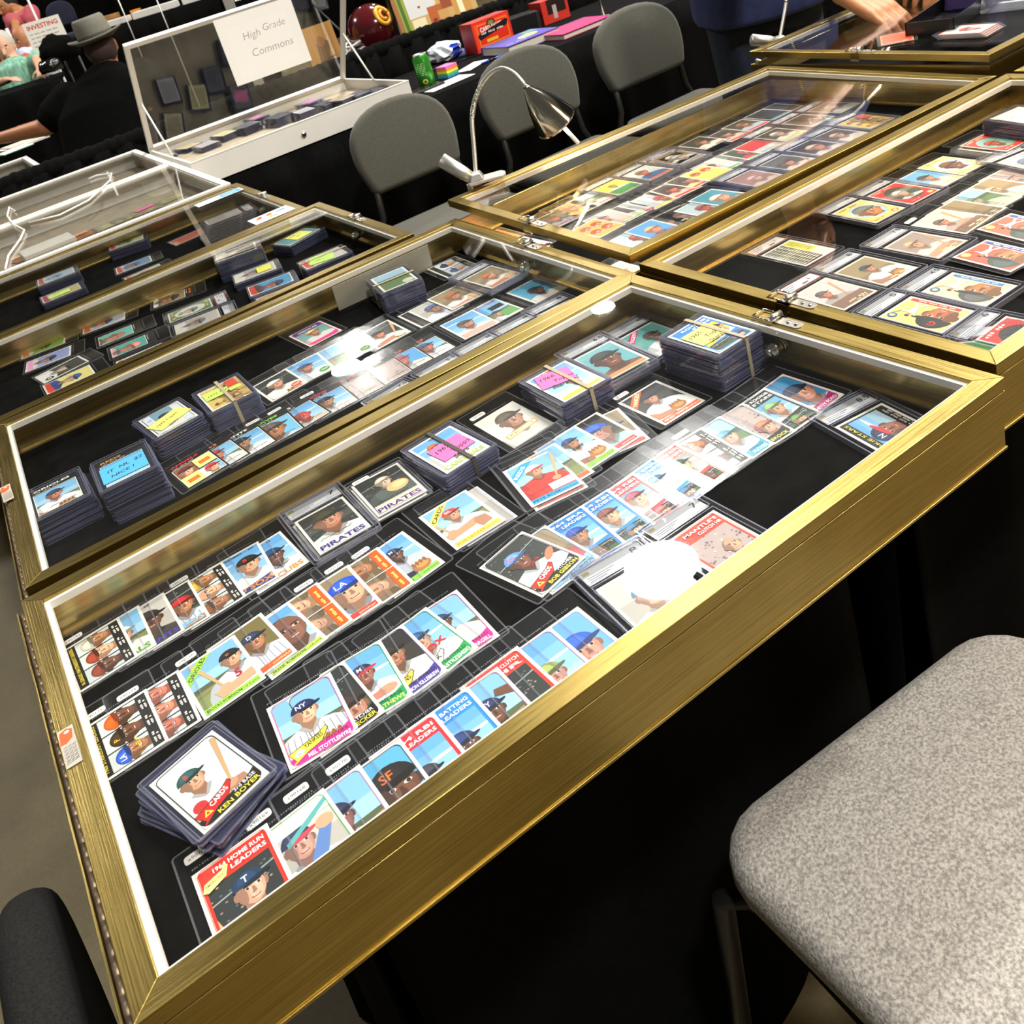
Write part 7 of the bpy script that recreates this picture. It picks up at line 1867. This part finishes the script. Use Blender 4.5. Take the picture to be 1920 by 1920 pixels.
b = MB(); cap_(b, hd + fw * -.030 + Vector((0, 0, -.005)), hd - fw * .015 + Vector((0, 0, .03)), .080, .080, 'hair_brown'); skinned(b, 'hair', t, .01, 3)
b = MB(); cc = nk_ - Vector((0, 0, .005)); b.tube([cc + (rt * math.cos(a) + fw * math.sin(a)) * .082 + Vector((0, 0, -.02 + .012 * math.sin(a))) for a in [2 * math.pi * k / 20 for k in range(21)]], .008, 'cord_white', 8); b.build('white_collar', t)
Mh = Matrix.Translation(hd + Vector((0, 0, .045))) @ Matrix.Rotation(math.atan2(rt.y, rt.x), 4, 'Z') @ Matrix.Rotation(R(-4), 4, 'Y')
b = MB(); n = 28; rg = []
for (r_, z) in ((.092, .0), (.150, .012), (.156, .020), (.150, .022), (.098, .008), (.098, .03), (.094, .075), (.088, .110), (.078, .122)):
    rg.append([(r_ * math.cos(a) * .92, r_ * math.sin(a) * 1.08, z + (.016 * abs(math.cos(a)) ** 3 if r_ > .12 else 0)) for a in [2 * math.pi * k / n for k in range(n)]])
rg.append([(.05 * math.cos(a), .07 * math.sin(a), .108) for a in [2 * math.pi * k / n for k in range(n)]])
b.rings(rg, 'hat_grey', M=Mh); b.build('felt_hat', t)
b = MB(); b.rings([[(r_ * math.cos(a) * .92, r_ * math.sin(a) * 1.08, z) for a in [2 * math.pi * k / n for k in range(n)]] for (r_, z) in ((.0995, .012), (.0995, .036))], 'hat_band', cap=False, M=Mh); b.build('hat_ribbon', t)


def simple_person(lab, hp_, shp, hdp, fwd, shirt, skin, hair, arms, s=1.0, pants='denim', extra=None, hairc=None):
    """arms: list of (shoulder side, elbow, wrist)"""
    t = empty('person', (0, 0, 0), 0, lab, 'person')
    f_ = Vector(fwd).normalized(); rt_ = f_.cross(Vector((0, 0, 1))).normalized(); hp_, shp, hdp = Vector(hp_), Vector(shp), Vector(hdp)
    def tor(b, mt, i=0): slabs(b, [(hp_ - Vector((0, 0, .08)), .15 + i, .11 + i), (hp_, .165 + i, .12 + i), (hp_.lerp(shp, .5), .165 + i, .12 + i), (shp - (shp - hp_) * .10, .185 + i, .115 + i), (shp, .12 + i, .08 + i), (shp.lerp(hdp, .25), .06 + i, .06 + i)], rt_, mt)
    b = MB(); tor(b, skin); cap_(b, shp, shp.lerp(hdp, .6), .06, .055, skin); head(b, hdp, f_, s, skin)
    sl = MB(); tor(sl, shirt, .014)
    for q_, e_, w_ in arms:
        a_ = shp + rt_ * .17 * q_ - (shp - hp_).normalized() * .03
        cap_(b, a_, e_, .052, .042, skin); cap_(b, e_, w_, .041, .027, skin); hand(b, w_, Vector(w_) - Vector(e_), (0, 0, -1), skin, .95, 25, q_)
        cap_(sl, a_, a_.lerp(Vector(e_), .72), .074, .070, shirt)
    for q_ in (-1, 1): cap_(b, hp_ + rt_ * .09 * q_, Vector((hp_.x, hp_.y, hp_.z * .5)) + rt_ * .11 * q_ + f_ * .08, .08, .06, skin); cap_(b, Vector((hp_.x, hp_.y, hp_.z * .5)) + rt_ * .11 * q_ + f_ * .08, Vector((hp_.x, hp_.y, .08)) + rt_ * .11 * q_, .058, .042, skin)
    skinned(b, 'body', t, .012, 4); skinned(sl, 'shirt', t, .012, 4)
    pb = MB()
    for q_ in (-1, 1): cap_(pb, hp_ + rt_ * .09 * q_, Vector((hp_.x, hp_.y, hp_.z * .5)) + rt_ * .11 * q_ + f_ * .08, .10, .078, pants); cap_(pb, Vector((hp_.x, hp_.y, hp_.z * .5)) + rt_ * .11 * q_ + f_ * .08, Vector((hp_.x, hp_.y, .10)) + rt_ * .11 * q_, .075, .06, pants)
    skinned(pb, 'trousers', t, .014, 4)
    if hair:
        b = MB(); up = Vector((0, 0, 1)); cap_(b, hdp - f_ * .022 * s + up * .035 * s, hdp - f_ * .030 * s + up * .045 * s, .094 * s, .092 * s, hair); cap_(b, hdp - f_ * .045 * s - up * .02, hdp - f_ * .04 * s + up * .02 * s, .072 * s, .075 * s, hair); skinned(b, 'hair', t, .01, 3)
    face(t, hdp, f_, s)
    if extra: extra(t, f_, rt_, hp_, shp, hdp)
    return t


D7 = 7.4
def lany(t, f_, rt_, hp_, shp, hdp):
    b = MB(); b.tube([shp + rt_ * .10 + Vector((0, 0, .04)), shp + rt_ * .07 + f_ * .13 - Vector((0, 0, .06)), shp + f_ * .16 - rt_ * -.03 - Vector((0, 0, .28)), hp_ + f_ * .16 + Vector((0, 0, .04))], .013, 'lanyard', 6); b.build('lanyard', t)
    b = MB(); b.tube([shp - rt_ * .10 + Vector((0, 0, .04)), shp - rt_ * .06 + f_ * .13 - Vector((0, 0, .06)), shp + f_ * .16 - Vector((0, 0, .28))], .010, 'lanyard', 6); b.build('lanyard', t)
hd2 = dep(8, 92, D7); sh2 = dep(28, 118, D7 + .02); hp2 = dep(48, 195, D7 + .1)
simple_person('person in a pale green patterned shirt with an orange lanyard, leaning on a table', hp2, sh2, hd2, (-.25, -.95, -.22), 'shirt_green', 'skin_pale', 'hair_grey',
              [(-1, dep(70, 112, D7 - .1), dep(75, 130, D7 - .3)), (1, dep(-20, 160, D7 - .1), dep(15, 150, D7 - .3))], extra=lany)
D9 = 9.3
hd3 = dep(14, 12, D9); sh3 = dep(38, 22, D9); hp3 = dep(55, 95, D9 + .15)
simple_person('person in a pink shirt with dark hair bending over a table', hp3, sh3, hd3, (-.9, -.5, -.5), 'shirt_pink', 'skin', 'hair_dark',
              [(-1, dep(62, 45, D9 - .1), dep(38, 64, D9 - .25)), (1, dep(30, 45, D9 - .2), dep(28, 66, D9 - .3))])
D8 = 8.3
simple_person('person in a white shirt bending low behind the printed notice', dep(78, 150, D8 + .1), dep(66, 88, D8), dep(46, 72, D8), (-.9, -.4, -.6), 'shirt_white', 'skin_tan', None,
              [(-1, dep(85, 110, D8 - .1), dep(70, 125, D8 - .2)), (1, dep(50, 110, D8 - .2), dep(50, 125, D8 - .3))])

# --- man in blue at the right, hands over the far case
t = empty('person', (0, 0, 0), 0, 'person in a blue t-shirt and dark jeans handling cards over the far case', 'person')
M0_ = Vector((2.50, 1.86, 0)); f4 = Vector((-.35, -.93, 0)).normalized(); r4 = Vector((.93, -.35, 0)).normalized()
def P4(x, y, z): return M0_ + r4 * x + f4 * y + Vector((0, 0, z))
def tor4(b, mt, i=0, z0=.86): slabs(b, [(P4(0, .0, z0), .20 + i, .145 + i), (P4(0, .02, .98), .205 + i, .16 + i), (P4(0, .02, 1.15), .20 + i, .15 + i), (P4(0, .0, 1.36), .21 + i, .125 + i), (P4(0, 0, 1.46), .14 + i, .08 + i), (P4(0, .02, 1.52), .06 + i, .06 + i)], r4, mt)
LW = dep(1585, -12, 2.27); LE = dep(1480, -150, 2.45); RW = dep(1775, -75, 2.27); RE = P4(.30, .12, 1.10)
b = MB(); tor4(b, 'skin'); head(b, P4(0, .12, 1.64), f4 + Vector((0, 0, -.5)), 1.0, 'skin'); cap_(b, P4(0, .02, 1.48), P4(0, .08, 1.58), .058, .055, 'skin')
for q_, E_, W_ in ((-1, LE, LW), (1, RE, RW)):
    cap_(b, P4(.19 * q_, 0, 1.42), E_, .054, .044, 'skin'); cap_(b, E_, W_, .045, .031, 'skin')
hand(b, LW, dep(1652, 20, 2.215) - LW, Vector((.0, .1, -1)), 'skin', 1.22, 20, 1, 3)
hand(b, RW, dep(1738, -28, 2.23) - RW, Vector((0, .2, -1)), 'skin', 1.05, 28, -1, 3)
for q_ in (-1, 1): cap_(b, P4(.09 * q_, 0, .86), P4(.10 * q_, .03, .48), .085, .062, 'skin'); cap_(b, P4(.10 * q_, .03, .48), P4(.10 * q_, 0, .08), .058, .042, 'skin'); cap_(b, P4(.10 * q_, 0, .05), P4(.11 * q_, .14, .035), .04, .035, 'skin')
skinned(b, 'body', t, .0048, 5)
b = MB(); tor4(b, 'shirt_blue', .022, .80); cap_(b, P4(-.19, 0, 1.42), P4(-.19, 0, 1.42).lerp(LE, .6), .08, .078, 'shirt_blue'); cap_(b, P4(.19, 0, 1.42), P4(.19, 0, 1.42).lerp(RE, .6), .08, .078, 'shirt_blue'); skinned(b, 'shirt', t, .011, 5)
b = MB(); slabs(b, [(P4(0, 0, .74), .18, .13), (P4(0, 0, .93), .195, .14)], r4, 'denim')
for q_ in (-1, 1): cap_(b, P4(.09 * q_, 0, .84), P4(.10 * q_, .03, .48), .105, .082, 'denim'); cap_(b, P4(.10 * q_, .03, .48), P4(.10 * q_, 0, .10), .08, .065, 'denim')
skinned(b, 'trousers', t, .012, 4)
b = MB(); cap_(b, P4(0, .10, 1.685), P4(0, .08, 1.69), .088, .086, 'hair_dark'); skinned(b, 'hair', t, .01, 3); face(t, P4(0, .12, 1.64), f4 + Vector((0, 0, -.5)), 1.0)
b = MB()
for q_ in (-1, 1): cap_(b, P4(.10 * q_, -.04, .045), P4(.11 * q_, .17, .035), .045, .038, 'black_plastic')
skinned(b, 'shoes', t, .01, 3)
# black open card tray under the hands
p = at(1776, 26, ZT + .05)
t = empty('card_tray', (p.x, p.y, ZT + .032), R(14), 'glossy black open tray on the far case, right of the hand', 'tray')
b = MB(); w, d, h_ = .19, .10, .030
b.box(-w / 2, -d / 2, 0, w / 2, d / 2, .003, 'black_plastic'); b.build('tray_floor', t)
for (x0, y0, x1, y1) in ((-w / 2, -d / 2, w / 2, -d / 2 + .003), (-w / 2, d / 2 - .003, w / 2, d / 2), (-w / 2, -d / 2, -w / 2 + .003, d / 2), (w / 2 - .003, -d / 2, w / 2, d / 2)):
    b = MB(); b.box(x0, y0, 0, x1, y1, h_, 'black_plastic'); b.build('tray_side', t)
# wrapped bundles beside the tray
mat('violet_wrap', '4a3a6a', .3)
for k, (px, py, w, d, hh, mt, lab) in enumerate(((1830, 8, .13, .10, .07, 'violet_wrap', 'violet wrapped bundle behind the black tray'), (1905, 12, .10, .12, .06, 'wrap', 'clear wrapped bundle at the top right corner'))):
    q = at(px, py, ZT + .03); b = MB(); b.box(-w / 2, -d / 2, 0, w / 2, d / 2, hh, mt, taper=.008)
    tag(b.build('wrapped_bundle', None, (q.x, q.y, ZT + .031), (0, 0, .3), bevel=.008), lab, 'bundle')

# ================================================================ far aisle, upper left
def farbox(name, lab, cat, px0, px1, pyb, D, h, depth, mt, grp=None):
    a, b_ = dep(px0[0], px0[1], D), dep(px1[0], px1[1], D); v_ = b_ - a; v_.z = 0; w = v_.length; rz = math.atan2(v_.y, v_.x)
    t = empty(name, (a.x, a.y, 0), rz, lab, cat, grp); return t, w, a.z


# table in front of the green shirt, black drape
def far_table(lab, pa, pb, D, depth, D2=None):
    a, c = dep(*pa, D), dep(*pb, D2 or D); z = (a.z + c.z) / 2; v_ = c - a; v_.z = 0; rz = math.atan2(v_.y, v_.x); w = v_.length
    t = empty('draped_table', (a.x, a.y, 0), rz, lab, 'table')
    b = MB(); b.box(0, 0, z - .03, w, depth, z, 'black_cloth'); b.build('table_top', t, bevel=.005)
    wavy('table_skirt', 0, -.004, w, -.004, .003, z - .003, 'black_cloth', .012, .2, t, bottom_out=-.03)
    return t, z, Vector((a.x, a.y, 0)), rz


T5, z5, o5, r5 = far_table('black-draped table in front of the person in the green shirt', (-60, 198), (112, 147), 6.6, .7, 6.75)
def on5(x, y, z=0): return o5 + Vector((math.cos(r5) * x - math.sin(r5) * y, math.sin(r5) * x + math.cos(r5) * y, z5 + z))
# black jacket heap and shiny bags
def heap(name, lab, cat, c, sx, sy, sz, mt, seed, parent=None):
    rnd = random.Random(seed); bm = bmesh.new(); bmesh.ops.create_icosphere(bm, subdivisions=3, radius=1)
    for v_ in bm.verts:
        k = 1 + rnd.uniform(-.10, .10) + .12 * math.sin(5 * v_.co.x + seed) * math.cos(4 * v_.co.y)
        v_.co = Vector((v_.co.x * sx * k, v_.co.y * sy * k, max(v_.co.z, -.5) * sz * k + sz * .5))
    me = bpy.data.meshes.new(name); bm.to_mesh(me); me.materials.append(MT[mt])
    for pl in me.polygons: pl.use_smooth = True
    o = link(name, me, None, c); tag(o, lab, cat); return o


heap('jacket', 'black jacket heaped behind the hat brim', 'jacket', dep(118, 112, 6.9), .14, .12, .12, 'shirt_black', 2)
heap('black_bag', 'shiny black bag beside the outstretched hand', 'bag', dep(100, 133, 6.8), .08, .07, .06, 'bag_black', 5)
# navy chair back
t = empty('stacking_chair', dep(122, 48, 9.0), R(10), 'navy fabric chair back above the printed notice', 'chair')
b = MB(); cushion(b, d_outline(.26, .22), .05, 'navy_fabric', Matrix.Rotation(R(90), 4, 'X'), .02, .006); b.build('backrest', t)
b = MB(); cushion(b, seat_outline(.4, .4), .05, 'navy_fabric', Matrix.Translation((0, -.25, -.12)), .02, .006); b.build('seat', t)
zc = dep(122, 48, 9.0).z
for sx in (-.14, .14):
    for y in (.0, -.42):
        b = MB(); b.tube([(sx, y, -zc), (sx, y, -.08)], .011, 'black_metal', 8); b.build('leg', t)
# printed notice on a thin pole
p = dep(88, 66, 7.9)
t = empty('notice_board', (p.x, p.y, 0), R(-8), 'white printed notice with a red heading on a thin pole', 'sign')
def nfn(a):
    a.t('INVESTING', .1, .80, .2, 'c83a3a', 0, 1.0, 'L', .03)
    for k in range(5): scrib(a, .1, .66 - .13 * k, .95, '77736c', .035)
panel_art(1.2, 1.05, .245, 'ebe6da', nfn, 'sheet', t, (0, 0, p.z), (R(88), 0, 0), .002)
b = MB(); q1_ = dep(82, 0, 7.95); b.tube([(-.02, .02, 0), (-.02, .02, p.z + .62)], .009, 'cord_white', 8); b.build('pole', t)
# green-shirt side: white post
b = MB(); q_ = dep(18, 66, 8.6); b.tube([(q_.x, q_.y, 0), (q_.x, q_.y, q_.z + .06)], .014, 'cord_white', 8); tag(b.build('white_post'), 'slim white post behind the green shirt', 'post')
# display case the hat man leans over, its white rim showing left
z6 = .775
table(-.75, 3.74, .46, 4.33, z6, 'black-draped table beyond the drape rail at the left edge', .02)
display_case('white framed case at the left edge by the hatted person', -.36, 3.76, .0, L=.84, D=.55, zt=z6 + .0835, finish='white', latch=None, pad='beige_felt', h=.082, hinge=None)
b = MB(); b.box(0, 0, 0, .15, .10, .003, 'can_green'); b.box(0, .0, .003, .15, .10, .006, 'paper_white'); q_ = at(8, 292, z6 + .085)
tag(b.build('banknotes', None, (q_.x, q_.y, z6 + .084), (0, 0, .3)), 'small fold of green banknotes on the white case at the left edge', 'banknote')
q_ = dep(28, 238, 5.2); b = MB(); b.box(-.12, -.09, 0, .12, .09, .01, 'paper_white'); b.box(-.10, -.07, .01, .10, .07, .016, 'book_pages')
tag(b.build('paper_stack', None, (q_.x, q_.y, q_.z - .10), (0, 0, .2)), 'white papers beneath the reaching arm of the hatted person', 'paper')

# long far row with white cloths, lamps and boxes
T7, z7, o7, r7 = far_table('far draped table with white trays, above the hat', (150, 62), (470, -22), 9.2, .8, 9.4)
def on7(x, y, z=0): return o7 + Vector((math.cos(r7) * x - math.sin(r7) * y, math.sin(r7) * x + math.cos(r7) * y, z7 + z))
for k, (x, y, w, d, h_, mt, nm, lab, cat) in enumerate((
    (.28, .10, .34, .3, .05, 'white_alu', 'white_tray', 'white tray nearest the hat on the far table', 'tray'), (.72, .08, .44, .3, .06, 'white_alu', 'white_tray', 'long white tray in the middle of the far table', 'tray'),
    (1.12, .06, .25, .34, .05, 'white_alu', 'white_tray', 'white tray beside the silver pillar on the far table', 'tray'), (.18, .45, .30, .12, .10, 'wood_board', 'wooden_box', 'low wooden box behind the trays on the far table', 'box'),
    (.50, .43, .10, .10, .08, 'orange_toy', 'small_box', 'small orange box among the white trays', 'box'))):
    p = on7(x, y); t = empty(nm, p, r7, lab, cat); b = MB()
    b.box(-w / 2, 0, 0, w / 2, d, .004, mt)
    for (x0, y0, x1, y1) in ((-w / 2, 0, w / 2, .006), (-w / 2, d - .006, w / 2, d), (-w / 2, 0, -w / 2 + .006, d), (w / 2 - .006, 0, w / 2, d)): b.box(x0, y0, 0, x1, y1, h_, mt)
    b.build('body', t, bevel=.002)
    b = MB(); b.box(-w / 2 + .01, .01, .004, w / 2 - .01, d - .01, h_ * .7, 'paper_white'); b.build('contents', t)
p = on7(1.42, -.02); b = MB(); b.box(-.05, -.05, -z7, .05, .05, .8, 'satin_steel'); b.box(-.065, -.065, -z7, .065, .065, -z7 + .03, 'satin_steel')
tag(b.build('silver_pillar', None, p, (0, 0, r7), bevel=.006), 'shiny silver pillar standing by the far table', 'pillar')
p = on7(1.9, .1); t = empty('white_cloth', p, r7, 'white cloth with orange and blue ornaments on the far table', 'tablecloth')
b = MB(); b.box(-.42, -.12, 0, .45, .5, .006, 'paper_white'); b.box(-.42, -.125, -.10, .45, -.12, .006, 'paper_white'); b.build('cloth', t)
for k, (x, mt, nm, lab) in enumerate(((-.15, 'orange_toy', 'ornament', 'orange ornament at the left of the white cloth'), (-.05, 'pen_blue', 'ornament', 'blue ornament in the middle of the white cloth'), (.12, 'box_green', 'ornament', 'dark green ornament at the right of the white cloth'))):
    q_ = on7(1.9 + x, .06, .008); b = MB(); b.lathe([(.03, 0), (.035, .01), (.012, .03), (.03, .06), (.022, .09), (.0001, .10)], mt, 16)
    tag(b.build(nm, None, q_), lab, 'ornament')
for k, px in enumerate((228, 300)):
    a = dep(px, 15, 8.9); b = MB(); b.tube([(a.x, a.y, 0), (a.x, a.y, a.z + .5)], .006, 'satin_steel', 8)
    tag(b.build('white_post'), ('slim white post right of the hat crown', 'slim white post with a yellow joint in the far aisle')[k], 'post')

# ================================================================ boxed stacks in the opened white case
for k, (px, py, n_, rz, c, note_) in enumerate(((300, 290, 4, .2, 'c8b8b0', None), (345, 270, 5, .3, 'd8c8a0', None), (385, 268, 6, .1, 'c8c0c8', None), (420, 248, 7, .25, 'e0d8a0', None), (462, 232, 9, .15, '6a6a78', None), (480, 218, 9, .1, '7a7a88', 'ff7ab8'), (520, 215, 10, .2, '4a4a58', None), (568, 205, 9, .0, 'b8b8c0', None), (580, 188, 9, .25, '8a8a98', 'ff7ab8'), (612, 190, 7, .1, '4a4a54', None), (640, 182, 8, .3, 'b8a890', None), (668, 174, 7, .2, '5a5a6a', None), (700, 165, 6, .15, '3a3a44', None), (728, 158, 3, .1, 'c0b8b8', None))):
    q_ = at(px, py, TZ + .045 + n_ * .0034); lab = ('first', 'second', 'third', 'fourth', 'fifth', 'sixth', 'seventh', 'eighth', 'ninth', 'tenth', 'eleventh', 'twelfth', 'thirteenth', 'fourteenth')[k]
    if q_.y > 3.28: q_.y = 3.26
    if q_.y < 2.80: q_.y = 2.80
    t = empty('card_stack', (q_.x, q_.y, TZ + .0425), rz, 'stack of card holders in the open white case, %s from the left' % lab, 'card stack', 'stacks in the open white case')
    for i in range(n_): link('holder', PIECE, t, (random.uniform(-.002, .002), random.uniform(-.002, .002), i * .0034), (0, 0, 0))
    ar = Art(paper=c); ar.r(.1, .2, .9, 1.3, shade(c, .85)); link('card', ar.build(), t, (0, 0, n_ * .0034 - .0015))
    if note_: panel_art(1, .9, .05, note_, lambda a: None, 'sticky_note', t, (0, 0, n_ * .0034 - .0008), (0, 0, .2), .0003)
